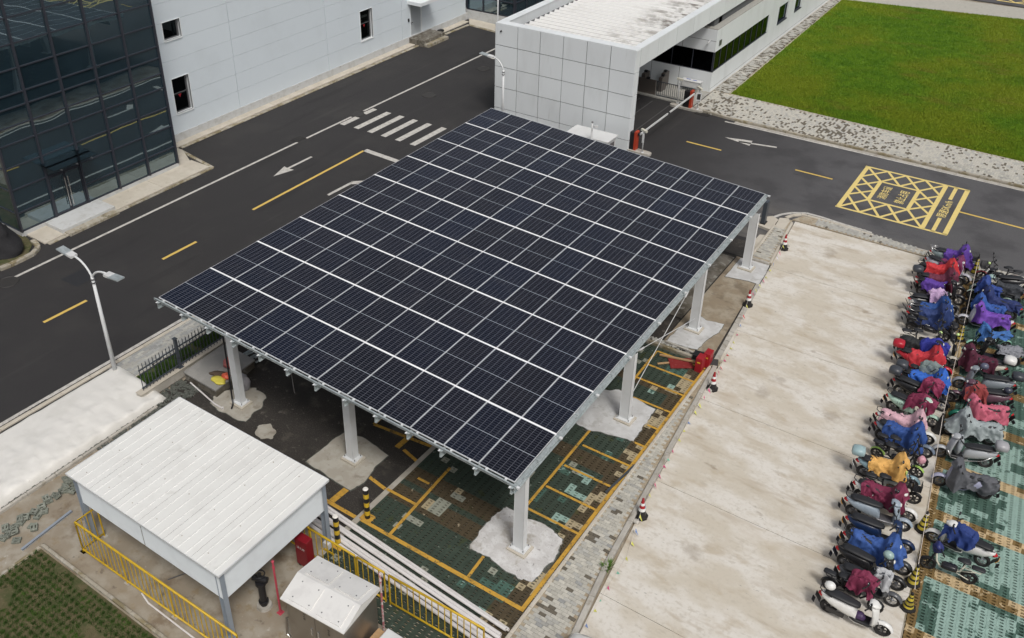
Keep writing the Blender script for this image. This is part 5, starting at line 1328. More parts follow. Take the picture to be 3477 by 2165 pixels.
# kerb between tarpaulin bed and the yard
kerb('tarpaulin_kerb', [(.05, -10), (0.0, -.9)], .10, .12, MT['kerb'], 0, 1.0)
m = MB(); m.prism([(-.12, -10), (.0, -10), (-.03, -.8), (-.15, -.8)], 0, .05); struct('soil_seam', m, MT['soil'])
# white tarpaulin over the bed
tp = thing('white_tarpaulin', 'wrinkled white tarpaulin spread over the roadside bed at the left edge', 'tarpaulin', (-1.7, -4, 0))
m = MB(); nx, ny = 46, 90
def tarp_p(u, v):
    y = -11 + 10.6 * v + (.35 if v > .97 else 0) * 0 ; xl = -3.36 + .18 * v; xr_ = -.10
    x = lerp(xl, xr_, u); y += (1 - u) * .28 * v
    e = min(u, 1 - u, (1 - v) * 1.6) ; z_ = .015 + (.05 + .22 * min(1, u * 1.8)) * min(1, e / .03) ** .5
    q = noise.noise(Vector((x * .7, y * .35, 0))) * .10 + max(0, .18 - abs(noise.noise(Vector((x * .5 + y * 1.5, y * .2 - x * .4, 3))))) * .22 + max(0, .12 - abs(noise.noise(Vector((x * .4 - y * 2.2, y * .5, 8))))) * .25
    if u > .9: q += math.sin(y * 9) * .02
    x += noise.noise(Vector((y * 2, u * 3, 1))) * .05 * (1 if u in (0, 1) or v == 1 else .3)
    return (x, y, max(.02, z_ + q * (.25 + .75 * min(1, u * 2)) * min(1, e / .06)))
for j in range(ny + 1):
    for i in range(nx + 1): m.v.append(tarp_p(i / nx, j / ny))
for j in range(ny):
    for i in range(nx): m.f.append((j * (nx + 1) + i, j * (nx + 1) + i + 1, (j + 1) * (nx + 1) + i + 1, (j + 1) * (nx + 1) + i)); m.mi.append(0)
part('sheet', m, MT['tarp'], tp, True)
m = MB()
for j in range(40):
    y = -9 + j * .21; m.obox((-.08 + random.uniform(-.03, .03), y, .05), .07, .12, .05, random.uniform(0, 3))
part('weight_stone', m, MT['rubble'], tp)
# roadside kerb + small paving + grass strip + fence wall
kerb('roadside_kerb', [(-3.73, -20), (-3.27, 3.5), (-2.9, 22)], .16, .07, MT['apron'], 0, 1.2)
m = MB(); m.line((-3.90, -20), (-3.08, 20), .10, .006); struct('gutter_joint', m, MT['wet_crack'])
brickfield('roadside_paving', lambda x, y: True, (-3.2, -2.05, -.35, 6.0), .0, .32, .115, [MT['brick_blue'], MT['brick_grey'], MT['brick_dark'], MT['brick_pale']], None, 'y', 300, lambda x, y, q, r: 0 if r.random() < .5 else 1)
kerb('paving_edging', [(-2.0, -.35), (-1.98, 8)], .08, .07, MT['apron'], 0, 1.0)
sheet('grass_strip', [(-1.95, -.6), (-.9, -.75), (-.75, 8), (-1.93, 8)], .03, M('strip_soil', (0.06, 0.06, 0.025), [((0.03, 0.07, 0.012), 2.5, .42, .6, .9)], .95, bump=.5))
def s_strip(rr):
    while 1:
        x = rr.uniform(-1.95, -.88); y = rr.uniform(-.6, 5)
        if noise.noise(Vector((x * 1.6, y * 1.6, 4))) > -.25 + max(0, 1.2 - y) * .12: return x, y, .03
tag(blades('strip_grass', 26000, s_strip, .04, .10, .010, MT['leaf'] if False else MT['blade_dark'], 13), 'green grass strip behind the dark picket fence', 'grass')
fw = thing('fence_wall', 'low white rendered wall carrying the dark picket fence', 'wall', (-.75, 3, 0))
m = MB(); m.cbox(-.88, -.62, -1.05, 9, 0, .34, .01); part('wall_body', m, MT['concrete'], fw); m = MB(); m.box(-.90, -.60, -1.05, 9, .34, .37); part('coping', m, MT['apron'], fw)
fn = thing('picket_fence', 'dark grey metal picket fence beside the left road', 'fence', (-.75, 3, 0))
m = MB(); m.box(-.775, -.735, -.85, 6, .46, .50); part('lower_rail', m, MT['dark_rail'], fn); m = MB(); m.box(-.775, -.735, -.85, 6, 1.22, 1.26); part('upper_rail', m, MT['dark_rail'], fn); m = MB(); m.box(-.775, -.735, -.85, 6, 1.05, 1.085); part('middle_rail', m, MT['dark_rail'], fn)
y = -.82
while y < 6:
    if abs(y - .81) > .07 and abs(y - 3.4) > .07:
        m = MB(); m.box(-.766, -.744, y - .011, y + .011, .36, 1.44); m.add([(-.766, y - .011, 1.44), (-.744, y - .011, 1.44), (-.744, y + .011, 1.44), (-.766, y + .011, 1.44), (-.755, y, 1.50)], [(0, 1, 4), (1, 2, 4), (2, 3, 4), (3, 0, 4)]); part('picket', m, MT['dark_rail'], fn)
    y += .148
for y in (.81, 3.4):
    m = MB(); m.box(-.81, -.70, y - .05, y + .05, .37, 1.62); m.cbox(-.83, -.68, y - .07, y + .07, 1.62, 1.66, .01); m.box(-.86, -.65, y - .1, y + .1, .37, .39); part('post', m, MT['dark_rail'], fn)
t = thing('fence_cable', 'thin black cable drooping along the picket fence', 'cable', (-.7, 1, 0))
m = MB(); m.tube([(-.70, -.3, 1.2), (-.69, .1, 1.25), (-.68, .5, 1.0), (-.68, .9, .75), (-.68, 1.6, .72), (-.68, 2.2, .95), (-.68, 2.8, 1.22)], .012, 5); part('run', m, MT['black'], t)
m = MB(); m.cyl((-.70, -.3, 1.17), (-.70, -.3, 1.23), .02, n=6); part('clip', m, MT['black'], t)

# raised concrete pad with bags and scaffold tubes
pd = thing('concrete_pad', 'raised grey concrete slab between the fence and the first carport post', 'slab', (.4, 1.6, 0))
m = MB(); m.prism([(-.42, .72), (1.28, .66), (1.12, 2.65), (-.5, 2.7)], 0, .30); part('pad', m, MT['wet_concrete'], pd); m = MB(); m.prism([(-.45, .69), (1.31, .63), (1.15, 2.68), (-.53, 2.73)], .30, .36); part('top_slab', m, M('pad_top', (0.27, 0.265, 0.25), [((0.33, 0.32, 0.30), 2, .45, .65, .8), ((0.3, 0.2, 0.12), 3, .66, .74, .5)], .8), pd)
def crumple(name, c, r, mat, label, cat, seed, rz=0):
    m = MB(); m.ball((0, 0, 0), r[0], r[1], r[2], 14, 8)
    vs = []
    for p in m.v:
        v = Vector(p); n_ = v.normalized(); k = noise.noise(Vector((v.x * 9 + seed, v.y * 9, v.z * 9))) * .35 + noise.noise(Vector((v.x * 22 + seed, v.y * 22, v.z * 22))) * .2
        v = Vector((v.x * (1 + k), v.y * (1 + k), v.z * (1 + k * .6))); vs.append((v.x, v.y, max(-r[2] * .8, v.z)))
    m.v = vs; o = link(name, m.mesh(name, mat, True), None, (c[0], c[1], c[2] + r[2] * .8), (0, 0, rz)); return tag(o, label, cat)
crumple('yellow_bag', (1.02, 1.05, .36), (.30, .19, .07), cloth('yellow_plastic', (0.68, 0.58, 0.02), .4), 'crumpled yellow plastic bag on the concrete pad', 'bag', 1)
crumple('orange_bag', (1.1, 1.32, .36), (.17, .14, .12), cloth('orange_plastic', (0.75, 0.10, 0.03), .4), 'bright orange plastic bag behind the yellow bag on the pad', 'bag', 2)
crumple('brown_rag', (.72, 1.30, .36), (.30, .13, .07), cloth('brown_cloth', (0.10, 0.065, 0.04), .8), 'crumpled brown work rag on the concrete pad', 'rag', 3, .5)
crumple('white_red_sack', (.70, 1.85, .36), (.18, .22, .22), cloth('red_white_sack', (0.45, 0.12, 0.11), .6), 'red and white printed sack standing at the back of the pad', 'sack', 4)
crumple('grey_sack', (1.75, 1.5, 0), (.22, .30, .38), cloth('grey_sack', (0.40, 0.39, 0.42), .6), 'slumped pale grey sack against the back of the first post', 'sack', 5)
for i in range(7):
    t = thing('scaffold_tube', ['galvanised scaffold tube lying at the bottom of the pile behind the pad', 'galvanised scaffold tube nearest the carport in the pile', 'scaffold tube crossing the pile behind the pad', 'upper scaffold tube on the pile behind the pad', 'short scaffold tube on the pile nearest the fence', 'dark scaffold tube half under the carport edge', 'topmost scaffold tube of the pile behind the pad'][i], 'tube', (1.0, 3, 0), 0, 'scaffold tubes piled behind the pad')
    a = Vector((.35 + i * .13, 2.72 + (i % 2) * .1, .2 + .05 * (i % 3))); b = a + Vector((.25 + (i % 3) * .15, 2.2, .02 + .06 * (i % 2)))
    m = MB(); m.cyl(a, b, .028, n=8, cap=False); part('barrel', m, MT['galv'], t, True); m = MB(); m.cyl(a, a + (b - a) * .03, .036, n=8); part('coupler', m, MT['galv'], t)
t = thing('white_conduit', 'thin white plastic conduit running on the ground to the first post', 'pipe', (1.3, .5, 0)); m = MB(); m.tube([(-.05, .62, .10), (.6, .52, .06), (1.5, .35, .05), (1.95, .34, .05)], .028, 7); part('run', m, MT['pipe'], t); m = MB(); m.cyl((1.95, .34, .02), (1.95, .34, .12), .03, n=7); part('elbow', m, MT['pipe'], t)
m = MB(); r5 = random.Random(4)
for i in range(260): m.obox((-.35 + r5.uniform(-.2, .9) * 1.0, -.75 + r5.uniform(0, 1.35), .03), r5.uniform(.04, .12), r5.uniform(.04, .1), r5.uniform(.03, .06), r5.uniform(0, 3), r5.uniform(-.3, .3))
for i in range(120): m.obox((.12 + r5.uniform(-.08, .12), -3.4 + r5.uniform(0, 2.8), .04), r5.uniform(.04, .12), r5.uniform(.04, .1), r5.uniform(.03, .06), r5.uniform(0, 3), r5.uniform(-.3, .3))
tag(link('rubble', m.mesh('rubble', MT['rubble'])), 'dark broken rubble along the foot of the fence wall', 'rubble', kind='stuff')
# old turf paver blocks thrown in a row
bu = turf_unit(.25, .2, .07, .06, .022)(); bmesh_ = bu.mesh('turf_block', MT['block'])
spots = [(20,1828,.3),(52,1805,1.2),(28,1790,.1),(70,1795,.8),(62,1835,.2),(95,1778,1.0),(118,1770,.4),(150,1765,.5),(180,1750,1.1),(228,1745,.2),(240,1733,.9),(205,1735,.5),(262,1728,1.5),(292,1722,.3),(280,1705,.9),(320,1712,.2),(318,1700,1.3),(345,1695,.5),(115,1795,.0),(40,1815,.6),(355,1680,.2),(330,1685,.8),(385,1670,.4),(300,1700,.2)]
sb = [(1.44, -7.21), (1.08, -7.25), (1.03, -7.39), (0.79, -7.14), (0.90, -6.96), (1.13, -7.07), (0.91, -6.71), (0.87, -6.55), (1.34, -6.62), (1.46, -6.64), (0.85, -6.50), (0.82, -6.67), (1.10, -6.29), (0.92, -6.27), (1.09, -6.08), (0.92, -6.02), (0.82, -5.75), (0.73, -5.74), (0.79, -5.47), (0.92, -5.46), (0.79, -5.21), (0.80, -5.11), (0.94, -5.10), (1.11, -5.08), (0.64, -4.96), (0.67, -4.86), (0.92, -4.84), (1.12, -4.86), (0.66, -4.74), (0.50, -4.90)]
bl_ = ['loose grey-green turf block at the front end of the thrown row by the tarpaulin', 'loose grey-green turf block in the middle of the thrown row', 'loose grey-green turf block under the shed roof corner']
for i, (x, y) in enumerate(sb):
    o = link('turf_block', bmesh_, None, (x, y, (.075 if i % 2 else .01)), (rb.uniform(-.45, .45) if i % 2 else .05, rb.uniform(-.35, .35) if i % 2 else 0, rb.uniform(0, 3.1)))
    tag(o, bl_[0] if i < 11 else bl_[1] if i < 19 else bl_[2], 'block', 'loose turf blocks in a row')

# ================================================================ STREET LAMPS
def lamp(x, y, label, hp, heads, rz):
    t = thing('street_lamp', label, 'street lamp', (x, y, 0), 0, 'white solar street lamps')
    m = MB(); m.cyl((x, y, 0), (x, y, hp), .085, .055, 14); m.cyl((x, y, 0), (x, y, .05), .16, .16, 12); part('pole', m, MT['white_post'], t, True)
    m = MB(); m.cyl((x, y, hp - .28), (x, y, hp - .24), .09, .09, 8); m.cyl((x, y, hp - .14), (x, y, hp - .10), .09, .09, 8); part('collar', m, MT['rim'], t)
    for (dx, dz, s) in heads:
        d = Vector((math.cos(rz), math.sin(rz), 0)) * math.copysign(1, dx); L = abs(dx)
        pts = []
        for k in range(9):
            q = k / 8; pts.append(Vector((x, y, hp - .1)) + d * (L * (q ** (1.5 if dz > .5 else .9))) + Vector((0, 0, dz * math.sin(q * math.pi / 2) ** (1 if dz > .5 else .6))))
        m = MB(); m.tube(pts, .038, 8); a_ = part('arm', m, MT['white_post'], t, True)
        e = pts[-1]; ang = math.atan2(d.y, d.x)
        m = MB(); c = e + d * .12; m.obox(c + Vector((0, 0, .0)), .30, .26, .09, ang, 0, -.08); part('driver_housing', m, MT['white_metal'], a_)
        m = MB(); c = e + d * .50; m.obox(c + Vector((0, 0, .04)), .56, .30, .045, ang, 0, -.10); hd = part('lamp_head', m, MT['galv'], a_)
lamp(-2.93, -.45, 'white double armed street lamp standing at the corner of the tarpaulin', 4.15, [(-.85, .62, 1), (.95, .52, 1)], 0)
lamp(-3.42, 26.4, 'white single armed street lamp in front of the white gate wall', 3.55, [(-.75, .72, 1)], 0)
t = thing('flag_pole', 'thin white pole behind the left end of the gate wall', 'pole', (-6.84, 31, 0)); m = MB(); m.cyl((-6.84, 31, 0), (-6.84, 31, 9), .05, .04, 10); part('shaft', m, MT['white_post'], t, True); m = MB(); m.cyl((-6.84, 31, 0), (-6.84, 31, .06), .14, n=10); part('base', m, MT['white_post'], t)

# ================================================================ GATE EQUIPMENT
t = thing('white_kiosk', 'white flat topped equipment kiosk at the foot of the gate wall', 'kiosk', (2.2, 26.7, 0))
m = MB(); m.cbox(1.15, 3.45, 25.95, 26.9, .1, 1.12, .02); part('body', m, MT['white_metal'], t); m = MB(); m.cbox(1.05, 3.55, 25.75, 26.95, 1.12, 1.2, .02); part('lid', m, MT['white_metal'], t); m = MB(); m.box(3.45, 3.48, 26.1, 26.7, .4, .9); part('vent', m, MT['rim'], t)
t = thing('camera_pole', 'short white pole with a security camera beside the kiosk', 'camera pole', (2.66, 26.3, 0)); m = MB(); m.cyl((2.66, 25.6, 0), (2.66, 25.6, 2.15), .045, n=10); part('shaft', m, MT['white_metal'], t, True); m = MB(); m.obox((2.9, 25.55, 2.0), .10, .26, .10, R(-25), R(-15)); m.cyl((2.66, 25.6, 1.95), (2.88, 25.58, 1.98), .02, n=6); part('camera', m, MT['white_metal'], t); m = MB(); m.ball((2.66, 25.6, 2.17), .06, .06, .06, 8, 5); part('cap', m, MT['rim'], t)
def barrier_post(x, y, label, side):
    t = thing('barrier_cabinet', label, 'barrier', (x, y, 0), 0, 'boom barrier cabinets')
    m = MB(); m.cbox(x - .30, x + .06, y - .15, y + .15, .12, 1.12, .02); part('housing', m, MT['black'], t)
    m = MB(); m.cbox(x + .062, x + .20, y - .16, y + .16, .12, 1.2, .03); part('red_cover', m, MT['barrier_red'], t)
    m = MB(); m.cyl((x + .2, y, 1.02), (x + .3, y, 1.02), .07, n=12); part('hub', m, MT['black'], t)
barrier_post(4.05, 35.35, 'black and red boom barrier cabinet on the far island', 1)
barrier_post(4.02, 27.75 - .0 + .25, 'black and red boom barrier cabinet at the gate wall foot', -1)
t = thing('boom_arm', 'white boom barrier arm lowered across the side road', 'barrier arm', (4.35, 31.5, 1.0))
m = MB(); m.box(4.30, 4.36, 28.0, 31.55, .98, 1.07); part('arm_section', m, MT['white_metal'], t); m = MB(); m.box(4.30, 4.36, 31.75, 35.3, .98, 1.07); part('arm_section', m, MT['white_metal'], t); m = MB(); m.box(4.29, 4.37, 31.55, 31.75, .96, 1.09); part('joint_sleeve', m, MT['black'], t)
def isl(name, c, sx, sy):
    m = MB(); n = 20; m.prism([(c[0] + sx * math.copysign(abs(math.cos(2 * math.pi * k / n)) ** .6, math.cos(2 * math.pi * k / n)), c[1] + sy * math.copysign(abs(math.sin(2 * math.pi * k / n)) ** .6, math.sin(2 * math.pi * k / n))) for k in range(n)], 0, .12); struct(name, m, MT['kerb'])
isl('barrier_island', (3.95, 35.3), 1.05, .24); isl('barrier_island', (4.35, 27.95), .75, .24)
def camp(x, y, h, label, sign=False, az=0):
    t = thing('plate_camera', label, 'camera pole', (x, y, 0)); m = MB(); m.cyl((x, y, .12), (x, y, h), .035, n=8); m.cyl((x, y, .12), (x, y, .15), .1, n=10); part('shaft', m, MT['white_metal'], t, True)
    m = MB(); m.obox((x, y, h + .08), .38, .13, .11, az, 0, .12); part('camera', m, M('cream_camera', (0.55, 0.54, 0.46), [], .5), t)
    if sign:
        m = MB(); m.obox((x + .02, y - .03, h - .45), .30, .07, .5, .35); s_ = part('display', m, MT['white_metal'], t); m = MB(); m.obox((x + .035, y - .07, h - .42), .19, .02, .34, .35); part('screen', m, MT['iron'], s_)
    else:
        m = MB(); m.obox((x, y - .04, h - .35), .09, .09, .5); part('fill_light', m, MT['white_metal'], t)
camp(3.25, 35.55, 1.55, 'white plate camera pole between the gate fence and the far barrier', False, 0.1)
camp(4.62, 35.3, 1.35, 'white plate camera pole with a display panel at the far barrier', True, -.5)
camp(4.62, 27.85, 1.3, 'white plate camera pole at the near barrier', False, -.3)
t = thing('folding_table', 'white folding table with blue papers beside the gatehouse wall', 'table', (3.05, 38.1, 0))
m = MB(); m.box(2.42, 3.66, 37.85, 38.3, .72, .75); part('tabletop', m, MT['white_metal'], t)
m = MB(); m.box(2.46, 3.62, 37.88, 37.90, .35, .72); part('modesty_panel', m, MT['white_metal'], t)
for (x, y) in ((2.46, 37.9), (3.62, 37.9), (2.46, 38.26), (3.62, 38.26)):
    m = MB(); m.box(x - .02, x + .02, y - .02, y + .02, 0, .72); part('leg', m, MT['white_metal'], t)
for i, (x, y, lb) in enumerate(((2.78, 38.12, 'blue and white printed sheet at the left of the folding table'), (3.2, 38.08, 'blue and white printed sheet at the right of the folding table'))):
    t = thing('printed_sheet', lb, 'paper', (x, y, .75)); m = MB(); m.box(x - .16, x + .16, y - .1, y + .1, .752, .757); part('paper', m, MT['paper'], t); m = MB(); m.box(x - .14, x + .14, y - .02, y + .09, .758, .762); part('print', m, cloth('blue_print', (0.03, 0.09, 0.42)), t)
gfence = thing('gate_fence', 'dark low bar fence between the turnstiles and the barrier island', 'fence', (2.8, 36.1, 0))
m = MB(); m.box(1.6, 4.0, 36.05, 36.09, .98, 1.02); part('top_rail', m, MT['dark_rail'], gfence); m = MB(); m.box(1.6, 4.0, 36.05, 36.09, .1, .14); part('bottom_rail', m, MT['dark_rail'], gfence)
for i in range(19):
    x = 1.62 + i * .13; m = MB(); m.box(x - .01, x + .01, 36.06, 36.08, .14, .98); part('bar', m, MT['dark_rail'], gfence)
for k, (x, y, lb) in enumerate(((-.2, 36.15, 'brushed steel turnstile panel farthest under the gate roof'), (.95, 36.15, 'brushed steel turnstile panel next to the bar fence'), (1.5, 37.1, 'dark steel turnstile cabinet in front of the gatehouse wall'), (1.3, 37.9, 'dark steel turnstile cabinet nearest the gatehouse wall'), (.3, 37.2, 'dark steel turnstile cabinet in the middle of the passage'))):
    t = thing('turnstile', lb, 'turnstile', (x, y, 0), 0, 'steel turnstiles under the gate roof')
    m = MB()
    if k < 2: m.cbox(x - .55, x + .55, y - .06, y + .06, .05, 1.0, .02)
    else: m.cbox(x - .12, x + .12, y - .35, y + .35, 0, 1.0, .03)
    part('cabinet', m, M('turnstile_steel', (0.16, 0.14, 0.125), [], .4, metal=.5) if 'ts' not in MT else MT['ts'], t)
    m = MB(); m.cbox(x - .1, x + .1, y - .08, y + .08, 1.0, 1.12, .02); part('reader', m, MT['black'], t)
m = MB(); m.prism([(-3.0, 36.0), (4.15, 35.75), (4.15, 38.35), (-3.0, 38.35)], 0, .08); struct('gate_footpath', m, MT['brick_grey'])

# red fire boxes, boards and planks at the far end of the bays
for i, (x, y, h, lb) in enumerate(((14.62, 11.85, .62, 'tall red metal box in front of a second red box by the kerb end'), (14.74, 12.28, .62, 'red metal box standing behind the front red box by the kerb end'))):
    t = thing('red_box', lb, 'box', (x, y, 0)); m = MB(); m.cbox(x - .11, x + .13, y - .19, y + .19, .04, h + .04, .012); part('body', m, MT['red'], t); m = MB(); m.box(x + .13, x + .137, y - .16, y + .16, .08, h); part('door', m, MT['red'], t)
    m = MB(); m.box(x - .05, x + .07, y - .196, y - .19, .45, .50); part('sticker', m, MT['bollard_yellow'], t)
def plank(p, q, w_, th, mat, nm_, lb, cat, z0, z1=None):
    z1 = z0 if z1 is None else z1; p = Vector((*p, z0)); q = Vector((*q, z1)); d = q - p; m = MB(); m.obox((0, 0, 0), d.length, w_, th)
    o = link(nm_, m.mesh(nm_, mat), None, (p + q) / 2, (0, -math.atan2(d.z, Vector((d.x, d.y)).length), math.atan2(d.y, d.x))); return tag(o, lb, cat)
plank((13.1, 11.75), (14.4, 12.0), .07, .05, MT['wood'], 'timber_plank', 'upper timber plank crossing the red board', 'plank', .13, .2)
plank((13.25, 11.25), (14.2, 12.15), .08, .03, MT['wood'], 'timber_plank', 'lower timber plank slanting under the other plank', 'plank', .09)
m = MB(); m.obox((13.95, 11.75, .1), .85, .55, .02, R(35), .05); tag(link('red_board', m.mesh('red_board', MT['red_dark'])), 'worn dark red board lying beside the red boxes', 'board')
t = thing('metal_crate', 'black mesh crate lying open behind the red boxes', 'crate', (14.6, 12.6, 0)); m = MB(); m.obox((14.35, 12.55, .12), .45, .35, .18, R(10)); part('box', m, MT['black'], t); m = MB(); m.obox((14.95, 12.35, .16), .35, .4, .02, R(20), .3); part('flap', m, MT['iron'], t)
plank((14.72, 4.35), (14.92, 5.95), .06, .05, MT['dark_rail'], 'grey_bar', 'dark grey bar lying along the yellow border line', 'bar', .10)

# ================================================================ NETTED SHRUB AT THE LEFT EDGE
kerb('bed_corner_kerb', [(-12.95, 1.15), (-12.89, 1.63), (-12.90, 2.32), (-12.93, 2.73), (-13.14, 3.09), (-13.29, 3.24), (-13.60, 3.35), (-13.97, 3.41)], .22, .16, MT['kerb_mossy'], 0, .75)
sheet('corner_bed', [(-40, .9), (-13.2, .9), (-12.9, 1.6), (-13.2, 2.7), (-13.8, 3.3), (-14.7, 3.5), (-40, 3.6)], .05, MT['grass_dark'])
m = MB(); n_ = 22; m_ = 12
for i in range(m_):
    for k in range(n_):
        a = i / (m_ - 1); t = 2 * math.pi * k / n_; rad = 1.25 * (1 - a) ** .55 + .0; q = 1 + .28 * noise.noise(Vector((math.cos(t) * 2, math.sin(t) * 2, a * 3)))
        m.v.append((-14.75 + rad * 1.15 * q * math.cos(t), 2.15 + rad * .82 * q * math.sin(t), .05 + 1.45 * a + .07 * noise.noise(Vector((t * 2, a * 9, 0)))))
for i in range(m_ - 1):
    for k in range(n_): m.f.append((i * n_ + k, i * n_ + (k + 1) % n_, (i + 1) * n_ + (k + 1) % n_, (i + 1) * n_ + k)); m.mi.append(0)
ns_ = thing('netted_shrub', 'low shrub bundled in black shade net at the left frame edge', 'shrub', (-15.3, 1.85, 0)); part('shade_net', m, MT['net'], ns_, True)
m = MB(); r6 = random.Random(8)
for i in range(900):
    c = Vector((-14.6 + r6.gauss(0, .30), 1.35 + r6.gauss(0, .22), 1.15 + r6.gauss(0, .14))); a = r6.uniform(0, 6.28); d = Vector((math.cos(a), math.sin(a), r6.uniform(-.3, .6))) * .07; s_ = Vector((-d.y, d.x, 0)) * .4
    m.add([c - d, c + s_, c + d, c - s_], [(0, 1, 2, 3)])
part('foliage', m, MT['leaf'], ns_); m = MB(); m.cyl((-13.95, 1.95, 0), (-13.98, 1.95, .7), .05, n=8); part('stake', m, MT['kerb'], ns_)

# ================================================================ SCOOTERS, MOPEDS, RAIN COVERS, CONES
def wheel(t, x, r, wd, rimm, name, spokes=5):
    m = MB(); m.torus((x, 0, r), r - wd * .55, wd * .55, 'y', 22, 8); ty = lpart(name, m, MT['rubber'], t)
    m = MB(); m.torus((x, 0, r), r - wd * 1.15, .014, 'y', 20, 5)
    for k in range(spokes):
        a = 2 * math.pi * k / spokes; m.obox((x + math.cos(a) * (r - wd) * .5, 0, r + math.sin(a) * (r - wd) * .5), (r - wd * 1.1), .03, .03, 0, 0, -a)
    m.cyl((x, -.05, r), (x, .05, r), .045, n=10); lpart('rim', m, rimm, ty, False)
    return ty
def rect_plate(t, x, z_, mat, tilt=-.5, name='number_plate'):
    m = MB(); m.obox((x, 0, z_), .015, .17, .12, 0, 0, tilt); return lpart(name, m, mat, t, False)
def handle(t, hx, hz, mirrors=True, mm=None):
    m = MB(); m.tube([(hx - .10, .33, hz + .01), (hx - .02, .22, hz + .03), (hx, 0, hz), (hx - .02, -.22, hz + .03), (hx - .10, -.33, hz + .01)], .016, 6); h = lpart('handlebar', m, MT['black'], t)
    for s in (-1, 1):
        m = MB(); m.cyl((hx - .05, s * .26, hz + .015), (hx - .12, s * .37, hz + .0), .022, n=8); lpart('grip', m, MT['rubber'], h)
        if mirrors:
            m = MB(); m.tube([(hx - .02, s * .2, hz + .03), (hx - .0, s * .27, hz + .16)], .008, 5); m.ball((hx - .01, s * .30, hz + .20), .028, .07, .05, 10, 6); mi = lpart('mirror', m, MT['black'], t)
            m = MB(); m.ball((hx - .035, s * .30, hz + .20), .008, .058, .040, 10, 5); lpart('mirror_glass', m, MT['mirror'], mi)
    return h
def scooter(label, rear, front, paint, seat='seat', group='scooters parked in two rows', mirrors=True, box=None, plate=None, basket=False, rack=False, rimm='rim', floor='black', helmet=None, lens=True, decal=None, trim=None):
    rear = Vector(rear); front = Vector(front); d = front - rear; c = (rear + front) / 2; Lw = max(1.12, min(1.38, d.length)); ang = math.atan2(d.y, d.x); k = Lw / 1.25
    t = thing('parked_scooter', label, 'scooter', (c.x, c.y, .03), ang, group); hb = Lw / 2
    P_ = paintm('paint_' + '_'.join(str(int(x * 100)) for x in paint), paint)
    wheel(t, hb, .225, .085, MT[rimm], 'front_wheel'); wheel(t, -hb, .225, .09, MT[rimm], 'rear_wheel')
    # rear body
    m = MB(); m.loft([(-.86 * k, .66, .05, .03), (-.80 * k, .62, .11, .08), (-.62 * k, .56, .155, .15), (-.35 * k, .50, .165, .20), (-.10 * k, .45, .15, .22), (.0, .38, .13, .15), (.03, .33, .10, .05)], 14); lpart('rear_body', m, P_, t)
    m = MB(); m.loft([(-.12 * k, .30, .14, .05), (.0, .27, .17, .045), (.32 * k, .27, .17, .045), (.40 * k, .31, .15, .05)], 10, 4); lpart('floorboard', m, MT[floor], t)
    m = MB(); m.loft([(-.14 * k, .24, .10, .05), (.0, .215, .15, .04), (.34 * k, .22, .14, .04)], 10, 4); lpart('underbody', m, P_, t)
    # leg shield and head
    m = MB(); vs = []
    secs = [(.36, .24, .13, .05), (.40, .42, .17, .055), (.385, .62, .19, .06), (.35, .80, .165, .06), (.31, .93, .13, .06)]
    for (x, z_, hw, th) in secs:
        for a in range(12):
            q = 2 * math.pi * (a + .5) / 12; cx_, sx2 = math.cos(q), math.sin(q)
            vs.append((x * k + th * math.copysign(abs(sx2) ** .7, sx2) + (.05 if abs(cx_) < .5 and sx2 > 0 else 0), hw * math.copysign(abs(cx_) ** .7, cx_), z_ - .25 * th * sx2))
    fs = [(i * 12 + a, i * 12 + (a + 1) % 12, (i + 1) * 12 + (a + 1) % 12, (i + 1) * 12 + a) for i in range(4) for a in range(12)] + [tuple(range(11, -1, -1)), tuple(range(48, 60))]
    m.add(vs, fs); sh_ = lpart('leg_shield', m, P_, t)
    m = MB(); m.loft([(.20 * k, 1.0, .10, .03), (.27 * k, 1.0, .15, .05), (.36 * k, .98, .14, .06), (.44 * k, .95, .07, .04)], 12); lpart('handlebar_cowl', m, P_, t)
    m = MB(); m.ball((.43 * k, 0, .955), .04, .075, .05, 10, 6); lpart('headlight', m, MT['lens'] if lens else MT['black'], t)
    # fork and fender
    m = MB(); m.cyl((hb, .065, .225), (.40 * k, .055, .62), .018, n=8); m.cyl((hb, -.065, .225), (.40 * k, -.055, .62), .018, n=8); lpart('fork', m, MT['rim'], t)
    m = MB(); n_ = 9; vs = []
    for i in range(n_):
        a = R(15 + 130 * i / (n_ - 1)); rr_ = .262
        for (yy, dr) in ((-.075, -.035), (-.06, 0), (0, .018), (.06, 0), (.075, -.035)): vs.append((hb + (rr_ + dr) * math.cos(a), yy, .225 + (rr_ + dr) * math.sin(a)))
    m.add(vs, [(i * 5 + j, i * 5 + j + 1, (i + 1) * 5 + j + 1, (i + 1) * 5 + j) for i in range(n_ - 1) for j in range(4)]); lpart('front_fender', m, P_, t)
    m = MB(); m.loft([(-.78 * k, .76, .08, .03), (-.68 * k, .77, .135, .045), (-.45 * k, .765, .15, .05), (-.20 * k, .735, .14, .05), (.0, .715, .11, .045), (.05, .70, .06, .03)], 12, 2.8); lpart('seat', m, MT[seat], t)
    handle(t, .26 * k, 1.0, mirrors)
    m = MB(); m.loft([(-.92 * k, .60, .04, .02), (-.86 * k, .60, .09, .04), (-.82 * k, .60, .10, .05)], 8); lpart('tail_light', m, MT['tail'], t)
    m = MB(); m.obox((-.90 * k, 0, .42), .26, .16, .02, 0, 0, 1.0); m.obox((-.99 * k, 0, .27), .10, .17, .015, 0, 0, .8); lpart('mudguard', m, MT['black'], t, False)
    m = MB(); m.obox((-.45 * k, -.11, .225), .46, .06, .11, 0, 0, .08); lpart('swing_arm', m, MT['iron'], t, False)
    if plate: rect_plate(t, -.95 * k, .46, MT[plate])
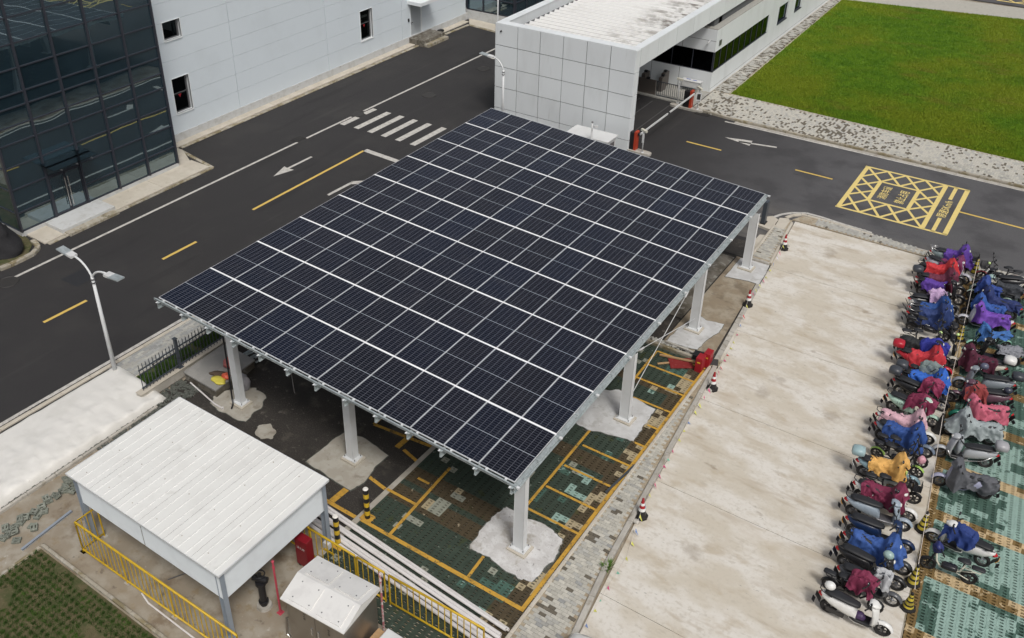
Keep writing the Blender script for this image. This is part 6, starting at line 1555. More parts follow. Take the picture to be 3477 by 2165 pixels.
    m = MB(); m.tube([(-.60 * k, .15, .74), (-.82 * k, .15, .82), (-.90 * k, .08, .84), (-.90 * k, -.08, .84), (-.82 * k, -.15, .82), (-.60 * k, -.15, .74)], .013, 6); lpart('grab_rail', m, MT['chrome'] if (rack or trim) else MT['black'], t)
    if rack:
        m = MB()
        for yy in (-.08, 0, .08): m.cyl((-.95 * k, yy, .86), (-.65 * k, yy, .86), .010, n=5)
        m.tube([(-.6, .16, .3), (-.9, .17, .45), (-.95, .15, .84)], .012, 5); m.tube([(-.6, -.16, .3), (-.9, -.17, .45), (-.95, -.15, .84)], .012, 5); lpart('rear_rack', m, MT['chrome'], t)
    if trim:
        m = MB()
        for s in (-1, 1): m.tube([(-.75 * k, s * .15, .60), (-.5 * k, s * .185, .36), (0, s * .2, .22), (.35 * k, s * .2, .26), (.47 * k, s * .17, .5)], .012, 6)
        lpart('crash_bar', m, MT[trim], t)
    if box:
        bm__ = paintm('box_' + '_'.join(str(int(x * 100)) for x in box), box, .35); m = MB(); m.loft([(-1.08 * k, .97, .10, .07), (-1.04 * k, .97, .18, .12), (-.88 * k, .98, .20, .14), (-.74 * k, .97, .17, .12), (-.72 * k, .96, .10, .08)], 14, 3); lpart('top_box', m, bm__, t)
    if basket:
        m = MB(); x0, x1 = .48 * k, .76 * k
        for i in range(6):
            zz = .66 + i * .045; e = .02 * i * .4
            m.tube([(x0, -.15 - e, zz), (x1 + e, -.15 - e, zz), (x1 + e, .15 + e, zz), (x0, .15 + e, zz), (x0, -.15 - e, zz)], .006, 4)
        for i in range(6):
            yy = -.15 + i * .06; m.cyl((x1, yy, .66), (x1 + .04, yy, .89), .005, n=4); m.cyl((x0 + i * .055, -.15, .66), (x0 + i * .055, -.19, .89), .005, n=4); m.cyl((x0 + i * .055, .15, .66), (x0 + i * .055, .19, .89), .005, n=4)
        m.box(x0, x1, -.15, .15, .645, .66); lpart('basket', m, MT['black'], t, False)
    if helmet:
        hm = paintm('helmet_' + '_'.join(str(int(x * 100)) for x in helmet[1]), helmet[1], .3); hx, hy, hz = helmet[0]; m = MB(); m.ball((hx, hy, hz), .145, .125, .12, 14, 8)
        m2 = m; o = link('helmet', m.mesh('helmet', hm, True), None, (0, 0, 0)); o.matrix_world = Matrix.Translation((c.x, c.y, .03)) @ Matrix.Rotation(ang, 4, 'Z')
        o.location = (c.x, c.y, .03); o.rotation_euler = (0, 0, ang); tag(o, helmet[2], 'helmet')
    if decal:
        o = link('lettering', text_mesh(decal, .13, MT['iron']), t, (-.38, -.172, .56), (R(82), 0, R(0)))
    return t
def moped(label, rear, front, paint, fender=None, basket=False, seatrear=True, mirrors=False, plate=None, light=None, group='light mopeds parked in two rows', cream=False, pad=True):
    rear = Vector(rear); front = Vector(front); d = front - rear; c = (rear + front) / 2; Lw = max(1.0, min(1.25, d.length)); ang = math.atan2(d.y, d.x); hb = Lw / 2
    t = thing('parked_moped', label, 'moped', (c.x, c.y, .03), ang, group)
    P_ = paintm('paint_' + '_'.join(str(int(x * 100)) for x in paint), paint); FR = paintm('paint_cream', (0.62, 0.6, 0.5)) if cream else MT['black']
    wheel(t, hb, .215, .06, MT['iron'], 'front_wheel', 6); wheel(t, -hb, .215, .065, MT['iron'], 'rear_wheel', 6)
    m = MB(); m.tube([(.42, 0, .78), (.34, 0, .42), (.22, 0, .26), (-.1, 0, .25), (-.28, 0, .34), (-.34, 0, .62)], .028, 8); m.tube([(-.2, .07, .30), (-hb, .08, .215)], .016, 6); m.tube([(-.2, -.07, .30), (-hb, -.08, .215)], .016, 6)
    m.tube([(-.34, .09, .60), (-.72, .09, .58), (-.78, 0, .58), (-.72, -.09, .58), (-.34, -.09, .60)], .014, 6); m.tube([(-.3, .07, .42), (-.62, .09, .57)], .012, 6); m.tube([(-.3, -.07, .42), (-.62, -.09, .57)], .012, 6); lpart('frame', m, FR, t)
    m = MB(); m.loft([(-.20, .36, .09, .07), (-.12, .37, .11, .09), (.14, .36, .11, .08), (.20, .34, .08, .05)], 10, 4); lpart('battery_box', m, P_, t)
    m = MB(); m.cyl((hb, .05, .215), (.43, .045, .66), .016, n=8); m.cyl((hb, -.05, .215), (.43, -.045, .66), .016, n=8); m.cyl((.44, 0, .6), (.36, 0, .96), .022, n=8); lpart('fork', m, MT['black'], t)
    m = MB(); m.loft([(-.46, .76, .05, .025), (-.40, .77, .12, .035), (-.26, .765, .11, .04), (-.12, .75, .055, .025)], 12); m.cyl((-.31, 0, .5), (-.31, 0, .74), .02, n=8); lpart('seat', m, MT['seat'], t)
    if seatrear: m = MB(); m.loft([(-.84, .655, .06, .025), (-.80, .66, .09, .035), (-.54, .66, .09, .035), (-.50, .65, .06, .025)], 12, 3); lpart('pillion_seat', m, MT['seat'], t)
    fm_ = paintm('paint_' + '_'.join(str(int(x * 100)) for x in fender), fender) if fender else MT['black']
    for nm__, xx, a0, a1 in (('front_fender', hb, 30, 150), ('rear_fender', -hb, 20, 175)):
        m = MB(); vs = []
        for i in range(8):
            a = R(a0 + (a1 - a0) * i / 7); 
            for (yy, dr) in ((-.05, -.02), (0, .008), (.05, -.02)): vs.append((xx + (.245 + dr) * math.cos(a), yy, .215 + (.245 + dr) * math.sin(a)))
        m.add(vs, [(i * 3 + j, i * 3 + j + 1, (i + 1) * 3 + j + 1, (i + 1) * 3 + j) for i in range(7) for j in range(2)]); lpart(nm__, m, fm_, t)
    handle(t, .34, .98, mirrors)
    m = MB(); m.ball((.45, 0, .84), .06, .06, .06, 10, 6); lpart('headlight', m, paintm('paint_lamp', light) if light else MT['black'], t)
    if plate: rect_plate(t, -.86, .5, MT[plate])
    if basket:
        m = MB(); x0, x1 = .5, .74
        for i in range(6): zz = .62 + i * .045; m.tube([(x0, -.15, zz), (x1, -.15, zz), (x1, .15, zz), (x0, .15, zz), (x0, -.15, zz)], .008, 4)
        for i in range(5): m.cyl((x1, -.15 + i * .075, .62), (x1, -.15 + i * .075, .85), .006, n=4); m.cyl((x0 + i * .06, -.15, .62), (x0 + i * .06, -.15, .85), .006, n=4)
        m.box(x0, x1, -.15, .15, .61, .62); lpart('basket', m, MT['black'], t, False)
    return t
def cover(label, rear, front, col, x0=-.85, x1=.62, hem=.42, seed=0, name='rain_cover', cat='rain cover', mirrors=None, topw=.17, clear=False, kind=0):
    """a sheet draped over seat and handlebar; kind 0 whole bike, 1 handlebar bundle, 2 seat only"""
    rear = Vector(rear); front = Vector(front); d = front - rear; c = (rear + front) / 2; ang = math.atan2(d.y, d.x)
    mt = cloth('cloth_' + '_'.join(str(int(x * 100)) for x in col), col, .75)
    prof = [(-1.1, .62), (-.88, .82), (-.70, .86), (-.45, .84), (-.15, .80), (.02, .84), (.20, 1.10), (.32, 1.19), (.42, 1.10), (.54, .86), (.68, .66), (.85, .5)]
    def top(x):
        for (a, za), (b, zb) in zip(prof[:-1], prof[1:]):
            if x <= b: q = max(0, (x - a) / (b - a)); q = q * q * (3 - 2 * q) if abs(zb - za) > .1 else q; return lerp(za, zb, q)
        return prof[-1][1]
    def wid(x): 
        w_ = topw
        w_ += .20 * math.exp(-((x - .22) / .15) ** 2)
        return w_
    m = MB(); nu, nv = 52, 36
    for i in range(nu + 1):
        u = i / nu; x = lerp(x0, x1, u)
        for j in range(nv + 1):
            v = j / nv * 2 - 1; s = 1 if v > 0 else -1; a = abs(v)
            zt = top(x) + .025; w_ = wid(x)
            hm_ = hem + .10 * noise.noise(Vector((x * 2.2, s * 3.0, seed))) + .05 * math.sin(x * 9 + seed + s)
            if kind == 1: hm_ += .05
            endf = min(u, 1 - u)
            if a < .36: q = a / .36; y = w_ * q; z_ = zt - .05 * q * q
            else:
                q = (a - .36) / .64; y = w_ * (1.0) + (.07 + .05 * math.sin(x * 14 + seed * 2) * s) * q; z_ = lerp(zt - .05, hm_, q ** .92)
            fold = noise.noise(Vector((x * 6.0 + seed, v * 2.2, seed * 1.7))) * .055 + noise.noise(Vector((x * 15.0 - v * 4 + seed, v * 3.5, seed))) * .035 + abs(noise.noise(Vector((x * 3.3 + v * 2.0 + seed, v * 1.3 - x * 2, seed)))) * -.06
            fz = abs(noise.noise(Vector((x * 5 + v * 4, v * 1.0, seed + 9)))) * .09 + abs(noise.noise(Vector((x * 11 - v * 3, v * 2.0, seed + 2)))) * .05
            y = s * (y + fold * (1 if a > .2 else .3) * 1.1)
            # ragged, gathered ends
            xx = x + (.05 * noise.noise(Vector((v * 3, u * 3, seed))) + .03 * math.sin(v * 7 + seed)) * (1 if endf < .1 else .4)
            z_ += -fz * .8 + fold * .25
            if endf < .04: z_ -= .05; y *= .93
            m.v.append((xx, y, max(z_, .12)))
    for i in range(nu):
        for j in range(nv): m.f.append((i * (nv + 1) + j, i * (nv + 1) + j + 1, (i + 1) * (nv + 1) + j + 1, (i + 1) * (nv + 1) + j)); m.mi.append(0)
    o = link(name, m.mesh(name, mt, True), None, (c.x, c.y, .03), (0, 0, ang))
    return tag(o, label, cat)
def bundle(label, rear, front, col, x=.30, z_=1.05, r=(.17, .26, .20), seed=0, cat='rain cape', name='rain_cape'):
    rear = Vector(rear); front = Vector(front); d = front - rear; c = (rear + front) / 2; ang = math.atan2(d.y, d.x)
    mt = cloth('cloth_' + '_'.join(str(int(x * 100)) for x in col), col, .45)
    m = MB(); m.ball((0, 0, 0), r[0], r[1], r[2], 26, 16); vs = []
    for p in m.v:
        v = Vector(p); k = .42 * noise.noise(Vector((v.x * 6 + seed, v.y * 6, v.z * 5))) - .35 * abs(noise.noise(Vector((v.x * 13 + seed, v.y * 13, v.z * 6))))
        dz = -.25 * max(0, -v.z) * 2.2; v = Vector((v.x * (1 + k), v.y * (1 + k), v.z * (1 + k * .5) + dz)); vs.append((v.x + x, v.y, v.z + z_))
    m.v = vs; o = link(name, m.mesh(name, mt, True), None, (c.x, c.y, .03), (0, 0, ang)); return tag(o, label, cat)

def cape(label, rear, front, col, x=.25, z_=1.0, r=(.25, .27, .22), seed=0, cat='rain cape', name='rain_cape'):
    """a crumpled cape hung over the handlebar: peaked top, hanging ragged folds, open to the sides"""
    rear = Vector(rear); front = Vector(front); d = front - rear; c = (rear + front) / 2; ang = math.atan2(d.y, d.x)
    mt = cloth('cloth_' + '_'.join(str(int(q * 100)) for q in col), col, .75)
    m = MB(); nu, nv = 30, 34; pk = x + .04
    for i in range(nu + 1):
        u = i / nu * 2 - 1
        for j in range(nv + 1):
            v = j / nv * 2 - 1
            xx = x + u * r[0] * 1.35; yy = v * .34
            # height: peak by the handlebar falling towards seat and front; sides hang
            top = z_ + .17 - .42 * abs(xx - pk) ** 1.15 - .10 * (abs(v) < .5) * (1 - abs(v) * 2) * (abs(u) < .7)
            hang = max(0, abs(v) - .50) / .50
            z2 = top - hang ** .85 * (.42 + .26 * noise.noise(Vector((xx * 4, seed, v > 0)))) - .16 * max(0, abs(u) - .7)
            y2 = math.copysign(min(abs(yy), .17 + .02 * math.sin(xx * 20 + seed)) + hang * .09 * (1 + .7 * math.sin(xx * 26 + seed * 3)), v) if abs(v) > .02 else 0
            f = noise.noise(Vector((xx * 9 + seed, v * 3, seed))) * .05 - abs(noise.noise(Vector((xx * 7 + v * 5 + seed, v * 2, 4)))) * .09
            m.v.append((xx + .05 * noise.noise(Vector((v * 5, u * 3, seed))) + .05 * hang * math.sin(seed), y2 + f * .6 * (1 if v > 0 else -1), max(.2, z2 + f)))
    for i in range(nu):
        for j in range(nv): m.f.append((i * (nv + 1) + j, i * (nv + 1) + j + 1, (i + 1) * (nv + 1) + j + 1, (i + 1) * (nv + 1) + j)); m.mi.append(0)
    o = link(name, m.mesh(name, mt, True), None, (c.x, c.y, .03), (0, 0, ang)); return tag(o, label, cat)

WHITE = (0.72, 0.72, 0.70); BLACK = (0.018, 0.018, 0.02); SILVER = (0.40, 0.42, 0.44); MAROON = (0.20, 0.015, 0.06); BLUE = (0.018, 0.075, 0.30); NAVY = (0.016, 0.032, 0.14); ROYAL = (0.01, 0.12, 0.55)
PURPLE = (0.10, 0.035, 0.32); REDC = (0.58, 0.012, 0.02); PINK = (0.62, 0.36, 0.42); ROSE = (0.55, 0.10, 0.17); GREYB = (0.20, 0.25, 0.26); DGREY = (0.085, 0.09, 0.10); MINT = (0.42, 0.60, 0.50); PALEB = (0.22, 0.33, 0.38); YEL = (0.72, 0.38, 0.06); LILAC = (0.50, 0.33, 0.55); CREAM = (0.66, 0.63, 0.54); SLATE = (0.16, 0.20, 0.26); PLUM = (0.12, 0.06, 0.085); LAV = (0.36, 0.37, 0.50); DGREEN = (0.01, 0.14, 0.09)
# ---- left row, bottom to top: rear, front wheel contact points
a, b = (21.61, 3.91), (22.98, 3.98)
scooter('white scooter with black seat and floor, nearest the bottom edge of the left row', a, b, WHITE, rimm='iron', floor='black', mirrors=True, helmet=((-.78, .04, .93), WHITE, 'white helmet on the tail of the nearest white scooter'))
bundle('purple patterned bag on the floorboard of the nearest white scooter', a, b, (0.06, 0.03, 0.10), .08, .40, (.16, .12, .10), 3, 'bag', 'floor_bag')
a, b = (21.42, 4.66), (22.64, 4.63)
moped('black moped with two seats and a green plate behind the nearest white scooter', a, b, BLACK, mirrors=True)
cape('maroon rain cape bunched on the handlebar of the moped behind the white scooter', a, b, MAROON, .18, .98, (.26, .28, .26), 5)
a, b = (21.73, 5.03), (22.95, 5.08)
scooter('dark grey scooter with long black seat and silver front, third from the bottom', a, b, DGREY, mirrors=True, rimm='chrome', trim=None)
cape('silver rain cape over the front of the third scooter from the bottom', a, b, (0.42, 0.43, 0.45), .26, .98, (.16, .30, .26), 6)
a, b = (21.48, 5.71), (22.97, 5.70)
scooter('black scooter with red tail lamp under the silver caped one, fourth from the bottom', a, b, BLACK, mirrors=True, plate='paper', helmet=((.30, .0, 1.12), (0.3, 0.42, 0.40), 'pale green cap on the black scooter with the red tail lamp'))
a, b = (21.51, 6.37), (22.96, 6.35)
scooter('dark scooter with an orange plate under a blue cover, fifth from the bottom', a, b, (0.04, 0.045, 0.05), plate='amber')
cover('blue rain cover with round mirror on the fifth scooter from the bottom', a, b, (0.03, 0.10, 0.36), -.80, .66, 0.39, 11, topw=.195)
a, b = (21.37, 7.03), (22.86, 7.19)
scooter('navy blue scooter with yellow plate and long black seat, sixth from the bottom', a, b, (0.012, 0.028, 0.08), plate='amber')
a, b = (21.14, 7.79), (22.60, 8.03)
scooter('pale blue and black scooter with a bare grey floorboard, seventh from the bottom', a, b, (0.30, 0.36, 0.42), plate='amber', floor='rim')
a, b = (21.19, 8.57), (22.62, 8.52)
scooter('white scooter under a maroon cover with its white fender showing', a, b, WHITE)
cover('maroon rain cover on the white scooter above the pale blue one', a, b, MAROON, -.72, .55, 0.44, 13, topw=.195)
a, b = (21.31, 9.13), (22.58, 9.36)
moped('black moped with wire front basket above the maroon covered scooter', a, b, BLACK, basket=True, mirrors=True)
a, b = (21.00, 9.69), (22.33, 9.97)
scooter('pale blue grey scooter with round rear box half under a yellow cover', a, b, PALEB, box=(0.30, 0.42, 0.44), plate='paper')
cover('yellow rain cover on the pale blue grey scooter', a, b, YEL, -.62, .50, 0.46, 14, topw=.195)
bundle('lime green gloves hanging on the front of the yellow covered scooter', a, b, (0.42, 0.55, 0.12), .44, .72, (.06, .22, .16), 8, 'gloves', 'glove_pair')
a, b = (21.12, 10.78), (22.38, 10.59)
moped('black moped with lime green rear fender and twin seats', a, b, BLACK, fender=(0.32, 0.50, 0.12), mirrors=True)
bundle('pink striped helmet hanging at the front of the lime fendered moped', a, b, (0.60, 0.28, 0.35), .66, .78, (.12, .12, .12), 9, 'helmet', 'hanging_helmet')
a, b = (21.19, 11.18), (22.38, 11.13)
moped('black moped with wide seats squeezed under the blue caped scooter', a, b, BLACK)
a, b = (20.97, 11.75), (22.46, 11.71)
scooter('slate scooter with grey fender under the large blue cape', a, b, SLATE)
cover('large blue rain cape with a clear front below the pink cover', a, b, BLUE, -.68, .60, 0.30, 15, topw=.195)
a, b = (20.86, 12.27), (22.38, 12.40)
scooter('white fendered scooter under the pale pink cover', a, b, WHITE)
cover('pale pink rain cover in the middle of the left row', a, b, PINK, -.86, .56, 0.30, 16, topw=.2)
a, b = (20.96, 13.46), (22.26, 13.38)
scooter('pale mint scooter with LOVE lettering above the pink cover', a, b, MINT, decal='LOVE', plate='amber', mirrors=True)
cape('dark maroon cape draped on the mint scooter handlebar', a, b, MAROON, .18, .95, (.34, .27, .22), 17)
a, b = (20.93, 14.50), (22.34, 14.44)
scooter('black scooter with charcoal top box above the mint scooter', a, b, BLACK, box=(0.05, 0.055, 0.065), rimm='chrome')
cape('crimson cape crumpled on the front of the black top box scooter', a, b, (0.26, 0.02, 0.08), .26, 1.0, (.25, .28, .22), 18)
a, b = (20.95, 15.01), (22.52, 15.12)
scooter('black scooter hidden under the bright blue cover', a, b, BLACK, box=(0.05, 0.055, 0.065))
cover('bright royal blue rain cover below the red scooters', a, b, ROYAL, -.70, .62, 0.44, 19, topw=.195)
a, b = (20.74, 15.43), (22.13, 15.49)
moped('black moped with twin seats between the blue cover and the red scooter', a, b, BLACK)
cape('grey green coat on the handlebar of the moped by the red scooter', a, b, (0.17, 0.22, 0.22), .20, .95, (.28, .27, .26), 20, 'coat', 'coat')
a, b = (20.59, 16.27), (22.08, 16.45)
scooter('bright red scooter with red rear box', a, b, (0.42, 0.015, 0.03), box=(0.40, 0.015, 0.03), plate='amber', mirrors=True)
cover('bright red rain cover on the red scooter', a, b, (0.55, 0.015, 0.03), -.60, .62, 0.34, 21, topw=.195)
a, b = (20.55, 17.01), (21.89, 17.08)
scooter('black scooter half under a black sheet and a blue cape', a, b, BLACK)
cover('black sheet over the seat behind the deep blue cape', a, b, (0.02, 0.022, 0.024), -.95, -.05, 0.30, 22, topw=.195)
cape('deep blue cape over the handlebar behind the red cover', a, b, (0.02, 0.03, 0.30), .22, .93, (.36, .32, .26), 23)
a, b = (20.41, 17.77), (21.59, 18.05)
moped('black moped with bright lime front panel in the upper left row', a, b, BLACK, fender=(0.10, 0.13, 0.09), light=(0.55, 0.75, 0.30), mirrors=True)
a, b = (20.38, 18.77), (21.54, 18.83)
moped('black moped with a big rear wheel just above the lime one', a, b, BLACK)
a, b = (21.67, 19.34), (22.05, 18.01)
moped('slim black stand up scooter turned across the row by the rope', a, b, BLACK, seatrear=False, light=(0.6, 0.6, 0.6))
a, b = (20.30, 19.24), (21.68, 19.63)
scooter('black scooter under the navy cover', a, b, BLACK, trim='chrome')
cover('navy blue rain cover over a scooter in the upper left row', a, b, (0.02, 0.045, 0.17), -.62, .60, 0.30, 24, topw=.195)
a, b = (20.16, 19.64), (21.66, 20.19)
scooter('dark scooter with chrome rear rack under the mid blue cover', a, b, (0.03, 0.03, 0.034), rack=True)
cover('mid blue rain cover with clear visor beside the chrome rack', a, b, (0.012, 0.07, 0.28), -.62, .66, 0.30, 25, topw=.195)
a, b = (20.01, 20.26), (21.52, 20.91)
scooter('charcoal scooter with lilac cape in the upper left row', a, b, (0.028, 0.032, 0.036), mirrors=True)
cape('pale lilac cape over the handlebar of the charcoal scooter', a, b, LILAC, .02, .98, (.24, .27, .26), 26)
a, b = (20.09, 21.70), (21.51, 21.79)
scooter('black scooter with orange tail lamp behind the lilac cape', a, b, BLACK)
cover('purple rain cape behind the lilac one', a, b, PURPLE, -.75, .1, 0.39, 27, topw=.195)
a, b = (19.95, 22.12), (21.42, 22.52)
scooter('black scooter with rounded charcoal top box below the red cover', a, b, BLACK, box=(0.05, 0.055, 0.06))
cover('dark plum cover on the scooter below the bright red sheet', a, b, (0.15, 0.02, 0.05), -.62, .52, 0.34, 28, topw=.195)
a, b = (19.76, 23.01), (21.31, 23.33)
scooter('black scooter under the bright red sheet', a, b, BLACK)
cover('bright red sheet cover near the top of the left row', a, b, REDC, -.68, .60, 0.34, 29, topw=.195)
a, b = (19.96, 23.81), (21.43, 23.62)
scooter('silver scooter with small pillion seat and plum cape near the top', a, b, (0.42, 0.42, 0.47), rimm='chrome')
cover('plum rain cape over the silver scooter near the top', a, b, (0.17, 0.02, 0.09), -.40, .52, 0.30, 30, topw=.195)
a, b = (20.02, 24.65), (21.42, 24.83)
scooter('grey scooter with front basket at the very top of the left row', a, b, GREYB, basket=True, rack=True)
cover('deep purple rain cover at the very top of the left row', a, b, PURPLE, -.45, .74, 0.34, 31, topw=.2)
# ---- right row, top to bottom (front wheels towards the rope)
f, r = (21.82, 24.39), (23.11, 24.78)
moped('black moped with wire basket and yellow lamp at the top of the right row', r, f, BLACK, basket=True, light=(0.7, 0.6, 0.05), fender=(0.3, 0.05, 0.06), mirrors=True)
f, r = (21.81, 23.55), (23.32, 24.05)
scooter('black scooter with long black seat second from the top of the right row', r, f, (0.02, 0.02, 0.024), trim='chrome')
f, r = (21.95, 23.10), (23.34, 23.15)
scooter('mint fronted scooter under a charcoal cover in the right row', r, f, (0.33, 0.45, 0.42))
cover('charcoal rain cover on the mint fronted scooter', r, f, (0.045, 0.05, 0.06), -.88, .12, .42, 40)
f, r = (21.82, 22.59), (23.11, 22.72)
moped('small mint fendered moped under the clear and blue cape', r, f, BLACK, fender=(0.45, 0.6, 0.52))
cover('blue rain cape with clear front fourth in the right row', r, f, (0.02, 0.06, 0.28), -.35, .58, .55, 41)
f, r = (21.94, 21.79), (23.43, 21.86)
scooter('black scooter under the long navy cover in the right row', r, f, BLACK)
cover('long navy rain cover reaching the tail in the right row', r, f, NAVY, -.95, .62, .50, 42)
f, r = (21.91, 21.06), (23.16, 21.19)
moped('dark moped under the crumpled blue cape beside the white scooter', r, f, BLACK)
cover('crumpled bright blue cape above the purple cover', r, f, (0.02, 0.09, 0.36), -.65, .55, .50, 43)
f, r = (21.85, 20.40), (23.36, 20.61)
scooter('white fronted scooter under the violet cover', r, f, (0.62, 0.62, 0.66))
cover('violet rain cover with the sharp peak in the right row', r, f, (0.16, 0.05, 0.42), -.85, .42, .45, 44)
f, r = (22.43, 18.81), (23.57, 19.56)
moped('small moped with green front fender beneath a blue cloth', r, f, BLACK, fender=(0.3, 0.6, 0.45))
cover('narrow blue cloth lying over the small green fendered moped', r, f, (0.03, 0.14, 0.42), -.70, .50, .62, 45, topw=.11)
f, r = (22.68, 18.23), (23.96, 18.60)
scooter('black scooter with grey sheeted seat in the middle of the right row', r, f, BLACK, mirrors=True)
cover('grey plastic sheet over the seat of the black scooter', r, f, (0.22, 0.23, 0.26), -.85, -.02, .62, 46, topw=.19)
f, r = (22.14, 17.25), (23.53, 17.38)
scooter('cream scooter with white tail box under the dark wine cover', r, f, CREAM, box=(0.68, 0.68, 0.66))
cover('dark wine rain cover on the cream scooter', r, f, (0.09, 0.012, 0.035), -.66, .52, .35, 47)
f, r = (22.51, 16.10), (23.98, 16.49)
scooter('silver grey scooter with charcoal top box in the right row', r, f, (0.24, 0.27, 0.30), box=(0.045, 0.05, 0.06), trim='chrome', mirrors=True, helmet=((.10, -.05, 1.1), (0.10, 0.11, 0.16), 'dark grey helmet on the silver grey scooter handlebar'))
f, r = (22.61, 15.22), (23.93, 15.59)
scooter('mauve scooter with cream seat and dark helmet in the right row', r, f, PLUM, rimm='chrome', helmet=((-.80, 0, .90), (0.035, 0.04, 0.06), 'dark blue helmet on the tail of the mauve scooter'))
cape('red floral cape hanging on the mauve scooter', r, f, (0.30, 0.04, 0.04), .15, .78, (.26, .28, .38), 48)
f, r = (22.78, 14.10), (24.17, 14.71)
scooter('cream and green fendered scooter under the rose pink cover', r, f, DGREEN)
cover('rose pink rain cover in the right row', r, f, ROSE, -.85, .50, .38, 49)
f, r = (22.79, 13.28), (23.98, 13.52)
scooter('scooter fully hidden under the pale grey cover', r, f, DGREY)
cover('pale grey rain cover with stiff folds in the right row', r, f, (0.30, 0.35, 0.36), -.90, .78, .40, 50, topw=.2)
f, r = (22.77, 11.99), (24.05, 12.31)
scooter('silver scooter with silver top box and a grey glove sleeve', r, f, SILVER, box=(0.35, 0.35, 0.37), trim='chrome', mirrors=True)
bundle('pale grey wind apron hanging on the silver top box scooter', r, f, (0.33, 0.37, 0.40), .20, .75, (.10, .22, .34), 51, 'apron', 'wind_apron')
f, r = (23.04, 10.62), (24.27, 10.81)
scooter('lavender fendered scooter under the dark grey cover', r, f, LAV)
cover('dark grey rain cover with pale piping, lowest large cover of the right row', r, f, (0.10, 0.105, 0.12), -.90, .45, .36, 52)
f, r = (23.39, 8.09), (24.69, 7.96)
scooter('white scooter with a dark blue cape standing alone on the mint paving', r, f, WHITE, plate='amber', rimm='chrome', mirrors=True)
cape('dark blue cape over the handlebar of the lone white scooter', r, f, (0.012, 0.04, 0.20), .05, .90, (.33, .30, .34), 53)
f, r = (23.46, 6.99), (24.50, 7.07)
moped('black moped with cream seat frame below the lone white scooter', r, f, (0.02, 0.02, 0.022), cream=True)
bundle('blue helmet bag hanging on the lowest black moped', r, f, (0.02, 0.03, 0.16), .42, .95, (.15, .17, .15), 54, 'helmet bag', 'helmet_bag')

# ---- traffic cones
def cone(x, y, label, style, h=.72, rz=.2):
    t = thing('traffic_cone', label, 'traffic cone', (x, y, .03), rz, 'traffic cones round the plaza')
    m = MB(); n = 8; pts = [(.21 * math.cos(2 * math.pi * (k + .5) / n), .21 * math.sin(2 * math.pi * (k + .5) / n)) for k in range(n)]; m.prism(pts, 0, .05); m.cyl((0, 0, .05), (0, 0, .09), .17, .15, 16); lpart('base', m, MT['rubber'], t, False)
    bands = [('black', .09, .26), ('paper', .26, .36), ('red', .36, .46), ('paper', .46, .54), ('red', .54, .68), ] if style == 'r' else [('cone_yellow', .07, .18), ('black', .18, .24), ('cone_yellow', .24, .34), ('black', .34, .40), ('cone_yellow', .40, .50), ('black', .50, .55), ('cone_yellow', .55, .62), ('black', .62, .68)] if style == 'y' else [('black', .09, .68)]
    rr_ = lambda z_: .145 - .115 * (z_ - .07) / .61
    for (mn, z0, z1) in bands:
        m = MB()
        if style == 'y' and 0: pass
        m.cyl((0, 0, z0 * h / .68), (0, 0, z1 * h / .68), rr_(z0), rr_(z1), 16, False); lpart('band', m, MT[mn], t)
    m = MB(); m.ball((0, 0, h), .04, .04, .03, 10, 5); lpart('tip', m, MT['red'] if style == 'r' else MT['black'], t)
    return t
cone(*(16.02, 4.15), 'red and white cone on a black base nearest the foreground, weighted with a stone', 'r')
cone(*(15.44, 11.09), 'red and white cone on a black base by the end of the footpath kerb', 'r')
cone(*(14.56, 16.96), 'red and white cone on a black base beside the drain strip', 'r')
cone(*(14.26, 22.21), 'red and white cone on a black base beside the paved island', 'r')
cone(*(23.04, 8.42), 'black and yellow striped cone by the lone white scooter', 'y')
cone(*(23.27, 6.21), 'black and yellow striped cone by the lowest black moped', 'y')
o = cone(*(23.36, 5.28), 'shorter black and yellow lettered cone, the lowest one at the turf edge', 'y', .58)
lt = link('lettering', text_mesh('请勿\n泊车', .07, MT['iron']), o, (0.02, -.125, .3), (R(75), 0, R(10)))
cone(*(22.49, 13.29), 'plain black cone standing at the turf edge beside the pale mint scooter', 'b', .75)
cone(*(22.03, 19.29), 'yellow and black cone hidden between the two scooter rows', 'y')
cone(*(21.59, 24.80), 'faded yellow cone at the top end of the rope', 'y', .8)
def stone(x, y, r, label): crumple('weight_stone', (x, y, .0), (r, r * .8, r * .7), MT['kerb'], label, 'stone', x)
stone(*(16.00, 3.85), .11, 'pale stone on the base of the foreground cone'); stone(*(15.40, 10.94), .10, 'grey stone on the base of the cone at the kerb end'); stone(*(14.34, 22.55), .09, 'pale paint tin lid beside the cone at the island')
# rope along the turf edge
rp = thing('white_rope', 'white rope strung between the cones along the turf edge', 'rope', (*(21.59, 24.80), .03)); m = MB()
def ropepts(ps, sag=.06):
    out = []
    for p, q in zip(ps[:-1], ps[1:]):
        p = Vector(p); q = Vector(q)
        for k in range(8): s_ = k / 8; v = p.lerp(q, s_); v.z -= sag * 4 * s_ * (1 - s_); out.append(v)
    return out + [Vector(ps[-1])]
c_ = [(*(21.59, 24.80), .8), (*(22.03, 19.29), .72), (*(22.49, 13.29), .75), (*(23.04, 8.42), .70), (*(23.27, 6.21), .72), (*(23.38, 5.71), .35)]
m.tube(ropepts(c_, .07), .010, 5); part('rope', m, MT['rope'], rp, True); m = MB(); m.torus((0, 0, 0), .05, .016, 'z', 12, 5); m.v = [(v[0] + c_[3][0], v[1] + c_[3][1], v[2] + .68) for v in m.v]; part('knot', m, MT['rope'], rp, True)
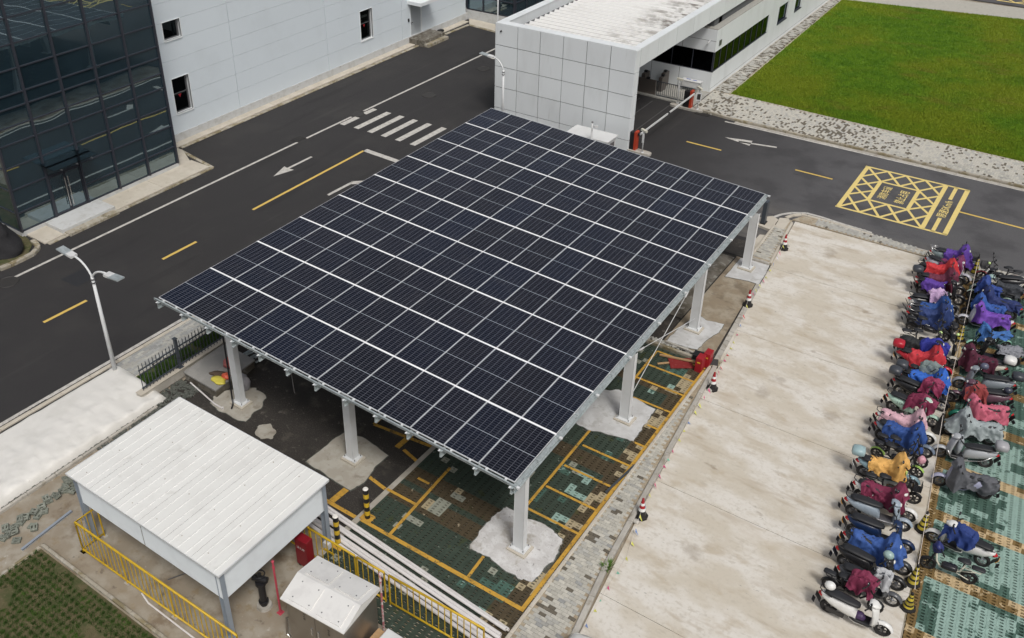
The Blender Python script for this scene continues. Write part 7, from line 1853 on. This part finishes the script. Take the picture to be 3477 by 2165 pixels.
# bunting string between the red cones
fl = thing('bunting_string', 'thin string of small coloured flags between the red and white cones', 'bunting', (*(14.26, 22.21), .03))
bp_ = [(*(14.26, 22.21), .45), (*(14.41, 19.58), .06), (*(14.56, 16.96), .45), (*(14.95, 14.71), .06), (*(15.19, 12.62), .08), (*(15.44, 11.09), .42), (*(15.46, 9.03), .08), (*(15.68, 6.42), .08), (*(16.02, 4.15), .40), (*(16.36, 2.54), .06), (*(16.41, 1.19), .06), (*(16.53, -0.62), .06)]
rps = ropepts(bp_, .02); m = MB(); m.tube(rps, .005, 4); part('string', m, MT['rope'], fl)
fc = [('flag_pink', (0.62, 0.05, 0.20)), ('flag_yellow', (0.60, 0.60, 0.05)), ('flag_green', (0.15, 0.50, 0.35)), ('flag_red', (0.6, 0.03, 0.04)), ('flag_white', (0.6, 0.6, 0.68)), ('flag_blue', (0.15, 0.25, 0.5))]
for n_, c__ in fc: cloth(n_, c__)
tot = [0]
for p, q in zip(rps[:-1], rps[1:]): tot.append(tot[-1] + (q - p).length)
rf = random.Random(6); s_ = .35; i = 0
while s_ < tot[-1]:
    k = max(j for j in range(len(tot)) if tot[j] <= s_); k = min(k, len(rps) - 2); p = rps[k].lerp(rps[k + 1], (s_ - tot[k]) / max(1e-6, tot[k + 1] - tot[k])); d = (rps[k + 1] - rps[k]).normalized() * .06
    a = rf.uniform(-1.2, 1.2); dn = Vector((math.cos(a) * .12, math.sin(a) * .06, -.03 if p.z < .12 else -.14)); tip = p + dn + d; tip.z = max(tip.z, .045)
    m = MB(); m.add([p - d * .9, p + d * .9, tip + Vector((0, 0, .012)), p - d * .9 + Vector((0, 0, .003))], [(0, 1, 2)]); part('flag', m, MT[fc[rf.choice((0, 1, 2, 3, 0, 4, 1, 5))][0]], fl); s_ += rf.uniform(.36, .62); i += 1
# weed at the kerb
t = thing('kerb_weed', 'small green weed growing at the foot of the plaza kerb', 'plant', (*(16.10, 1.78), .03)); m = MB(); c = Vector((*(16.10, 1.78), .03)); rw = random.Random(1)
for i in range(70):
    a = rw.uniform(0, 6.28); e = rw.uniform(.08, .26); d = Vector((math.cos(a) * e, math.sin(a) * e * 1.3, rw.uniform(.1, .32))); s2 = Vector((-math.sin(a), math.cos(a), 0)) * .014; q = c + d * .45; m.add([c + d * .1 - s2, c + d * .1 + s2, q + s2, c + d, q - s2], [(0, 1, 2, 3, 4)])
part('foliage', m, MT['leaf'], t); m = MB(); m.cyl(c, c + Vector((0, 0, .12)), .01, n=5); part('stem', m, MT['leaf'], t)
# car roof edge just entering at the bottom, parked car just entering at the top
def car(x, y, rz, paint, label):
    t = thing('parked_car', label, 'car', (x, y, .03), rz); P_ = paintm('car_' + str(int(paint[0] * 100)), paint, .2)
    m = MB(); m.loft([(-2.2, .6, .55, .12), (-2.15, .62, .80, .28), (-1.2, .62, .88, .33), (0, .60, .90, .34), (1.2, .60, .88, .32), (2.0, .56, .80, .26), (2.2, .52, .6, .14)], 16, 4); lpart('body', m, P_, t)
    m = MB(); m.loft([(-1.75, .95, .6, .05), (-1.2, 1.12, .72, .22), (-.3, 1.20, .74, .27), (.5, 1.14, .72, .24), (1.15, .95, .62, .05)], 16, 4); lpart('cabin', m, MT['glass_win'], t)
    m = MB(); m.loft([(-1.15, 1.38, .60, .04), (-.3, 1.45, .64, .04), (.4, 1.40, .60, .04)], 16, 4); lpart('roof', m, P_, t)
    for sx in (-1.35, 1.35):
        for sy in (-.8, .8):
            m = MB(); m.torus((sx, sy, .32), .24, .09, 'y', 20, 8); w__ = lpart('wheel', m, MT['rubber'], t); m = MB(); m.cyl((sx, sy - .08, .32), (sx, sy + .08, .32), .2, n=14); lpart('rim', m, MT['rim'], w__, False)
    for sy in (-.62, .62): m = MB(); m.ball((2.08, sy, .62), .1, .16, .08, 10, 6); lpart('headlight', m, MT['lens'], t)
    for sy in (-.62, .62): m = MB(); m.ball((-2.1, sy, .72), .08, .16, .08, 10, 6); lpart('tail_light', m, MT['tail'], t)
    for sy in (-.92, .92): m = MB(); m.ball((.75, sy, .98), .08, .10, .07, 8, 5); lpart('mirror', m, P_, t)
car(17.55, -3.05, R(96), (0.72, 0.72, 0.7), 'white car whose roof just enters the bottom edge below the plaza kerb')
car(12.2, 71.6, R(2), (0.68, 0.70, 0.72), 'white car on the far road at the top edge beyond the lawn')
